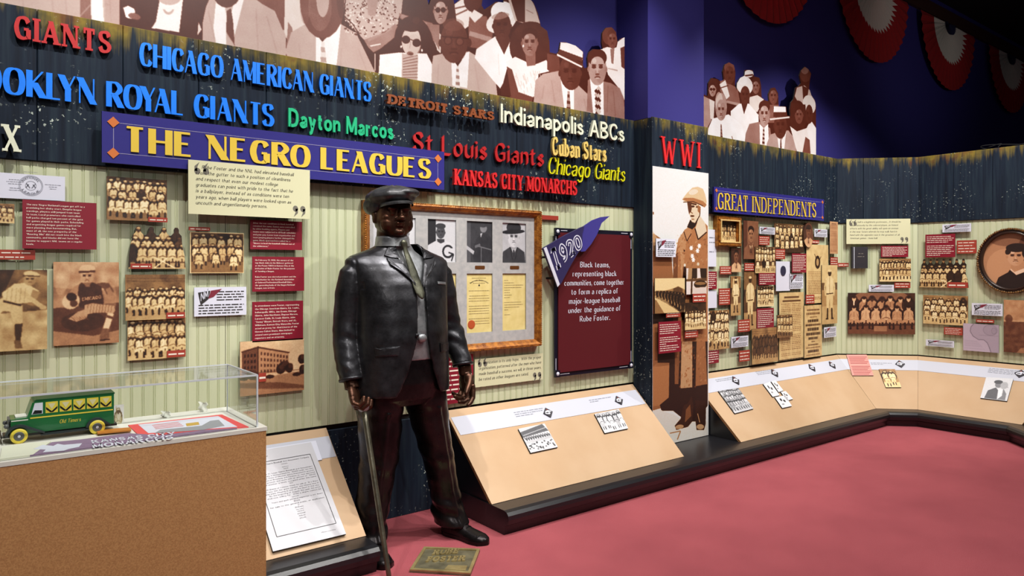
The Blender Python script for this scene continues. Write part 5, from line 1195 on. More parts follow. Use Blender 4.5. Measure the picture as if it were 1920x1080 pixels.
# mat board with window openings
ins = (fa0+mw-.003, fb0+mw-.003, fa1-mw+.003, fb1-mw+.003)
wins = []
cols = [(700, 724), (740, 779), (802, 855), (875, 923), (942, 986)]
_, t1 = W1.px(875, 414, .02); _, t0 = W1.px(875, 492, .02); _, s1 = W1.px(872, 513, .02); _, s0 = W1.px(872, 625, .02)
XS = []
for u0, u1 in cols:
    x0, _ = W1.px(u0, 450, .02); x1, _ = W1.px(u1, 450, .02); XS.append((x0, x1))
ys = [ins[1], s0, s1, t0, t1, ins[3]]; mb = MB(); MO = .022
xs = [ins[0]]
for x0, x1 in XS: xs += [x0, x1]
xs.append(ins[2])
for i in range(len(xs)-1):
    for j in range(5):
        if i % 2 == 1 and j in (1, 3): continue
        mb.box(W1, xs[i], xs[i+1], ys[j], ys[j+1], MO-.004, MO)
mb.build('mat_board', M_MAT, fr_root)
arts = [p_portrait(BW, .6, .3, .9, pale=True), p_portrait(BW, .6, .3, .9, pale=True), p_player_cg, p_seated, p_portrait(BW, .88, .2, .8, hat=.15, pale=True, fs=1.25)]
for k, (x0, x1) in enumerate(XS):
    c = can_for(x1-x0, t1-t0, 500); m = imgmat('portrait_print', arts[k](c)); mb = MB(); mb.box(W1, x0-.003, x1+.003, t0-.003, t1+.003, .008, .014, 0, 0); mb.build('portrait', [m], fr_root)
    mb = MB(); mb.box(W1, x0-.003, x1+.003, s0-.003, s1+.003, .008, .014, 0, 0); d = mb.build('certificate', [M_DOC], fr_root)
    W_ = x1-x0; H_ = s1-s0; t = MB()
    flat_text(t, W1, ['~.7', '~.4', '~.6', '', '', '~1', '', '~.95', '~1', '~1', '', '~1', '~.95', '~1', '~.98', '', '~1', '~.95', '~1'] if k == 3 else ['~.0', '~.2', '~.5', '~1', '~.9', '~.3', '~.3', '~.4', '~.3', '', '~.9', '~1', '~.8', '~.2', '', '~.3'], 'smallr', x0+W_*.1, x1-W_*.1, s1-H_*.07, H_*.043, H_*.012, .0147, 'center' if k == 3 else 'left', seed=k)
    t.build('handwriting', mat('faded_ink', (120, 100, 60), .7), d)['kind'] = 'stuff'
    if k == 3:
        mb = MB(); mb.lathe(W1.at(x0+W_*.2, s0+H_*.14, .0142), [(0, 0), (.028, 0), (.028, .0012), (.02, .002), (0, .002)], W1.n, 20); mb.build('wax_seal', mat('seal_orange', (176, 78, 38), .5), d)
        t = MB(); st = ST['black']; L, W = layout('American Association', st)
        for ch, x in L:
            for q_ in gpoly(ch, st):
                P = []
                for p in q_:
                    f = (x+p[0])/W-.5; ang = math.pi/2-f*1.5; rr = W_*.5+p[1]*.0011
                    P.append(W1.at((x0+x1)/2+rr*math.cos(ang), s1-H_*.32+rr*math.sin(ang)*.75, .0150))
                t.add(P, [list(range(len(P)))])
        t.build('arched_title', M_INK, d)['kind'] = 'stuff'
        mb = MB(); mb.lathe(W1.at((x0+x1)/2, s1-H_*.2, .0142), [(0, 0), (.006, 0), (.006, .001), (0, .001)], W1.n, 8); mb.build('emblem', M_INK, d)
    mb = MB(); cx = (x0+x1)/2; w_ = min(W_*.3, .038); cb = (t0+s1)/2+.004
    mb.prism(W1, [(cx-w_, cb-.007), (cx-w_*.9, cb-.011), (cx+w_*.9, cb-.011), (cx+w_, cb-.007), (cx+w_, cb+.007), (cx+w_*.9, cb+.011), (cx-w_*.9, cb+.011), (cx-w_, cb+.007)], MO, MO+.002); mb.build('name_plate', mat('brass_plate', (110, 66, 30), .4, metal=.4), fr_root)
mb = MB(); mb.box(W1, ins[0], ins[2], ins[1], ins[3], .002, .008); mb.build('backing', M_MOUNT, fr_root)

# ---- big maroon 1920 panel
M_PNL = mat('maroon_panel_print', (88, 28, 34), .35, spec=.4); M_NAVYP = mat('navy_black_border', (18, 18, 34), .35)
pa0, pb1 = W1.px(1041, 427, .045); pa1, pb0 = W1.px(1187, 690, .045)
pr = empty('information_panel', W1.at((pa0+pa1)/2, pb0, 0), 'tall maroon panel with white centred lettering behind the cut-out pennant', 'sign')
mb = MB(); mb.box(W1, pa0, pa1, pb0, pb1, .030, .036); mb.build('backboard', M_NAVYP, pr)
m_ = .03; mb = MB(); mb.box(W1, pa0+m_, pa1-m_, pb0+m_, pb1-m_, .0362, .045); mb.build('front_board', M_PNL, pr)
for k in range(2):
    mb = MB(); x = pa0+.08 if k == 0 else pa1-.08; mb.box(W1, x-.01, x+.01, pb0+.1, pb1-.1, .0015, .030); mb.build('wall_batten', M_MOUNT, pr)
for x in (pa0+.022, pa1-.022):
    for y_ in (pb0+.024, pb1-.024):
        mb = MB(); mb.box(W1, x-.022, x+.022, y_-.024, y_+.024, .036, .0475); sq = mb.build('corner_block', M_NAVYP, pr)
        mb = MB(); mb.lathe(W1.at(x, y_, .0475), [(0, 0), (.013, 0), (.0125, .003), (.006, .006), (0, .0065)], W1.n, 16); mb.build('ball_stud', M_WP, sq)
mb = MB()
for x0, x1, y0, y1 in ((pa0+.06, pa0+.12, pb1-.018, pb1-.014), (pa1-.12, pa1-.05, pb1-.018, pb1-.014), (pa0+.012, pa0+.016, pb1-.13, pb1-.05), (pa1-.016, pa1-.012, pb1-.13, pb1-.05), (pa0+.05, pa0+.14, pb0+.014, pb0+.018), (pa1-.14, pa1-.05, pb0+.014, pb0+.018), (pa0+.012, pa0+.016, pb0+.05, pb0+.13), (pa1-.016, pa1-.012, pb0+.05, pb0+.13)):
    mb.box(W1, x0, x1, y0, y1, .036, .037)
mb.build('corner_line', M_WP, pr)['kind'] = 'stuff'
_, ya = W1.px(1116, 491, .046); _, yb = W1.px(1116, 592, .046); L8 = ['Black teams,', 'representing black', 'communities, come together', 'to form a replica of', 'major-league baseball', 'under the guidance of', 'Rube Foster.']
cxa, _ = W1.px(1116, 500, .046)
lettering(W1, pr, .045, M_WP, dict(lines=L8, st='book', a0=cxa-.30, a1=cxa+.30, btop=ya, step=(ya-yb)/6.05, capH=(ya-yb)/6.05*.62, align='center'))
# pennant in front
def PP(u, v): return W1.px(u, v, .095)
pn = empty('pennant', W1.at(*PP(1050, 480), 0), 'dark purple cut-out pennant with the year in outlined numerals', 'sign')
M_PEN = mat('pennant_purple', (44, 38, 84), .5); M_PEN2 = mat('pennant_purple_tail', (60, 54, 136), .5)
mb = MB(); mb.prism(W1, [PP(*p) for p in [(1018, 466), (1022, 463), (1060, 441), (1090, 426), (1096, 424), (1092, 438), (1092, 466), (1084, 474), (1070, 498), (1052, 532), (1046, 537)]][::-1], .08, .095); mb.build('flag', M_PEN, pn)
mb = MB(); mb.prism(W1, [W1.px(u, v, .088) for u, v in [(1090, 428), (1112, 413), (1128, 407), (1145, 405), (1130, 418), (1121, 440), (1110, 458), (1099, 471), (1091, 472), (1088, 462)]][::-1], .070, .079); mb.build('flag_tail', M_PEN2, pn)
mb = MB(); mb.prism(W1, [PP(*p) for p in [(1019, 466), (1024, 463), (1049, 533), (1045, 538)]][::-1], .095, .099); mb.build('hoist_band', M_WP, pn)
t = MB()
dn, up_ = (1030, 512), (1025, 464)
def on(x, y): # x 0..1 along, y 0..1 height
    u = 1029+x*56+(1-y)*15*(1-x*.35); v0 = 463-x*28; v1 = 514-x*48; return PP(u, v1+(v0-v1)*y)
for big, m_i in ((1.0, 0), (.0, 1)):
    for k, ch in enumerate('1920'):
        st_ = dict(ST['slab']); st_.update(th=3.0 if m_i == 0 else 1.3, tn=2.3 if m_i == 0 else .9, ser=.9, sh=2.0 if m_i == 0 else .9)
        for q_ in glyph(ch, st_):
            P = []
            for p in q_:
                yy = (p[1]+.0)/10; yy = yy if m_i == 0 else .06+.88*yy
                P.append(on(.05+k*.25+(p[0]/6.2)*.19, .1+.8*yy))
            ar = sum(P[i][0]*P[(i+1) % len(P)][1]-P[(i+1) % len(P)][0]*P[i][1] for i in range(len(P)))
            if ar < 0: P = P[::-1]
            t.prism(W1, P, .095, .0962+.0006*m_i, m_i)
t.build('numerals', [M_WP, M_PEN], pn)
mb = MB(); 
for P_ in ([W1.at(*PP(1030, 482), .0), W1.at(*PP(1030, 482), .081)], [W1.at(*PP(1042, 522), .0), W1.at(*PP(1042, 522), .081)], [W1.at(*PP(1100, 452), .046), W1.at(*PP(1100, 452), .071)]):
    mb = MB(); mb.tube(P_, .008, 8); mb.build('stand_off_bracket', M_LAM, pn)

# ---- raised team names
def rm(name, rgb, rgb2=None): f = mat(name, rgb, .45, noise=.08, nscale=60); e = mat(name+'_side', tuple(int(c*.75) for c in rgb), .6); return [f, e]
BLUE = rm('letter_blue', (2, 128, 255)); RED = rm('letter_red', (186, 30, 34)); BRED = rm('letter_bright_red', (222, 40, 44)); GRN = rm('letter_green', (20, 186, 128)); WHT = rm('letter_cream', (226, 230, 206)); YEL = rm('letter_yellow', (226, 224, 18)); BUT = rm('letter_butter', (232, 202, 112)); RUS = rm('letter_rust', (142, 72, 32)); 
W1n = Frame((0, T1-.0165, 0), (1, 0, 0), (0, 0, 1))
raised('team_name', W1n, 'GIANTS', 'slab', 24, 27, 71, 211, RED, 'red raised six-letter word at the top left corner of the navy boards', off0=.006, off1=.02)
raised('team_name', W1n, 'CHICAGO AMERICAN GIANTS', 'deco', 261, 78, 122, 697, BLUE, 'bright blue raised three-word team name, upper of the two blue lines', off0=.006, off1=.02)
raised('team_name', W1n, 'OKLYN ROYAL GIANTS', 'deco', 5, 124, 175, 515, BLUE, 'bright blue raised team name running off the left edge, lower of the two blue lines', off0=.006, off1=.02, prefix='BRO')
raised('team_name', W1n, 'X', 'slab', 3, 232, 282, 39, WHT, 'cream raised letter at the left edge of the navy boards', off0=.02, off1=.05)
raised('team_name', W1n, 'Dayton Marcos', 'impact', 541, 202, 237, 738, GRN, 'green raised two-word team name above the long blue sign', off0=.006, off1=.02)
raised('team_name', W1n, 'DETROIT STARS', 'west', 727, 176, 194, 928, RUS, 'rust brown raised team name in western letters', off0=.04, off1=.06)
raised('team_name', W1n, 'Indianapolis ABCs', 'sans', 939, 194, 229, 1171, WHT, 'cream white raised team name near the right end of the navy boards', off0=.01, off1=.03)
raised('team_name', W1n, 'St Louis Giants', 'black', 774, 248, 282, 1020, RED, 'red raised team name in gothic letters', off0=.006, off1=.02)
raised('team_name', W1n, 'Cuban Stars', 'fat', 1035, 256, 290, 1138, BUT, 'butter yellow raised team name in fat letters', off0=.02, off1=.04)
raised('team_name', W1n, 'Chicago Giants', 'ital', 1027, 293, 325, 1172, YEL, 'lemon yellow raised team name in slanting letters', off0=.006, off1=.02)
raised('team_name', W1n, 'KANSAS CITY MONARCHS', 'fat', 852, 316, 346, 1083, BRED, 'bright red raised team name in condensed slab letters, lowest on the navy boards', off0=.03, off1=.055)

# ---- long blue sign and the smaller one
M_SIGN = mat('sign_blue', (44, 40, 122), .5, spec=.3, bump=.03, bscale=40); M_SIGNE = mat('sign_blue_edge', (34, 28, 92), .5); M_YELL = [mat('sign_yellow', (222, 190, 62), .5), mat('sign_yellow_side', (150, 120, 40), .6)]; M_LINE = mat('sign_line', (150, 146, 176), .5); M_DIA = mat('sign_orange', (204, 112, 48), .5)
def title_sign(px, off, text, st, tpx, label, ins_=.045, mats=None):
    R = rect(W1, *px, off); a0, b0, a1, b1 = R
    root = empty('title_sign', W1.at((a0+a1)/2, b0, 0), label, 'sign')
    mb = MB(); mb.box(W1, a0, a1, b0, b1, off-.018, off, 1, 0); mb.build('board', [M_SIGN, M_SIGNE], root)
    for k in range(3):
        x = a0+(a1-a0)*(.15+.35*k); mb = MB(); mb.box(W1, x-.02, x+.02, b0+.03, b1-.03, .0165, off-.018); mb.build('mounting_block', M_MOUNT, root)
    i_ = ins_; mb = MB(); w_ = .0022
    mb.box(W1, a0+i_, a1-i_, b1-i_-w_, b1-i_, off, off+.0008); mb.box(W1, a0+i_, a1-i_, b0+i_, b0+i_+w_, off, off+.0008); mb.box(W1, a0+i_, a0+i_+w_, b0+i_, b1-i_, off, off+.0008); mb.box(W1, a1-i_-w_, a1-i_, b0+i_, b1-i_, off, off+.0008)
    mb.build('border_line', M_LINE, root)['kind'] = 'stuff'
    for x in (a0+i_, a1-i_):
        for y_ in (b0+i_, b1-i_):
            s = i_*.55; mb = MB(); mb.prism(W1, [(x-s, y_), (x, y_-s), (x+s, y_), (x, y_+s)], off, off+.003); mb.build('corner_diamond', M_DIA, root)
    raised('title', W1, text, st, *tpx, mats or M_YELL, None, off0=off, off1=off+.006, peg=False, parent=root)
    return root
title_sign((191, 208, 833, 356), .085, 'THE NEGRO LEAGUES', 'gold', (230, 235, 283, 809), 'long blue sign with gold deco capitals between navy boards and cream wall')
title_sign((1339, 350, 1545, 414), .07, 'GREAT INDEPENDENTS', 'latin', (1345, 361, 392, 1531), 'smaller blue sign with gold capitals right of the soldier poster', .03)
# ================================================================== SOLDIER POSTER ON THE COLUMN
def Rw(fr, px, off): return rect(fr, *px, off)
cW = WC
def paint_soldier(c):
    c.poly([(1200, 290), (1340, 290), (1340, 850), (1200, 850)], .9)
    # man at the left edge
    c.poly([(1216, 392), (1226, 398), (1226, 402), (1216, 402)], .35)
    c.poly([(1215, 440), (1226, 438), (1240, 448), (1258, 470), (1262, 520), (1258, 620), (1258, 760), (1222, 770), (1215, 760)], .42)
    c.poly([(1223, 432), (1232, 445), (1240, 452), (1236, 470), (1222, 470)], .72, .6)
    # dark behind
    c.poly([(1222, 588), (1300, 590), (1327, 590), (1327, 760), (1300, 800), (1262, 770), (1240, 770), (1222, 700)], .07)
    c.poly([(1222, 608), (1233, 606), (1233, 760), (1222, 765)], .42); c.poly([(1232, 680), (1255, 680), (1254, 745), (1236, 760), (1222, 762), (1222, 690)], .5)
    # coat skirts
    c.poly([(1278, 640), (1298, 640), (1298, 726), (1276, 728)], .62); c.poly([(1306, 636), (1322, 630), (1326, 720), (1304, 724)], .46); c.poly([(1266, 600), (1276, 600), (1272, 720), (1265, 720)], .38); c.poly([(1298, 640), (1306, 640), (1304, 724), (1298, 722)], .06)
    # main coat
    c.poly([(1283, 432), (1294, 424), (1316, 412), (1327, 424), (1327, 640), (1262, 640), (1266, 560), (1268, 470), (1272, 448)], .5)
    c.poly([(1262, 480), (1275, 470), (1278, 520), (1272, 600), (1262, 620)], .3); c.poly([(1280, 500), (1286, 500), (1284, 600), (1278, 600)], .1)
    c.poly([(1272, 448), (1283, 432), (1288, 440), (1280, 520), (1270, 540)], .62, .6)
    for i in range(500):
        x, y = 1264+62*c.rs.rand(), 440+285*c.rs.rand(); c.ell(x, y, .8+c.rs.rand(), 1+2*c.rs.rand(), c.rs.choice([.25, .4, .7]), 20, .35, 6)
    # collar
    c.poly([(1283, 431), (1294, 424), (1297, 436), (1289, 453), (1283, 440)], .55); c.line([(1282, 434), (1288, 452), (1296, 438)], 1.4, .05)
    c.poly([(1303, 430), (1312, 404), (1322, 418), (1325, 434), (1310, 448)], .78); c.line([(1303, 428), (1309, 449), (1325, 435)], 2, .03)
    c.poly([(1288, 426), (1294, 412), (1300, 416), (1312, 404), (1304, 424), (1298, 430)], .04)
    # head
    c.poly([(1288, 376), (1291, 374), (1310, 378), (1313, 392), (1310, 408), (1303, 418), (1297, 416), (1292, 400), (1290, 392)], .78)
    c.poly([(1288, 376), (1296, 378), (1297, 392), (1292, 402), (1290, 392)], .22); c.poly([(1296, 380), (1306, 382), (1306, 385), (1296, 383)], .15); c.ell(1299, 387, 3.5, 2, .12); c.ell(1307, 388, 2.5, 1.6, .2)
    c.line([(1297, 386), (1295, 398), (1299, 400)], 1.2, .2); c.ell(1298, 405, 4, 1.8, .2); c.ell(1299, 411, 3, 1, .4); c.line([(1313, 388), (1312, 404), (1304, 418)], 1.6, .05)
    c.poly([(1308, 384), (1314, 388), (1312, 400), (1308, 396)], .45)
    c.poly([(1279, 374), (1281, 371), (1288, 362), (1298, 352), (1308, 350), (1318, 354), (1322, 364), (1325, 378), (1322, 388), (1312, 380), (1295, 376), (1284, 378)], .72)
    c.poly([(1279, 374), (1284, 371), (1300, 371), (1318, 377), (1325, 384), (1321, 389), (1308, 382), (1292, 379)], .5); c.ell(1300, 360, 9, 5, .9, -15, .5); c.line([(1281, 379), (1300, 378), (1318, 386)], 1.5, .12)
    # medals
    for x, y in ((1296, 465), (1298, 480), (1300, 487), (1308, 470), (1311, 461)):
        for a in range(3): dx, dy = 3.5*math.cos(a*1.05), 4.5*math.sin(a*1.05); c.line([(x-dx, y-dy), (x+dx, y+dy)], 2, .97)
    c.ell(1283, 470, 1.4, 2, .1); c.ell(1284, 497, 2, 3, .85); c.ell(1309, 495, 2.2, 3.2, .8)
    # boots and ground
    c.poly([(1222, 770), (1236, 766), (1246, 772), (1262, 776), (1285, 790), (1327, 790), (1327, 830), (1222, 840)], .86)
    c.poly([(1290, 756), (1297, 742), (1300, 760), (1298, 790), (1290, 800), (1268, 806), (1265, 798), (1276, 785), (1282, 760)], .12); c.poly([(1286, 768), (1294, 758), (1296, 780), (1284, 792)], .5, .6); c.ell(1274, 800, 8, 4, .6, -10)
    c.poly([(1304, 750), (1324, 752), (1323, 795), (1320, 806), (1306, 806), (1304, 790)], .1); c.ell(1313, 800, 7, 5, .62); c.line([(1308, 775), (1312, 792)], 1.5, .6); c.line([(1256, 812), (1276, 808), (1270, 824)], 2, .5)
pa, pb1 = cW.px(1223, 311, .004); _, pb0 = cW.px(1223, 845, .004); pb0 = max(pb0, .139)
def poster():
    fr = cW; a0, a1 = 4.0702, 4.7368; ppm = 620
    def tf(u, v):
        a, b = fr.px(u, v, .004); return ((a-a0)*ppm, (pb1-b)*ppm)
    c = Can((a1-a0)*ppm, (pb1-pb0)*ppm, .9, tf); paint_soldier(c); c.grain(.03); c.blur(1)
    m = imgmat('poster_print', c.tone([(0, (24, 14, 16)), (.25, (96, 52, 30)), (.5, (166, 108, 66)), (.72, (206, 178, 138)), (.9, (220, 220, 220)), (1, (240, 240, 240))]))
    mb = MB(); mb.box(fr, a0, a1, pb0, pb1, .001, .004, 1, 0)
    return tag(mb.build('poster', [m, M_WP]), 'tall sepia poster of a helmeted soldier in a long coat on the column', 'poster')
poster()
WCp = Frame((0, 3.55-.004, 0), (1, 0, 0), (0, 0, 1))
raised('title_letters', WC, 'W W I', 'thinlatin', 1240, 255, 305, 1314, BRED, 'bright red raised capitals at the top of the column', off0=.001, off1=.014, peg=False)
pennant_card(WCp, (1230, 447, 1267, 482), 'white note card with a small pennant over the soldier poster', .03)
photo((1228, 522, 1284, 585), p_street, 'sepia photograph of a line of men in a street, low on the soldier poster', .03, fr=WCp)
caption(WCp, (1249, 585, 1276, 594), 'rust plate just under the street line photograph', .025, 2)
photo((1287, 503, 1325, 551), p_shoes, 'photograph of a helmet shape on white cloth, right edge of the soldier poster', .03, fr=WCp)
caption(WCp, (1299, 551, 1324, 566), 'rust plate under the picture at the right edge of the soldier poster', .035, 2)
photo((1284, 568, 1324, 616), p_team([(7, .34, .42, 0), (7, .52, .4, 1)], 12, lum=.97, bg=.3, ground=.78), 'small team photograph in white uniforms, lower right of the soldier poster', .03, fr=WCp)
caption(WCp, (1284, 618, 1309, 632), 'rust plate under the white uniformed team photograph', .02, 3)
text_board('text_panel', WCp, rect(WCp, 1235, 604, 1277, 659, .035), ['~.9', '~.95', '~1', '~.85', '~.7', '', '~.9', '~1', '~.85', '~.3', '~.9', '~.95', '~.8'], 'smallr', 'maroon text panel hanging over the coat of the soldier poster', .035)

# ================================================================== WALL RIGHT OF THE COLUMN
G = W1
# small gilt frame
ga0, gb0, ga1, gb1 = rect(G, 1346, 404, 1391, 463, .05)
g = empty('picture_frame', G.at((ga0+ga1)/2, gb0, 0), 'small gilt frame with a dark group photograph left of the collage', 'picture frame')
for (x0, x1, y0, y1) in ((ga0, ga1, gb1-.04, gb1), (ga0, ga1, gb0, gb0+.04), (ga0, ga0+.045, gb0+.04, gb1-.04), (ga1-.045, ga1, gb0+.04, gb1-.04)):
    mb = MB(); mb.box(G, x0, x1, y0, y1, .002, .045); mb.box(G, x0+.01, x1-.01, y0+.01, y1-.01, .045, .054); mb.build('frame_rail', M_GOLD, g)
mb = MB()
for i in range(18):
    t_ = (i+.5)/18
    for p in (G.at(ga0+.03+(ga1-ga0-.06)*t_, gb1-.036, .056), G.at(ga0+.03+(ga1-ga0-.06)*t_, gb0+.036, .056), G.at(ga0+.04, gb0+.03+(gb1-gb0-.06)*t_, .056), G.at(ga1-.04, gb0+.03+(gb1-gb0-.06)*t_, .056)): mb.ball(p, .007, 6)
mb.build('beading', mat('pale_gilt', (226, 196, 130), .4, metal=.2), g)['kind'] = 'stuff'
board('photograph', G, (ga0+.04, gb0+.04, ga1-.04, gb1-.04), p_team([(6, .2, .5, 0), (6, .4, .5, 1)], 41, bg=.2, lum=.75, ground=.75), None, None, .02, .006, parent=g)
photo((1394, 413, 1422, 486), p_portrait(SEPIR, .5, .42, .42), 'brown portrait of a man in a suit, tall print top left of the collage', .04)
photo((1371, 464, 1390, 510), p_portrait(SEPIR, .38, .75, .25, fs=1.2), 'small dark brown portrait with an open white collar under the small gilt frame', .03)
o = board('paper_sheet', G, rect(G, 1327, 430, 1343, 500, .02), M_WP, 'narrow white sheet of faint print beside the column edge', 'document', .02)
a0, b0, a1, b1 = rect(G, 1327, 430, 1343, 500, .02); lettering(G, o, .02, M_GREY, dict(lines=['~.9', '~1', '', '~.8', '', '', '', '~.5', '', '', '~.6'], st='smallr', a0=a0+.02, a1=a1-.02, btop=b1-.06, step=.04, capH=.012, seed=2))
caption(G, (1350, 499, 1371, 514), 'rust plate overlapping the small dark brown portrait', .028, 3)
text_board('text_panel', G, rect(G, 1326, 509, 1344, 542, .03), ['~.9']*2+['~1', '~.8', '~.9', '~.7', '~.9', '~.5'], 'smallr', 'narrow maroon panel beside the column, upper one', .03)
pennant_card(G, (1424, 425, 1453, 440), 'white pennant card right of the brown suited portrait', .04)
caption(G, (1423, 442, 1443, 460), 'rust plate under the pennant card next to the suited portrait', .03, 4)
R = rect(G, 1416, 462, 1454, 512, .035)
photo((1416, 462, 1454, 512), p_team([(7, .04, .4, 0), (7, .22, .42, 0), (4, .48, .5, 1)], 15, bg=.45, lum=.9, ground=.7, mid=(2, 1)), 'cream and sepia team photograph left of the white card with the dark oval', .05)
photo((1452, 418, 1507, 474), p_team([(7, .06, .5, 0), (6, .32, .55, 0), (6, .5, .5, 1)], 16, bg=.62, lum=.85, ground=.2, mid=(1, 3)), 'large team photograph at the top middle of the collage', .03)
caption(G, (1454, 467, 1472, 486), 'rust plate at the lower left of the top middle team photograph', .04, 4)
def oval(fr, cx, cy, ra, rb, off, n=40): return [(cx+ra*math.cos(2*math.pi*i/n), cy+rb*math.sin(2*math.pi*i/n)) for i in range(n)]
oa0, ob0, oa1, ob1 = rect(G, 1507, 417, 1525, 464, .05); R = (oa0, ob0, oa1, ob1)
board('oval_portrait', G, R, p_portrait(SEPIR, .4, .7, .3, cap=True, fs=1.2), 'small oval sepia portrait in a cap beside the top middle team photograph', 'photograph', .05, .03, mat('oval_rim', (48, 28, 20), .4), poly=oval(G, (oa0+oa1)/2, (ob0+ob1)/2, (oa1-oa0)/2, (ob1-ob0)/2, .05))
pennant_card(G, (1527, 429, 1551, 445), 'white pennant card right of the small oval portrait', .035)
text_board('text_panel', G, rect(G, 1485, 475, 1512, 511, .045), ['~1', '~.9', '~1', '~.95', '~1', '~.9', '~1', '~.8', '~1', '~.6'], 'smallr', 'maroon panel above the tan booklet page', .045)
caption(G, (1523, 450, 1536, 457), 'tiny rust plate under the small oval portrait', .02, 1)
photo((1512, 458, 1553, 567), p_paper(base=.74, head=0, seed=4, pic=True), 'tan booklet page with a small dark emblem', .03, cat='document')
# white card with dark oval
R = rect(G, 1455, 490, 1481, 545, .03); o = board('note_card', G, R, M_WP, 'white card with a dark blue oval in the middle', 'document', .03)
mb = MB(); mb.prism(G, oval(G, (R[0]+R[2])/2-.0, (R[1]+R[3])/2+.05, (R[2]-R[0])*.19, (R[3]-R[1])*.17, 0), .03, .034); mb.build('oval_print', mat('dark_blue', (40, 40, 66), .5), o)
photo((1541, 497, 1570, 606), p_standing(arms=0, bg=.55), 'tall sepia photograph of a player standing, hands down, right end of the collage', .04)
photo((1556, 415, 1571, 476), p_paper(SEPIR, .66, 1, 9), 'narrow tan clipping at the top right end of the collage', .05, cat='document')
caption(G, (1557, 482, 1571, 497), 'rust plate under the narrow tan clipping', .03, 3)
caption(G, (1396, 493, 1415, 508), 'rust plate under the tall suited portrait', .035, 3)
photo((1395, 510, 1418, 618), p_standing(SEPIA, lum=.85, bg=.3), 'tall narrow photograph of a player walking, left half of the collage', .04)
photo((1370, 518, 1389, 591), p_standing(SEPIA, 1, .9, .35), 'narrow photograph of a player with raised arms', .035)
o = board('paper_sheet', G, rect(G, 1326, 545, 1344, 577, .02), M_WP, 'small white sheet with faint figures beside the column', 'document', .02)
caption(G, (1348, 541, 1369, 571), 'tall rust plate left of the player with raised arms', .03, 6)
photo((1325, 583, 1367, 653), p_team([(5, .02, .5, 0), (6, .25, .5, 1), (6, .48, .5, 1)], 18, bg=.68, lum=.92, ground=.6, mid=(0, 1)), 'tall crowded team photograph beside the column', .035)
text_board('text_panel', G, rect(G, 1423, 512, 1454, 534, .055), ['~1', '~.9', '~1', '~.95', '~.4'], 'smallr', 'small maroon panel above a bordered team photograph', .055)
photo((1420, 537, 1451, 574), p_team([(6, .06, .6, 0), (6, .3, .6, 1)], 19, bg=.2, lum=.88, ground=.8, brd=3), 'small bordered team photograph between two maroon panels', .035)
text_board('text_panel', G, rect(G, 1419, 579, 1451, 614, .04), ['~1', '~.9', '~1', '~.95', '~1', '~.9', '~1', '~.8', '~.5'], 'smallr', 'maroon panel below the bordered team photograph', .04)
pennant_card(G, (1480, 513, 1506, 541), 'squarish white card with a green pennant under the maroon panel', .03)
photo((1461, 549, 1507, 669), p_paper(SEPIA, .72, 1, 7, None, 2), 'large tan newspaper page in the lower collage', .025, cat='document')
photo((1457, 591, 1486, 631), p_team([(5, .04, .6, 0), (5, .36, .58, 1)], 20, bg=.6, lum=.8, ground=.4), 'small team photograph lapping over the newspaper page', .05)
photo((1410, 617, 1459, 677), p_team([(8, .22, .5, 0), (7, .48, .42, 1)], 23, bg=.7, lum=.3, ground=.6, dark=False), 'team photograph in dark jerseys at the bottom of the collage', .045)
photo((1508, 573, 1541, 667), p_handbill, 'tan handbill with bold centred lines', .035, cat='document')
caption(G, (1511, 553, 1527, 569), 'rust plate between the booklet page and the handbill', .045, 3)
pennant_card(G, (1545, 614, 1568, 631), 'white pennant card at the lower right end of the collage', .035)
pennant_card(G, (1371, 632, 1403, 649), 'white pennant card above the lowest rust plate', .035)
caption(G, (1386, 658, 1406, 676), 'lowest rust plate left of the dark jersey team photograph', .03, 3)
caption(G, (1384, 600, 1406, 621), 'rust plate over the feet of the walking player', .05, 4)
text_board('text_panel', G, rect(G, 1325, 654, 1348, 680, .03), ['~1', '~.9', '~1', '~.95', '~1', '~.6'], 'smallr', 'narrow maroon panel beside the column, lower one', .03)

# ================================================================== CORNER WALL
quote_board(W2, (1587, 411, 1707, 457), ['   Base ball is a legitimate profession.... It should be', 'taken seriously by the colored player, as honest', 'efforts with his great ability will open an avenue', 'in the near future wherein he may walk hand in', 'hand with the opposite race in the greatest of all', 'American games - base ball.'], 'cream quote board on the corner wall', .05, q=.2, capf=.5)
# book in a clear case
bk = empty('book_case', W2.at(*W2.px(1612, 505, .05), 0), 'small clear case holding a dark clothbound book', 'display case')
M_ACR = bpy.data.materials.new('clear_acrylic'); M_ACR.use_nodes = True
nt_a = M_ACR.node_tree; nt_a.nodes.remove(nt_a.nodes['Principled BSDF'])
tr_, gl_, lw_, mx_ = [nt_a.nodes.new(k) for k in ('ShaderNodeBsdfTransparent', 'ShaderNodeBsdfGlossy', 'ShaderNodeLayerWeight', 'ShaderNodeMixShader')]
tr_.inputs[0].default_value = (.975, .985, .98, 1); gl_.inputs['Roughness'].default_value = .03; lw_.inputs[0].default_value = .12
ml_ = nt_a.nodes.new('ShaderNodeMath'); ml_.operation = 'MULTIPLY'; ml_.inputs[1].default_value = .35; nt_a.links.new(lw_.outputs[0], ml_.inputs[0]); nt_a.links.new(ml_.outputs[0], mx_.inputs[0]); nt_a.links.new(tr_.outputs[0], mx_.inputs[1]); nt_a.links.new(gl_.outputs[0], mx_.inputs[2]); nt_a.links.new(mx_.outputs[0], nt_a.nodes['Material Output'].inputs[0])
a0, b0, a1, b1 = rect(W2, 1592, 460, 1632, 504, .09); 
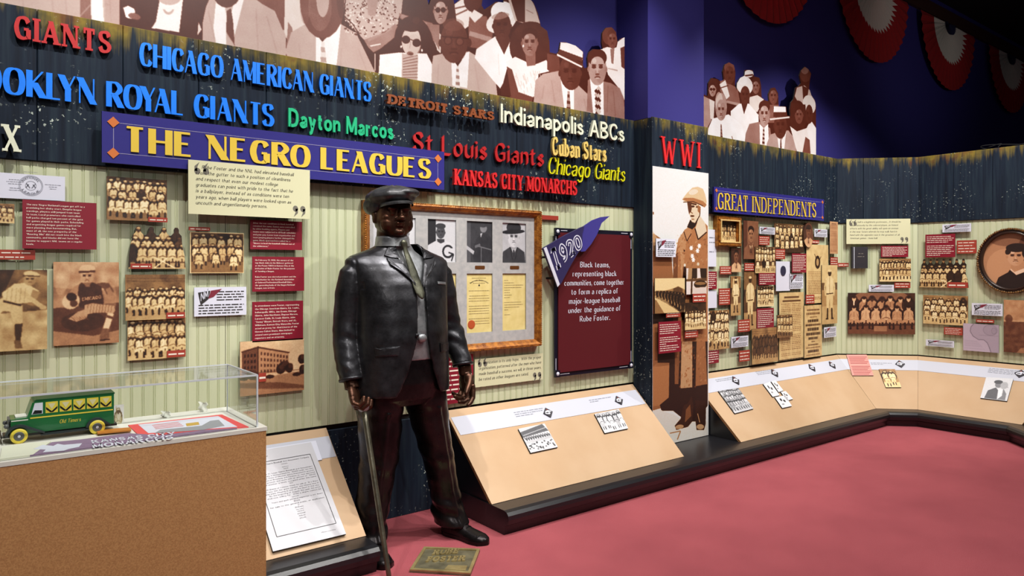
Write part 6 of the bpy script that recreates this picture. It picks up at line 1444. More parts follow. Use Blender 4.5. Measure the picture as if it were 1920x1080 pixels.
for nm, (x0, x1, y0, y1, z0, z1) in dict(front_pane=(a0, a1, b0, b1, .087, .09), base_pane=(a0, a1, b0, b0+.004, .002, .087), left_pane=(a0, a0+.003, b0+.004, b1, .002, .087), right_pane=(a1-.003, a1, b0+.004, b1, .002, .087)).items():
    mb = MB(); mb.box(W2, x0, x1, y0, y1, z0, z1); mb.build(nm, M_ACR, bk)
ba0, bb0, ba1, bb1 = rect(W2, 1597, 463, 1627, 500, .05)
bo = empty('book', W2.at((ba0+ba1)/2, bb0, .03), 'dark book standing upright inside the clear wall case', 'book')
M_BK = mat('dark_cloth', (42, 36, 44), .6); mb = MB(); mb.box(W2, ba0, ba1, b0+.005, bb1, .048, .052); mb.box(W2, ba0, ba1, b0+.005, bb1, .02, .024); mb.box(W2, ba0, ba0+.004, b0+.005, bb1, .024, .048); mb.build('cover', M_BK, bo)
mb = MB(); mb.box(W2, ba0+.006, ba1-.004, b0+.009, bb1-.004, .0245, .0475); mb.build('pages', M_CREAM, bo)
t = MB(); flat_text(t, W2, ['~.5', '~.7'], 'smallr', ba0+.04, ba1-.02, bb1-.06, .03, .012, .0525, 'center'); t.build('cover_title', mat('tarnished_gold', (120, 110, 104), .5), bo)['kind'] = 'stuff'
mb = MB(); mb.box(W2, ba0+.02, ba0+.026, b0+.005, bb1, .0521, .0525); mb.build('spine_band', M_WP, bo)
mb = MB(); mb.box(W2, (ba0+ba1)/2-.02, (ba0+ba1)/2+.02, b0+.02, bb1-.06, .002, .02); mb.build('support', M_ACR, bk)
caption(W2, (1571, 493, 1591, 500), 'thin rust plate left of the clear book case', .03, 1)
text_board('text_panel', W2, rect(W2, 1652, 461, 1703, 482, .045), ['~1', '~.9', '~1', '~.95', '~1', '~.9', '~.4'], 'smallr', 'maroon panel right of the clear book case', .045)
photo((1649, 485, 1708, 528), p_team([(10, .1, .6, 0), (9, .44, .52, 1)], 24, bg=.75, lum=.75, ground=.8), 'pale sepia team photograph with a long bench row on the corner wall', .04, fr=W2)
caption(W2, (1677, 529, 1707, 540), 'rust plate under the pale bench row photograph', .03, 2)
pennant_card(W2, (1629, 534, 1676, 547), 'white pennant card above the big brown studio team photograph', .035)
photo((1590, 549, 1716, 627), p_oldteam, 'big brown studio team photograph on the corner wall', .03, fr=W2)
# ================================================================== RIGHT WALL
pennant_card(W3, (1767, 421, 1821, 434), 'white pennant card at the top of the right wall', .035)
text_board('text_panel', W3, rect(W3, 1735, 440, 1791, 482, .045), ['~.9', '~1', '~.95', '~.8', '', '~1', '~.95', '~.9', '~1', '~.9', '~.5'], 'smallr', 'maroon panel left of the oval framed portrait', .045)
caption(W3, (1794, 451, 1831, 475), 'rust plate touching the left of the oval framed portrait', .03, 4)
R = rect(W3, 1724, 486, 1816, 540, .035)
photo((1724, 486, 1816, 540), cut_team(9, 7, 6, True), 'cut-out team photograph with men in dark suits on the right wall', .035, (1776, 529, 1815, 540), fr=W3, poly=cut_poly(R, 7, .5))
photo((1731, 553, 1815, 611), p_team([(6, .1, .5, 0), (7, .28, .5, 1), (6, .5, .45, 1)], 26, bg=.74, lum=.88, ground=.72, mid=(0, 5)), 'sepia team photograph in light uniforms below the cut-out one on the right wall', .035, fr=W3)
caption(W3, (1770, 613, 1805, 629), 'rust plate left of the pink map', .03, 4)
pennant_card(W3, (1822, 568, 1880, 593), 'white pennant card directly under the oval framed portrait', .04)
caption(W3, (1830, 598, 1864, 606), 'thin rust plate resting above the pink map', .03, 1)
photo((1806, 606, 1873, 662), p_map, 'pinkish printed map with a dark coastline', .04, fr=W3, cat='map')
pennant_card(W3, (1736, 636, 1789, 652), 'white pennant card at the bottom left of the right wall', .035)
photo((1882, 562, 1965, 666), p_field, 'brown field photograph cut by the right edge', .03, fr=W3)
# oval frame
oa0, ob0 = W3.px(1830, 551, .05); _, ob1 = W3.px(1890, 427, .05); oca, _ = W3.px(1893, 490, .05); rb = (ob1-W3.px(1890, 551, .05)[1])/2; cb_ = ob1-rb; ra = oca-oa0
ov = empty('oval_picture', W3.at(oca, cb_-rb, 0), 'large dark oval frame with a portrait of a man in a black suit', 'picture frame')
prof = [(1.0, .0), (1.0, .02), (.985, .035), (.96, .042), (.93, .036), (.91, .028), (.89, .044), (.87, .05), (.845, .044), (.83, .02), (.83, .0)]
n = 56; rings = [[W3.at(oca+(ra-(1-f)*rb)*math.cos(2*math.pi*i/n), cb_+(rb-(1-f)*rb)*math.sin(2*math.pi*i/n), h) for f, h in prof] for i in range(n)]
mb = MB(); mb.loft(rings+[rings[0]], cap=False); mb.build('moulding', mat('dark_walnut', (44, 28, 22), .28, bump=.1, bscale=60, coat=.3), ov, smooth=True)
mb = MB()
for i in range(90): t_ = 2*math.pi*i/90; mb.ball(W3.at(oca+ra*.965*math.cos(t_), cb_+rb*.965*math.sin(t_), .043), .008+.002*(i % 3), 6)
mb.build('ornament', mat('bronze_ornament', (120, 84, 44), .4, metal=.4), ov)['kind'] = 'stuff'
c = can_for(ra*1.7, rb*1.7, 500); m = imgmat('oval_portrait_print', p_oval(c)); mb = MB(); mb.prism(W3, oval(W3, oca, cb_, ra-rb*.16, rb*.84, 0, 48), .005, .018, 0, 0); mb.build('portrait', [m], ov)

# ================================================================== ITEMS ON THE READERS
def diamond(fr, u, v, r, label, g_='black edged diamond markers on the white strips'):
    a, b = fr.px(u, v, .012); mb = MB(); s = .040*r; P = [(a-s, b), (a, b-s), (a+s, b), (a, b+s)]
    mb.prism(fr, P, .0028, .012, 0, 0); o = mb.build('date_diamond', [mat('diamond_dark', (44, 40, 48), .5)])
    mb = MB(); h = s*.42; mb.prism(fr, [(a-s*.75, b-h*.6), (a+s*.1, b-h), (a+s*.75, b+h*.4), (a+s*.1, b+h), (a-s*.5, b+h*.7)], .012, .0128); f = mb.build('date_field', M_WP, o)
    t = MB(); flat_text(t, fr, ['190%d' % (int(u) % 9)] if 0 else ['~1'], 'smallr', a-s*.5, a+s*.5, b+h*.45, .02, h*.8, .0133); 
    t.build('date_print', M_INK, f)['kind'] = 'stuff'
    mb = MB(); mb.prism(fr, [(a-s*.1, b+s*.5), (a+s*.15, b+s*.38), (a+.0, b+s*.75)], .012, .0127); mb.build('red_corner', M_CAP, o)
    tag(o, label, 'sign', None)
for fr, u, v, lab in ((D1, 1028, 773, 'diamond marker, left one on the reader beside the statue'), (D1, 1161, 750, 'diamond marker, right one on the reader beside the statue'), (D1, 1380, 713, 'diamond marker nearest the soldier poster'), (D1, 1453, 699, 'diamond marker above the four small white cards'), (D1, 1523, 689, 'diamond marker, third right of the soldier poster'), (D1, 1561, 684, 'diamond marker, fourth right of the soldier poster, by the pink sheet'), (D2, 1688, 682, 'diamond marker right of the pink printed sheet'), (D3, 1913, 700, 'diamond marker at the right edge, above the head portrait')):
    diamond(fr, u, v, 1.0 if u < 1300 else 1.15, lab)
quad_board('photo_block', D1, [(972, 804), (1021, 794), (1046, 838), (995, 849)], p_stadium, 'black and white stadium photograph lying on the reader beside the statue', 'photograph')
quad_board('photo_block', D1, [(1115, 776), (1160, 767), (1178, 803), (1134, 812)], p_team([(5, .1, .8, 0)], 30, BW, bg=.85, lum=.97, ground=.9), 'black and white photograph of five men in white on the reader beside the statue', 'photograph')
quad_board('photo_block', D1, [(1347, 733), (1384, 727), (1413, 766), (1378, 775)], p_bw_crowd, 'black and white crowd photograph on the reader right of the soldier', 'photograph')
for k, (P, lab) in enumerate([([(1431, 720), (1444, 716), (1462, 741), (1449, 744)], 'tall white card at the upper left of four small cards'), ([(1446, 715), (1454, 713), (1469, 732), (1460, 735)], 'small white card at the top of four small cards'), ([(1453, 745), (1472, 741), (1485, 761), (1467, 765)], 'lower white card with a dark mark among four small cards'), ([(1464, 735), (1473, 733), (1487, 748), (1476, 751)], 'right white card among four small cards')]):
    quad_board('photo_block', D1, P, p_actions, lab, 'card')
pk = quad_board('pink_sheet', D2, [(1587, 665), (1625, 665), (1638, 704), (1598, 704)], mat('pink_print', (214, 140, 130), .5), 'pink printed sheet leaning at the corner reader board', 'document', .01)
a, b = D2.px(1591, 668, .011); a2, _ = D2.px(1628, 668, .011)
for k in range(11):
    pass
t = MB()
for k in range(12):
    y0 = 669+k*2.9; x0 = 1591+k*.9; x1 = 1625+k*1.0
    if k == 5: continue
    P = [D2.px(x0, y0, .0106), D2.px(x1-(k % 3)*3, y0, .0106), D2.px(x1-(k % 3)*3, y0+1.1, .0106), D2.px(x0, y0+1.1, .0106)]
    t.add([D2.at(p[0], p[1], .0106) for p in P], [(0, 1, 2, 3)])
t.build('lettering', mat('pink_ink', (150, 60, 60), .6), pk)['kind'] = 'stuff'
quad_board('photo_block', D2, [(1648, 692), (1678, 692), (1690, 726), (1661, 726)], p_team([(2, .1, .8, 0)], 33, SEPIA, bg=.8, lum=.9, ground=.8), 'pale sepia photograph of two players on the short corner reader', 'photograph')
quad_board('photo_block', D3, [(1849, 707), (1900, 710), (1888, 752), (1838, 746)], p_profile, 'black and white photograph of two heads in profile on the right reader', 'photograph')
# the big notice on the left reader
NP = [(455, 850), (583, 829), (649, 1001), (512, 1034)]
quad_board('backing_sheet', D1, [(470, 846), (592, 826), (604, 862), (480, 884)], M_WP, 'white card edge showing behind the big notice', 'document', .006)
nt_ = quad_board('notice_board', D1, NP, mat('notice_paper', (196, 196, 202), .6), 'large white printed notice in a black outline on the left reader', 'document', .012, .006)
def bil(x, y):
    P = [D1.px(u, v, .018) for u, v in NP]; top = [P[0][k]+(P[1][k]-P[0][k])*x for k in (0, 1)]; bot = [P[3][k]+(P[2][k]-P[3][k])*x for k in (0, 1)]
    return (top[0]+(bot[0]-top[0])*y, top[1]+(bot[1]-top[1])*y)
t = MB()
def seg(p, q_, w_):
    p, q_ = bil(*p), bil(*q_); d = math.dist(p, q_); nx, ny = -(q_[1]-p[1])/d*w_, (q_[0]-p[0])/d*w_
    t.add([D1.at(p[0]+nx, p[1]+ny, .0186), D1.at(q_[0]+nx, q_[1]+ny, .0186), D1.at(q_[0]-nx, q_[1]-ny, .0186), D1.at(p[0]-nx, p[1]-ny, .0186)], [(0, 1, 2, 3)])
for p, q_ in (((.1, .13), (.92, .13)), ((.92, .13), (.92, .88)), ((.92, .88), (.1, .88)), ((.1, .88), (.1, .13))): seg(p, q_, .0016)
t.build('outline', M_INK, nt_)['kind'] = 'stuff'
LN = [('St. Louis Giants Baseball And Amusement Company', 1.25, .0), ('of the Greater St. Louis and Vicinity', .9, .0), ('', 1, 0), ('Company of twelve, for One per Cent', .9, 0), ('a Thousand and Amusement', .9, 0), ('', .5, 0), ('The St. Louis Giants Baseball and Amusement', 1, 1), ('Company is incorporated for $10,000 under the laws', 1, 0), ('of the State of Missouri, and is interested in grounds', 1, 0), ('located at Broadway and Clarence av., now approved', 1, 0), ('for grounds and seats with an amount of $100.00', 1, 0), ('and another is lately occupied under the name', 1, 0), ('$1 TO BE CAPITALIZED', .9, 0), ('', .5, 0), ('200 Shares of Common Stock for sale at $10 a Share', 1, 0), ('to you. Get the great number you choose now in', 1, 0), ('the park. Playing is one of the best in the city.', 1, 0), ('By the beginning of August this year, the price', 1, 1), ('shall now selling for $10.00 a share, cannot be', 1, 0), ('bought for more than the amount.', 1, 0), ('Yours and quick personal inspection is our desire', 1, 1), ('WORLD THE SOLE LEAGUE', 1.1, 0), ('for sale to the general public, at application', 1, 0), ('Address', .8, 0), ('LORENZA S. COBB, Executive Secretary', 1.05, 0), ('100 London Ave.    Phone Bell Bomont 157', .9, 0), ('M. C. WATSON, JOHN M. TAYLOR', 1.0, 0), ('JOHN D. MATTHEWS, BEN H. HOWARD', 1.0, 0), ('FRANK HARDING, C.A. PHILLIPS', 1.0, 0), ('LOUIS J. BELL, JR. H. CAMPBELL', 1.0, 0)]
t = MB(); st = ST['smallr']; y = .15
for s_, sc, ind in LN:
    hh = .0115*sc
    if s_:
        L, W = layout(s_, st); full = (len(s_) > 40)
        wd = .76 if full else min(.76, W*hh*.042)
        x0 = .13+(.0 if full else (.76-wd)/2)+ind*.04; wd -= ind*.04
        for ch, x in L:
            for q_ in gpoly(ch, st):
                P = [bil(x0+(x+p[0])/W*wd, y+hh*(1-p[1]/10)) for p in q_]; t.add([D1.at(p[0], p[1], .0187) for p in P], [list(range(len(P)))])
    y += hh*1.95 if s_ else .012*sc
for s_, x0, y0, wd, hh in (('ical Base Ball League', .02, .065, .3, .014), ('Photo courtesy', .68, .93, .2, .009)):
    L, W = layout(s_, ST['bookit'])
    for ch, x in L:
        for q_ in gpoly(ch, ST['bookit']):
            P = [bil(x0+(x+p[0])/W*wd, y0+hh*(1-p[1]/10)) for p in q_]; t.add([D1.at(p[0], p[1], .0187) for p in P], [list(range(len(P)))])
t.build('lettering', M_INK, nt_)['kind'] = 'stuff'
# ================================================================== DISPLAY CASE (front left)
CF = Frame((0, 2.30, 0), (1, 0, 0), (0, 0, 1)); CTOP = .955
M_FIB = mat('fibreboard', (196, 146, 92), .8, rgb2=(172, 122, 74), nscale=260, bump=.15, bscale=500)
M_DECK = mat('deck_white', (222, 220, 210), .5)
cs = empty('display_case', (-.15, 2.5, 0), 'tan fibreboard display plinth with a clear acrylic cover, front left', 'display case')
mb = MB(); mb.box(CF, -1.10, .781, .0, CTOP-.012, -.012, 0); mb.build('front_panel', M_FIB, cs)
for nm, a in (('side_panel', (.769, .781)), ('side_panel', (-1.10, -1.088))):
    mb = MB(); mb.box(CF, a[0], a[1], .0, CTOP-.012, -.42, -.012); mb.build(nm, M_FIB, cs)
mb = MB(); mb.box(CF, -1.088, .769, 0, CTOP-.012, -.42, -.40); mb.build('back_panel', M_FIB, cs)
mb = MB(); mb.box(CF, -1.103, .784, CTOP-.012, CTOP, -.423, .003); mb.build('deck', M_DECK, cs)
X1, Y0, Y1, ZC = .757, 2.312, 2.638, 1.118; th = .005
M_ACE = mat('acrylic_edge', (214, 220, 226), .2)
for nm, b_ in (('front_pane', (-1.06, X1, Y0, Y0+th, CTOP, ZC)), ('back_pane', (-1.06, X1, Y1-th, Y1, CTOP, ZC)), ('right_pane', (X1-th, X1, Y0+th, Y1-th, CTOP, ZC)), ('left_pane', (-1.06, -1.055, Y0+th, Y1-th, CTOP, ZC)), ('top_pane', (-1.06, X1, Y0, Y1, ZC, ZC+th))):
    mb = MB(); mb.box(FL, b_[0], b_[1], b_[2], b_[3], b_[4], b_[5]); mb.build(nm, M_ACR, cs)
for e in (((-1.06, X1+.001, Y0-.0015, Y0+.003, ZC+.001, ZC+th+.001)), ((-1.06, X1, Y1-.002, Y1+.001, ZC+.002, ZC+th+.001)), ((X1-.002, X1+.0015, Y0, Y1, ZC+.001, ZC+th+.001)), ((X1-.003, X1+.002, Y0-.002, Y0+.004, CTOP, ZC+th)), ((X1-.002, X1+.001, Y1-.003, Y1+.001, CTOP, ZC+th))):
    mb = MB(); mb.box(FL, *e); mb.build('polished_edge', M_ACE, cs)
def PH(u, v, z=CTOP):
    d = ray(u, v); k = (z-HC)/d.z; return (d.x*k, d.y*k)
def flat(name, pts, z0, th_, m, label=None, cat=None, parent=None):
    P = [PH(u, v, z0+th_) for u, v in pts]; P = [(x, max(y, 2.320)) for x, y in P]
    ar = sum(P[i][0]*P[(i+1) % len(P)][1]-P[(i+1) % len(P)][0]*P[i][1] for i in range(len(P)))
    if ar < 0: P = P[::-1]
    mb = MB(); mb.prism(FL, P, z0, z0+th_); o = mb.build(name, m, parent)
    return tag(o, label, cat) if label else o
# booklet and cloth pennant
bkl = flat('booklet', [(240, 797), (416, 777), (468, 801), (262, 817)], CTOP, .003, mat('booklet_red', (226, 84, 84), .5), 'open booklet with a red border and a silver car picture in the case', 'booklet')
flat('page', [(259, 796), (409, 780), (445, 800), (278, 812)], CTOP+.003, .0006, M_WP, parent=bkl)
flat('car_picture', [(290, 812), (300, 806), (378, 798), (394, 789), (410, 787), (421, 798), (380, 806)], CTOP+.0036, .0005, mat('silver_ink', (150, 152, 158), .5), parent=bkl)
flat('headline', [(348, 794), (372, 791), (374, 796), (350, 799)], CTOP+.0036, .0005, mat('ochre_ink', (196, 160, 70), .5), parent=bkl)
t = MB()
for k in range(4):
    P = [PH(u, v, CTOP+.0040) for u, v in ((285+k*2, 797+k*2.2), (335+k*3, 791+k*2.2), (335+k*3, 792+k*2.2), (285+k*2, 798+k*2.2))]; t.add([Vector((x, y, CTOP+.0040)) for x, y in P], [(0, 1, 2, 3)])
t.build('print', mat('rose_ink', (220, 130, 130), .5), bkl)['kind'] = 'stuff'
pc = flat('cloth_pennant', [(58, 858), (64, 850), (97, 829), (150, 824), (240, 812), (300, 816), (384, 806), (448, 804), (450, 808), (340, 824), (200, 842)], CTOP+.0005, .004, mat('faded_purple_cloth', (140, 116, 142), .9, noise=.15, nscale=60), 'faded purple cloth pennant with white club lettering lying in the case', 'pennant')
flat('pale_end', [(0, 862), (4, 838), (60, 830), (95, 828), (62, 852), (40, 862)], CTOP+.0005, .0045, mat('pale_cloth', (216, 216, 196), .9), parent=pc)
zt = CTOP+.0052
for txt, (u0, v0), (u1, v1), hh in (('KANSAS CITY', (173, 831), (330, 815), 5.5), ('MONARCHS', (174, 840), (326, 822), 6.5)):
    st = ST['impact']; L, W = layout(txt, st); t = MB()
    for ch, x in L:
        for q_ in gpoly(ch, st):
            P = [PH(u0+(u1-u0)*(x+p[0])/W-p[1]*.25, v0+(v1-v0)*(x+p[0])/W-p[1]*hh/10, zt) for p in q_]; t.add([Vector((a, b, zt)) for a, b in P], [list(range(len(P)))])
    t.build('lettering', M_WP, pc)['kind'] = 'stuff'
t = MB(); P = [(62, 842), (80, 834), (100, 836), (108, 832), (120, 834), (154, 831), (148, 838), (128, 842), (120, 845), (80, 848), (86, 843)]
t.add([Vector((*PH(u, v, zt), zt)) for u, v in P], [list(range(len(P)))]); t.build('wing_emblem', M_WP, pc)
lp = flat('caption_plate', [(181, 806), (245, 801), (246, 806), (183, 812)], CTOP+.006, .004, mat('amber_caption', (188, 118, 40), .5), 'amber caption plate beside the rear wheel of the toy bus', 'label')
# crumpled paper twists and ball-player card
for (u, v, lab) in ((311, 779, 'small white paper twist at the back of the case, left one'), (381, 768, 'taller white paper twist at the back of the case')):
    x, y = PH(u, v+5); n = 9; mb = MB(); h = .022 if u < 340 else .035
    vs = []; 
    for j in range(6):
        for i in range(n): a_ = i/(n-1); vs.append(Vector((x-.014+.028*a_+.004*math.sin(j*2), y+.006*math.sin(a_*7+j)+.002*j, CTOP+.0005+h*j/5+.003*math.sin(a_*5+j*1.5)*(j > 0))))
    fs = [(j*n+i, j*n+i+1, (j+1)*n+i+1, (j+1)*n+i) for j in range(5) for i in range(n-1)]
    tag(mk('paper_twist', vs, fs, M_DECK, smooth=True), lab, 'paper')
cx, cy = PH(220, 795); fc = Frame((0, cy, 0), (1, 0, 0), (0, 0, 1))
a0, b1 = fc.px(211, 760); a1, _ = fc.px(232, 794)
def p_card(c):
    U, H = c.U, c.H; c.a[:] = .95; person_small(c, 50, H*.12, H*.8, .8, random.Random(2), False, skin=.2); c.line([(30, H*.05), (40, H*.5)], 4, .4); c.ell(70, H*.5, 16, H*.14, .6, 30, .4); return c.tone([(0, (60, 40, 40)), (.5, (170, 150, 90)), (1, (235, 235, 240))])
board('trading_card', fc, (a0, CTOP+.001, a1, b1), p_card, 'small white card with a batter drawing behind the toy bus', 'card', .0015, .0012)
# toy bus
BF = Frame((0, 2.53, CTOP), (1, 0, 0), (0, 0, 1)); bus = empty('toy_bus', (.24, 2.57, CTOP), 'green tin toy bus with yellow wheels in the display case', 'toy')
M_GRN = mat('tin_green', (26, 104, 52), .3, coat=.4); M_YW = mat('tin_yellow', (226, 204, 70), .4); M_BK2 = mat('tin_black', (22, 24, 24), .35); M_HUB = mat('tin_grey', (90, 92, 92), .4)
W_ = .085
mb = MB(); prof = [(.148, .022), (.383, .022), (.383, .117), (.175, .117), (.168, .112), (.158, .085), (.150, .07), (.120, .072)]
mb.prism(BF, [(.118, .024), (.383, .024), (.383, .117), (.178, .117), (.170, .112), (.160, .080), (.157, .070), (.118, .069)], -W_, 0); mb.build('body', M_GRN, bus)
mb = MB(); mb.prism(BF, [(.172, .117), (.385, .117), (.385, .121), (.180, .121)], -W_-.002, .002); mb.build('roof', mat('tin_dark_green', (16, 74, 38), .35), bus)
mb = MB(); mb.box(BF, .130, .158, .070, .073, -W_*.8, -W_*.2); mb.build('hood_louvre', M_DECK, bus)
mb = MB(); mb.box(BF, .165, .380, .066, .0695, 0, .0012); mb.build('side_stripe', M_YW, bus)
mb = MB(); mb.box(BF, .119, .160, .063, .066, 0, .001); mb.build('hood_stripe', M_DECK, bus)
mb = MB(); mb.box(BF, .112, .118, .026, .068, -W_*.85, -W_*.15); mb.build('radiator', M_HUB, bus)
for k in range(5):
    x = .203+k*.0355; mb = MB(); mb.box(BF, x, x+.031, .078, .111, 0, .001); w_ = mb.build('window', M_YW, bus)
    mb = MB(); mb.prism(BF, [(x+.001, .097), (x+.0155, .083), (x+.030, .097), (x+.030, .090), (x+.019, .0795), (x+.012, .0795), (x+.001, .090)][::-1], .001, .0016); mb.build('seat_print', M_BK2, w_)
    mb = MB(); mb.prism(BF, [(x+.006, .106), (x+.0155, .089), (x+.025, .106)], .001, .0018); mb.build('passenger_print', mat('tin_cream', (214, 206, 160), .4), w_)
mb = MB(); mb.prism(BF, [(.168, .078), (.196, .078), (.196, .111), (.176, .111)], 0, .001); w_ = mb.build('driver_window', M_WP, bus)
mb = MB(); mb.prism(BF, [(.170, .079), (.194, .079), (.194, .088), (.176, .090)], .001, .0016); mb.build('driver_print', M_BK2, w_)
t = MB(); flat_text(t, BF, ['Old Timers'], 'bookit', .238, .293, .055, .01, .012, .0011); t.build('emblem_lettering', M_YW, bus)['kind'] = 'stuff'
mb = MB(); mb.box(BF, .10, .392, .016, .0225, -W_*.8, -.006); mb.build('chassis', M_BK2, bus)
def fender(x, r, x1):
    P = [(x-r*math.cos(a), .020+r*math.sin(a)) for a in np.linspace(.1, math.pi*.62, 12)]+[(x1, .026), (x1, .020)]+[(x-(r-.006)*math.cos(a), .019+(r-.006)*math.sin(a)) for a in np.linspace(math.pi*.62, .1, 10)]
    mb = MB(); mb.prism(BF, P[::-1], -.004, .016); mb.build('fender', mat('tin_slate', (44, 52, 54), .3), bus)
fender(.137, .034, .20); fender(.335, .030, .372)
mb = MB(); mb.box(BF, .19, .315, .016, .020, 0, .016); mb.build('running_board', mat('tin_slate', (44, 52, 54), .3), bus)
for x in (.137, .335):
    for side in (0, 1):
        z_ = .006 if side == 0 else -W_-.012
        c = BF.at(x, .0215, z_)
        mb = MB(); mb.lathe(c, [(0, 0), (.0215, 0), (.0215, .010), (.018, .012), (.014, .012), (0, .012)], BF.n, 24); wh = mb.build('wheel', M_YW, bus)
        mb = MB(); mb.lathe(c+BF.n*.0118, [(0, 0), (.0135, 0), (.0125, .0012), (0, .0015)], BF.n, 20); mb.build('hub', M_HUB, wh)
        mb = MB(); mb.lathe(c+BF.n*.0133, [(0, 0), (.004, 0), (.003, .0012), (0, .0015)], BF.n, 10); mb.build('axle_cap', M_WP, wh)
for dy in (.01, -.055):
    mb = MB(); mb.ball(BF.at(.108, .050, -.015+dy), (.007, .007, .007), 10); mb.build('headlamp', M_HUB, bus)
mb = MB(); mb.tube([BF.at(.096, .022, .012), BF.at(.094, .024, -.04), BF.at(.096, .022, -W_-.01)], .003, 6); mb.build('bumper', M_BK2, bus)
# ================================================================== THE BRONZE STATUE
from mathutils import noise as mnoise
SX, SY = 1.83, 3.33
def bronze(name, c0, c1, rough, metal=.75, hl=.0, bump=.12):
    m = bpy.data.materials.new(name); m.use_nodes = True; nt = m.node_tree; N = nt.nodes; L = nt.links; b = N['Principled BSDF']
    v = mapping(N, L, (1, 1, 1)); c = ramp(N, L, noise(N, L, v, 7, 6, .65), [(.35, lin(c0)), (.66, lin(c1))]); L.new(c, b.inputs['Base Color'])
    r = ramp(N, L, noise(N, L, v, 16, 4), [(.3, (rough*.8,)*3), (.7, (rough*1.25,)*3)]); L.new(r, b.inputs['Roughness']); b.inputs['Metallic'].default_value = metal
    bp = N.new('ShaderNodeBump'); bp.inputs['Strength'].default_value = bump; bp.inputs['Distance'].default_value = .01; L.new(noise(N, L, v, 38, 4), bp.inputs['Height']); L.new(bp.outputs[0], b.inputs['Normal'])
    return m
B_JK = bronze('bronze_black', (34, 33, 35), (66, 66, 70), .34); B_TR = bronze('bronze_dark', (24, 22, 24), (46, 41, 42), .30); B_SK = bronze('bronze_brown', (50, 34, 26), (88, 56, 40), .38)
B_SH = bronze('bronze_pewter', (116, 118, 122), (176, 178, 180), .42); B_TI = bronze('bronze_olive', (44, 45, 38), (104, 104, 88), .42); B_CP = bronze('bronze_cap', (50, 50, 52), (92, 92, 94), .42)
def LP(x, y, z): return Vector((SX+x, SY+y, z))
def sup(cx, cy, z, rx, ry, p=2.3, n=40, rot=0.0, tilt=0.0):
    out = []
    for j in range(n):
        t_ = 2*math.pi*j/n; c_, s_ = math.cos(t_), math.sin(t_)
        x = rx*math.copysign(abs(c_)**(2/p), c_); y = ry*math.copysign(abs(s_)**(2/p), s_)
        out.append(LP(cx+x, cy+y, z+tilt*x))
    return out
def interp(tab, z):
    if z <= tab[0][0]: return tab[0][1:]
    for a, b in zip(tab[:-1], tab[1:]):
        if z <= b[0]:
            f = (z-a[0])/(b[0]-a[0]); f = f*f*(3-2*f)*.5+f*.5
            return tuple(a[k]+(b[k]-a[k])*f for k in range(1, len(a)))
    return tab[-1][1:]
def remesh(mb, name, mats, parent, vox, it=2, disp=None, fac=.5):
    me = bpy.data.meshes.new('tmp'); me.from_pydata([tuple(v) for v in mb.v], [], mb.f); o = bpy.data.objects.new('tmp', me); COL.objects.link(o)
    r = o.modifiers.new('r', 'REMESH'); r.mode = 'VOXEL'; r.voxel_size = vox
    if it: s_ = o.modifiers.new('s', 'SMOOTH'); s_.factor = fac; s_.iterations = it
    dg = bpy.context.evaluated_depsgraph_get(); ev = o.evaluated_get(dg); m2 = bpy.data.meshes.new_from_object(ev)
    nv = len(m2.vertices); co = np.empty(nv*3); m2.vertices.foreach_get('co', co); co = co.reshape(-1, 3)
    if disp is not None:
        no = np.empty(nv*3); m2.vertices.foreach_get('normal', no); no = no.reshape(-1, 3); co = co+no*disp(co)[:, None]
    lo, hi = co.min(0), co.max(0); loc = np.array([(lo[0]+hi[0])/2, (lo[1]+hi[1])/2, lo[2]])
    m2.vertices.foreach_set('co', (co-loc).ravel()); m2.update()
    bpy.data.objects.remove(o); bpy.data.meshes.remove(me)
    m2.materials.clear(); m2.materials.append(mats); m2.polygons.foreach_set('use_smooth', [True]*len(m2.polygons)); m2.name = name
    ob = bpy.data.objects.new(name, m2); COL.objects.link(ob); ob.parent = parent; ob.location = Vector(loc)-origin_of(parent)
    return ob
stt = empty('statue', (SX, SY, 0), 'dark bronze statue of a large man in flat cap and open suit with a cane', 'statue')
# ---- body (head, neck, trunk, arms and hands as one surface)
hb = MB()
HC_ = Vector((-.045, -.015, 1.632)); ha = math.radians(-7)
def HP(x, y, z):
    return LP(HC_.x+x*math.cos(ha)-y*math.sin(ha), HC_.y+x*math.sin(ha)+y*math.cos(ha), HC_.z+z)
def hring(cy, z, rx, ry, p=2.2, n=36): return [HP(rx*math.copysign(abs(math.cos(t_))**(2/p), math.cos(t_)), cy+ry*math.copysign(abs(math.sin(t_))**(2/p), math.sin(t_)), z) for t_ in [2*math.pi*j/n for j in range(n)]]
hb.loft([hring(-.05, -.002, .030, .026), hring(-.036, .006, .052, .055), hring(-.018, .024, .074, .080), hring(-.006, .05, .090, .094, 2.4), hring(-.002, .08, .096, .099, 2.4), hring(0, .11, .095, .101, 2.3), hring(.003, .14, .092, .101), hring(.006, .17, .088, .099), hring(.008, .20, .076, .085), hring(.008, .225, .045, .05)])
def hball(x, y, z, rx, ry, rz): hb.ball(HP(x, y, z), (rx, ry, rz), 14)
for s_ in (-1, 1):
    hball(s_*.046, -.052, .062, .043, .042, .046); hball(s_*.036, -.094, .139, .030, .013, .0085); hball(s_*.034, -.088, .119, .0165, .013, .011)
    hball(s_*.034, -.096, .1265, .017, .0065, .0042); hball(s_*.034, -.094, .110, .016, .006, .004)
    hball(s_*.099, .004, .098, .010, .022, .034); hball(s_*.103, .012, .115, .008, .016, .016); hball(s_*.016, -.108, .086, .011, .013, .010); hball(s_*.052, -.062, .095, .03, .026, .02)
hball(0, -.103, .112, .0125, .018, .032); hball(0, -.122, .091, .019, .018, .015); hball(0, -.104, .0655, .027, .0125, .0068); hball(0, -.1015, .0535, .024, .0125, .0075); hball(0, -.088, .020, .030, .024, .020); hball(0, -.09, .062, .03, .02, .022)
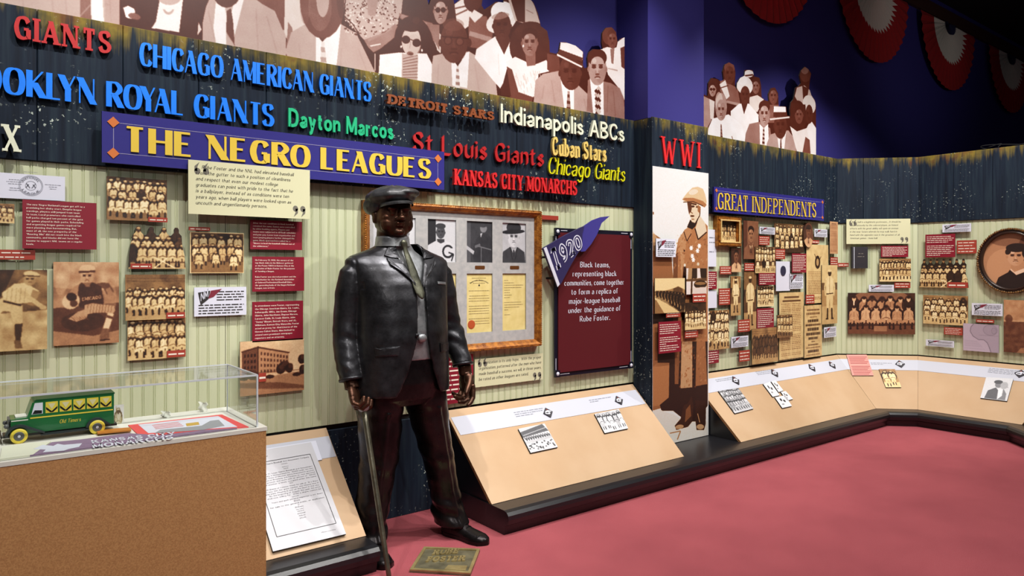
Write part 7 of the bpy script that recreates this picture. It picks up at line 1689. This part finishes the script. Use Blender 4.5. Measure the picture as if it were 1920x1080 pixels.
hb.loft([sup(-.035, .02, 1.52, .10, .09), sup(-.04, .01, 1.60, .078, .078), sup(-.043, .0, 1.66, .076, .076), sup(-.045, .0, 1.72, .07, .07)])
hb.loft([sup(0, .02, .80, .16, .12), sup(0, .01, 1.1, .19, .14), sup(0, .02, 1.35, .20, .12), sup(-.01, .02, 1.47, .15, .10), sup(-.03, .02, 1.55, .08, .07)])
RA = [(-.20, .02, 1.44), (-.270, .02, 1.38), (-.290, .02, 1.17), (-.298, -.03, .98), (-.292, -.045, .90)]; LA = [(.20, .02, 1.44), (.275, .02, 1.38), (.322, .035, 1.17), (.355, -.03, 1.0), (.362, -.07, .915)]
for A in (RA, LA): hb.tube([LP(*p) for p in A], [.06, .055, .048, .036, .031], 14)
def hand(c, d, p, f, curls, thumb, sc=1.0):
    c = LP(*c); d = Vector(d).normalized(); p = Vector(p); p = (p-d*p.dot(d)).normalized(); f = Vector(f); f = (f-d*f.dot(d)-p*f.dot(p)).normalized()
    R_ = Matrix((f, p, d)).transposed()
    hb.tube([c-d*.03, c+d*.02], [.030*sc, .030*sc], 12, flat=.8)
    hb.ball(c+d*.048*sc, (.043*sc, .0185*sc, .052*sc), 16, rot=R_); hb.ball(c+d*.075*sc+f*.004, (.043*sc, .015*sc, .026*sc), 16, rot=R_); hb.ball(c+d*.035*sc+f*.024*sc+p*.010*sc, (.018*sc, .016*sc, .03*sc), 12, rot=R_)
    for k, (L_, r_) in enumerate(((.076, .0112), (.084, .0116), (.079, .0110), (.064, .0100))):
        b = c+d*(.086-.004*abs(k-1.3))*sc+f*(.033-.0225*k)*sc; P = [b-d*.02*sc]; P.append(b); a = 0; cu = curls[k] if isinstance(curls[0], (list, tuple)) else curls
        for q_, fr_ in enumerate((.44, .31, .25)):
            a += math.radians(cu[q_]); P.append(P[-1]+(d*math.cos(a)+p*math.sin(a)+f*(.07-.045*k))*L_*fr_*sc)
        hb.tube(P, [r_*sc*x for x in (1.08, 1.1, 1.02, .95, .72)], 10); hb.ball(P[-1], r_*sc*.74, 8)
    b = c+d*.022*sc+f*.030*sc; dr = (d*thumb[0]+f*thumb[1]+p*thumb[2]).normalized(); P = [b, b+dr*.035*sc]; d2 = (dr+p*thumb[3]+d*.2).normalized(); P += [P[-1]+d2*.030*sc, P[-1]+d2*.052*sc]
    hb.tube(P, [.0145*sc, .0125*sc, .0115*sc, .0085*sc], 10); hb.ball(P[-1], .0085*sc, 8)
hand((-.292, -.047, .890), (.0, -.42, -.9), (.35, -.25, .1), (.75, -.5, .25), [(48, 62, 40), (52, 64, 42), (54, 66, 42), (56, 66, 42)], (.5, .7, .6, .5), 1.28)
hand((.364, -.078, .905), (.06, -.16, -1), (-1, -.15, 0), (-.1, -1, .15), [(16, 30, 18), (30, 44, 26), (40, 54, 32), (46, 58, 36)], (.8, .25, .55, .35), 1.3)
body = remesh(hb, 'body', B_SK, stt, .0032, 2)
# ---- shirt
mb = MB(); mb.loft([sup(.01, 0, 1.0, .235, .182), sup(.0, 0, 1.15, .25, .188), sup(0, 0, 1.3, .25, .172), sup(0, .01, 1.42, .24, .142), sup(-.01, .015, 1.5, .19, .112), sup(-.025, .015, 1.56, .11, .088), sup(-.035, .008, 1.60, .087, .085)]); remesh(mb, 'shirt', B_SH, stt, .006, 2)
mb = MB(); rings = []
for z, r, o_ in ((1.582, .092, 0), (1.592, .090, 0), (1.622, .0865, 0), (1.634, .084, 0), (1.634, .079, 0), (1.60, .078, 0), (1.582, .079, 0)): rings.append(sup(-.04, .0, z, r, r*1.0, 2.1, 36, tilt=0.0))
mb.loft(rings+[rings[0]], cap=False); mb.build('shirt_collar', B_SH, stt, smooth=True)
# ---- jacket: an open shell, thick, with two sleeves
JT = [(.825, .268, .198, .0), (.86, .270, .20, 0), (.97, .266, .203, 0), (1.10, .262, .206, 0), (1.20, .260, .200, 0), (1.30, .262, .188, 0), (1.38, .270, .172, .004), (1.44, .282, .152, .01), (1.49, .292, .128, .014), (1.520, .290, .108, .018), (1.538, .245, .100, .02), (1.556, .19, .096, .02), (1.575, .135, .095, .015), (1.598, .104, .098, .01)]
GT = [(.825, .125), (.86, .10), (.95, .062), (1.05, .036), (1.12, .024), (1.30, .020), (1.38, .022), (1.42, .034), (1.48, .062), (1.54, .078), (1.60, .080)]
OX = .022
def jy(x, z, off=0.0):
    rx, ry, cy = interp(JT, z); x = max(-.995*rx, min(.995*rx, x)); return cy-(ry+off)*(1-abs(x/rx)**2.35)**(1/2.35)
mb = MB(); n = 64; rings = []
for z in list(np.linspace(.825, 1.60, 44)):
    rx, ry, cy = interp(JT, z); g = interp(GT, z)[0]; p_ = 2.35
    phl = math.asin(min(.95, (g+OX)/rx)); phr = math.asin(min(.95, (g-OX)/rx)) if g > OX else -math.asin((OX-g)/rx)
    outer = []; inner = []
    for j in range(n+1):
        ph = phl+(2*math.pi-phl-phr)*j/n; s_, c_ = math.sin(ph), math.cos(ph)
        ux = math.copysign(abs(s_)**(2/p_), s_); uy = -math.copysign(abs(c_)**(2/p_), c_)
        if z < .9 and (j < 6 or j > n-6): pass
        sg = 1
        outer.append(LP(ux*rx*sg, cy+uy*ry, z)); inner.append(LP(ux*(rx-.017), cy+uy*(ry-.017), z))
    rings.append(outer+inner[::-1])
mb.loft(rings)
SR = [[.050, .064, .068, .064, .066, .060, .056, .058], [.050, .064, .068, .066, .070, .062, .054, .056]]
RS = [(-.235, .01, 1.475), (-.262, .012, 1.44), (-.280, .015, 1.34), (-.292, .02, 1.20), (-.294, .015, 1.10), (-.302, -.02, 1.00), (-.296, -.038, .945), (-.293, -.043, .915)]
LS = [(.235, .01, 1.475), (.262, .012, 1.44), (.286, .016, 1.34), (.318, .028, 1.20), (.336, .025, 1.12), (.352, -.02, 1.02), (.358, -.048, .97), (.361, -.062, .938)]
for S_, R_ in zip((RS, LS), SR): mb.tube([LP(*p) for p in S_], R_, 24)
def pn_(x, y, z, k, sd): # cheap smooth wrinkle field
    return np.sin(k*(z+.35*x)+2.1*np.sin(k*.37*(y+x)+sd))*.6+np.sin(k*1.7*(z-.25*y)+1.7*np.sin(k*.5*x+sd*2))*.4
def folds_j(co):
    x, y, z = co[:, 0]-SX, co[:, 1]-SY, co[:, 2]; d = np.zeros(len(co)); ax = np.abs(x)
    aw = np.clip((ax-.245)/.03, 0, 1)
    el = np.exp(-((z-1.12)/.07)**2)*aw*np.where(x > 0, 1.0, .35); d += el*.0075*pn_(x, y, z, 62, 1.0)
    d += aw*np.exp(-((z-.98)/.05)**2)*.003*pn_(x, y, z, 70, 3.)
    d += aw*np.exp(-((z-1.32)/.07)**2)*.002*pn_(x, y, z, 40, 5.)
    seam = np.exp(-((ax-(.268-.02*(z < 1.4)))/.006)**2)*((z > 1.36) & (z < 1.53)); d -= seam*.004
    d += (1-aw)*.0032*np.sin(x*15+z*5.)*np.clip((1.12-z)*3.5, 0, 1)
    d += (1-aw)*.0022*np.exp(-((z-1.15)/.06)**2)*pn_(x, y, z, 26, 2.)
    return d
jk = remesh(mb, 'jacket', B_JK, stt, .0052, 9, folds_j)
def patch(name, P, off, th_, m, nsub=5):
    """a shaped piece lying on the jacket front; P in (x, z)"""
    Q = []
    for i in range(len(P)):
        a, b = P[i], P[(i+1) % len(P)]
        for k in range(nsub): Q.append((a[0]+(b[0]-a[0])*k/nsub, a[1]+(b[1]-a[1])*k/nsub))
    cx = sum(q_[0] for q_ in Q)/len(Q); cz = sum(q_[1] for q_ in Q)/len(Q); n_ = len(Q); vs = []
    for o_ in (off, off+th_):
        for f in (1.0, .66, .33): vs += [LP(cx+(x-cx)*f, jy(cx+(x-cx)*f, cz+(z-cz)*f, o_-(.002 if f == 1.0 and o_ > off else 0)), cz+(z-cz)*f) for x, z in Q]
        vs.append(LP(cx, jy(cx, cz, o_), cz))
    fs = []; B = 3*n_+1
    for base in (0, B):
        for r_ in range(2):
            for i in range(n_): j = (i+1) % n_; fs.append((base+r_*n_+i, base+r_*n_+j, base+(r_+1)*n_+j, base+(r_+1)*n_+i))
        for i in range(n_): fs.append((base+2*n_+i, base+2*n_+(i+1) % n_, base+3*n_))
    for i in range(n_): fs.append((i, (i+1) % n_, B+(i+1) % n_, B+i))
    return mk(name, vs, fs, m, stt, smooth=False)
for s_ in (-1, 1):
    X = lambda d: OX+s_*d
    patch('lapel', [(X(.070), 1.512), (X(.142), 1.522), (X(.136), 1.488), (X(.088), 1.45), (X(.030), 1.395), (X(.018), 1.365), (X(.016), 1.385), (X(.036), 1.435)], .003, .010, B_JK)
    patch('jacket_collar', [(X(.088), 1.585), (X(.122), 1.575), (X(.150), 1.535), (X(.122), 1.525), (X(.070), 1.520)], .003, .011, B_JK)
patch('pocket_flap', [(-.215, 1.075), (-.105, 1.082), (-.112, 1.035), (-.212, 1.032)], .002, .008, B_JK)
patch('pocket_flap', [(.135, 1.082), (.235, 1.075), (.232, 1.032), (.14, 1.035)], .002, .008, B_JK)
patch('breast_pocket_welt', [(.145, 1.40), (.215, 1.395), (.215, 1.382), (.145, 1.386)], .001, .005, B_SH)
for k, z in enumerate((1.13,)): mb = MB(); mb.ball(LP(OX-.035, jy(OX-.035, z)-.004, z), (.010, .005, .010), 10); mb.build('jacket_button', B_JK, stt, smooth=True)
# cuff edges
for (P, r_) in (((-.293, -.043, .915), .0605), ((.361, -.062, .938), .0585)):
    mb = MB(); mb.lathe(LP(*P), [(r_-.012, -.006), (r_, -.005), (r_+.001, .006), (r_-.004, .010), (r_-.012, .008), (r_-.012, -.006)], Vector((0, .3, 1)), 24); mb.build('cuff', B_JK, stt, smooth=True)
# ---- tie
mb = MB(); rings = []
for z, w_, o_ in ((1.613, .012, .0), (1.60, .019, .004), (1.585, .018, .004), (1.575, .012, .0), (1.54, .017, .002), (1.46, .024, .003), (1.38, .028, .004), (1.345, .027, .004), (1.322, .015, .004), (1.312, .003, .01)):
    sy = {1.613: -.092, 1.60: -.094, 1.585: -.094, 1.575: -.092, 1.54: -.104}.get(z)
    if sy is None: sy = -interp([(1.30, .183), (1.42, .140), (1.50, .112), (1.56, .09)], z)[0]-.012
    x = -.03+(1.613-z)*.17; rings.append([LP(x+w_*math.cos(t_), sy-.008-.007*math.sin(t_), z) for t_ in [2*math.pi*j/12 for j in range(12)]])
mb.loft(rings); mb.build('necktie', B_TI, stt, smooth=True)
mb = MB(); mb.ball(LP(OX, -.20, 1.115), (.026, .012, .022), 14); mb.build('belt_buckle', B_SH, stt, smooth=True)
# ---- trousers
mb = MB()
mb.loft([sup(0, 0, .765, .19, .13), sup(0, 0, .80, .23, .16), sup(0, 0, .88, .25, .18), sup(0, 0, 1.02, .24, .18)])
RL = [(.88, -.125, .0, .122, .15), (.78, -.116, .005, .118, .142), (.66, -.106, .012, .108, .122), (.50, -.106, .02, .098, .106), (.36, -.116, .035, .090, .094), (.24, -.132, .045, .085, .090), (.13, -.152, .045, .086, .098), (.075, -.158, .035, .088, .108)]
LL = [(.88, .130, .0, .122, .15), (.78, .148, .0, .112, .142), (.66, .178, -.005, .098, .118), (.50, .216, -.01, .086, .100), (.36, .252, -.008, .078, .088), (.24, .282, .0, .078, .086), (.13, .306, .0, .086, .098), (.065, .320, -.012, .088, .108)]
for T_ in (RL, LL):
    T_ = sorted(T_); rr = []
    for z in np.linspace(T_[0][0], T_[-1][0], 26):
        cx, cy, rx, ry = interp(T_, z); rr.append(sup(cx, cy, z, rx, ry, 2.2, 36))
    mb.loft(rr)
def folds_t(co):
    x, y, z = co[:, 0]-SX, co[:, 1]-SY, co[:, 2]; lc = np.where(x > 0.04, .13+(.88-z)*.23, -.125-(.88-z)*.03); f = x-lc; d = np.zeros(len(co))
    d += .010*np.exp(-(f/.012)**2)*(y < 0)*(z < .74)
    lo = np.exp(-((z-.17)/.09)**2); d += lo*.009*pn_(x, y, z, 46, 6.)
    kn = np.exp(-((z-.47)/.10)**2); d += kn*.004*pn_(x, y, z, 40, 8.)
    d += .005*np.exp(-((z-.70)/.08)**2)*pn_(x, y, z, 34, 4.)
    return d
remesh(mb, 'trousers', B_TR, stt, .0058, 2, folds_t)
# ---- shoes
def shoe(hx, hy, tx, ty):
    h = Vector((hx, hy, 0)); t_ = Vector((tx, ty, 0)); d = (t_-h); Ln = d.length; d.normalize(); s_ = Vector((-d.y, d.x, 0)); mb = MB(); so = MB(); rings = []; sr = []
    for f, w_, hh, z0 in ((0, .020, .05, .02), (.03, .034, .075, .018), (.12, .041, .095, .018), (.28, .042, .105, .018), (.45, .042, .088, .018), (.60, .048, .066, .018), (.75, .052, .056, .018), (.88, .047, .050, .018), (.96, .034, .040, .018), (1.0, .014, .030, .018)):
        c = h+d*Ln*f; r_ = []
        for j in range(20):
            a = 2*math.pi*j/20; x = w_*math.copysign(abs(math.cos(a))**.8, math.cos(a)); y = math.sin(a); y = y*(hh-z0) if y > 0 else y*.003
            r_.append(LP(c.x+s_.x*x, c.y+s_.y*x, z0+y))
        rings.append(r_); 
    mb.loft(rings); sh = remesh(mb, 'shoe', B_TR, stt, .004, 2)
    out = []
    for k in range(28):
        a = 2*math.pi*k/28; f = .5-.515*math.cos(a); w_ = interp([(0, .020), (.12, .044), (.3, .044), (.5, .044), (.75, .056), (.9, .049), (1.0, .022)], min(1, max(0, f)))[0]
        c = h+d*Ln*f; w_ = w_*math.copysign(1, math.sin(a))*min(1, abs(math.sin(a))*3); out.append((SX+c.x+s_.x*w_, SY+c.y+s_.y*w_))
    so.prism(FL, out, .0005, .02); so.build('sole', B_TR, sh)
    mb = MB()
    for k in range(4): c = h+d*Ln*(.40+.06*k); zz = interp([(.28, .105), (.45, .088), (.6, .066), (.75, .056)], .40+.06*k)[0]; mb.tube([LP(c.x+s_.x*.02, c.y+s_.y*.02, zz-.002), LP(c.x, c.y, zz+.004), LP(c.x-s_.x*.02, c.y-s_.y*.02, zz-.002)], .0025, 6)
    mb.build('laces', B_TR, sh)['kind'] = 'stuff'
shoe(-.150, .10, -.185, -.215); shoe(.300, .04, .385, -.260)
# ---- cap
cpM = MB(); TL = -.10
def cring(cx, cy, z, rx, ry, tl=TL, fz=0): return [HP(cx+rx*math.cos(t_), cy+ry*math.sin(t_), z-tl*rx*math.cos(t_)*.6-fz*ry*math.sin(t_)) for t_ in [2*math.pi*j/40 for j in range(40)]]
cpM.loft([cring(0, .008, .158, .092, .100, TL, .10), cring(0, .008, .168, .102, .112, TL, .10), cring(-.004, .012, .182, .120, .130, TL, .08), cring(-.008, .014, .200, .128, .140, TL, .06), cring(-.008, .012, .222, .122, .134, TL, .03), cring(-.006, .008, .242, .102, .112, TL, .02), cring(-.004, .006, .256, .070, .078, TL, 0), cring(-.003, .004, .264, .03, .035, TL, 0)])
cpM.ball(HP(-.052, .03, .200), (.078, .10, .042), 18); cpM.ball(HP(.040, -.05, .226), (.082, .078, .028), 18); cpM.ball(HP(-.095, .04, .160), (.042, .08, .050), 14); cpM.ball(HP(0, .075, .17), (.09, .05, .045), 14)
def folds_c(co):
    a = np.arctan2(co[:, 1]-SY-HC_.y, co[:, 0]-SX-HC_.x); return .0028*np.sin(a*8+.6)*np.clip((co[:, 2]-1.79)*18, 0, 1)
cap_ = remesh(cpM, 'flat_cap', B_CP, stt, .0045, 3, folds_c)
mb = MB(); rings = []
for k in range(19):
    a = math.radians(-90-66+132*k/18); e = math.cos((k-9)/9*math.pi/2)**.6; base = Vector((.092*math.cos(a), .104*math.sin(a)+.004, .171+.006*math.cos(a))); tip = Vector(((.095+.016*e)*math.cos(a)*1.02, (.106+.050*e)*math.sin(a)+.004, .153+.014*e+.008*math.cos(a)))
    up_ = Vector((0, 0, .0045)); m_ = (base+tip)/2+Vector((0, 0, .006)); rings.append([HP(*(base-up_)), HP(*(m_-up_)), HP(*(tip-up_)), HP(*(tip+up_)), HP(*(m_+up_)), HP(*(base+up_))])
mb.loft(rings); mb.build('cap_visor', B_CP, cap_, smooth=False)
mb = MB(); mb.ball(HP(-.004, .004, .265), (.009, .009, .006), 10); mb.build('cap_button', B_CP, cap_, smooth=True)
# ---- cane
ck = LP(-.262, -.118, .788); cb2 = Vector((1.572, 2.945, .004)); 
cane = empty('walking_cane', cb2, 'bronze walking cane with a round knob under the right hand of the statue', 'cane')
mb = MB(); dr = (cb2-ck); P = [ck+dr*t_ for t_ in (.02, .1, .3, .5, .7, .9, 1)]; mb.tube(P, [.013, .0135, .014, .0135, .0125, .0115, .011], 14); mb.build('shaft', bronze('bronze_cane', (70, 68, 58), (110, 106, 90), .36), cane, smooth=True)
mb = MB(); mb.ball(ck, (.028, .028, .028), 18); mb.build('knob', B_SH, cane, smooth=True)

# ---- floor plaque
PQ = [PHz for PHz in [PH(795, 1026, .012), PH(900, 1030, .012), PH(882, 1076, .012), PH(768, 1069, .012)]]
def bq2(x, y):
    t_ = [PQ[0][k]+(PQ[1][k]-PQ[0][k])*x for k in (0, 1)]; b_ = [PQ[3][k]+(PQ[2][k]-PQ[3][k])*x for k in (0, 1)]; return (t_[0]+(b_[0]-t_[0])*y, t_[1]+(b_[1]-t_[1])*y)
ppl = empty('floor_plaque', ((PQ[0][0]+PQ[2][0])/2, (PQ[0][1]+PQ[2][1])/2, 0), 'square bronze name plaque lying on the carpet in front of the statue', 'plaque')
M_PLQ = bronze('plaque_bronze', (92, 88, 70), (140, 134, 108), .42, .6); M_PLE = bronze('plaque_brass', (150, 132, 88), (190, 172, 120), .35, .6)
def pl(pts): P = [bq2(*p) for p in pts]; return P[::-1]
mb = MB(); mb.prism(FL, pl([(0, 0), (1, 0), (1, 1), (0, 1)]), .0005, .010); mb.build('plate', M_PLQ, ppl)
for a, b, c_, d_ in ((0, 0, 1, .055), (0, .93, 1, 1), (0, .055, .05, .93), (.95, .055, 1, .93)):
    mb = MB(); mb.prism(FL, pl([(a, b), (c_, b), (c_, d_), (a, d_)]), .0101, .016); mb.build('rim', M_PLE, ppl)
for txt, y0, x0, x1 in (('RUBE', .30, .22, .66), ('FOSTER', .60, .18, .82)):
    st = ST['west']; L, W = layout(txt, st)
    for ch, x in L:
        mb = MB()
        for k, q_ in enumerate(gpoly(ch, st)):
            P = [bq2(x0+(x+p[0])/W*(x1-x0), y0+.04-(x+p[0])/W*.12-p[1]*.021) for p in q_]; ar = sum(P[i][0]*P[(i+1) % len(P)][1]-P[(i+1) % len(P)][0]*P[i][1] for i in range(len(P)))
            if ar < 0: P = P[::-1]
            mb.prism(FL, P, .0101, .016+.0001*(k % 3))
        mb.build('letter', M_PLE, ppl)
mb = MB(); mb.prism(FL, pl([(.58, .72), (.9, .70), (.9, .89), (.55, .89)]), .0101, .013); mb.build('relief', M_PLE, ppl)

# repeats of one kind share a group
GR = dict(photo_board='sepia photographs mounted on the walls', caption_plate='small rust caption plates', text_panel='maroon text panels', note_card='white note cards on the walls', quote_board='cream quote boards', team_name='raised team names on the navy boards', date_diamond='black edged diamond markers on the white strips', photo_block='small pictures lying on the reader boards', title_sign='blue title signs with gold capitals', picture_frame='gilt picture frames', crowd_picture='cut-out crowd photographs above the walls', paper_sheet='white paper sheets beside the column', paper_twist='white paper twists in the display case')
for o in list(SC.objects):
    if o.parent is None and 'category' in o.keys() and not o.get('group'):
        k = o.name.split('.')[0]
        if k in GR: o['group'] = GR[k]
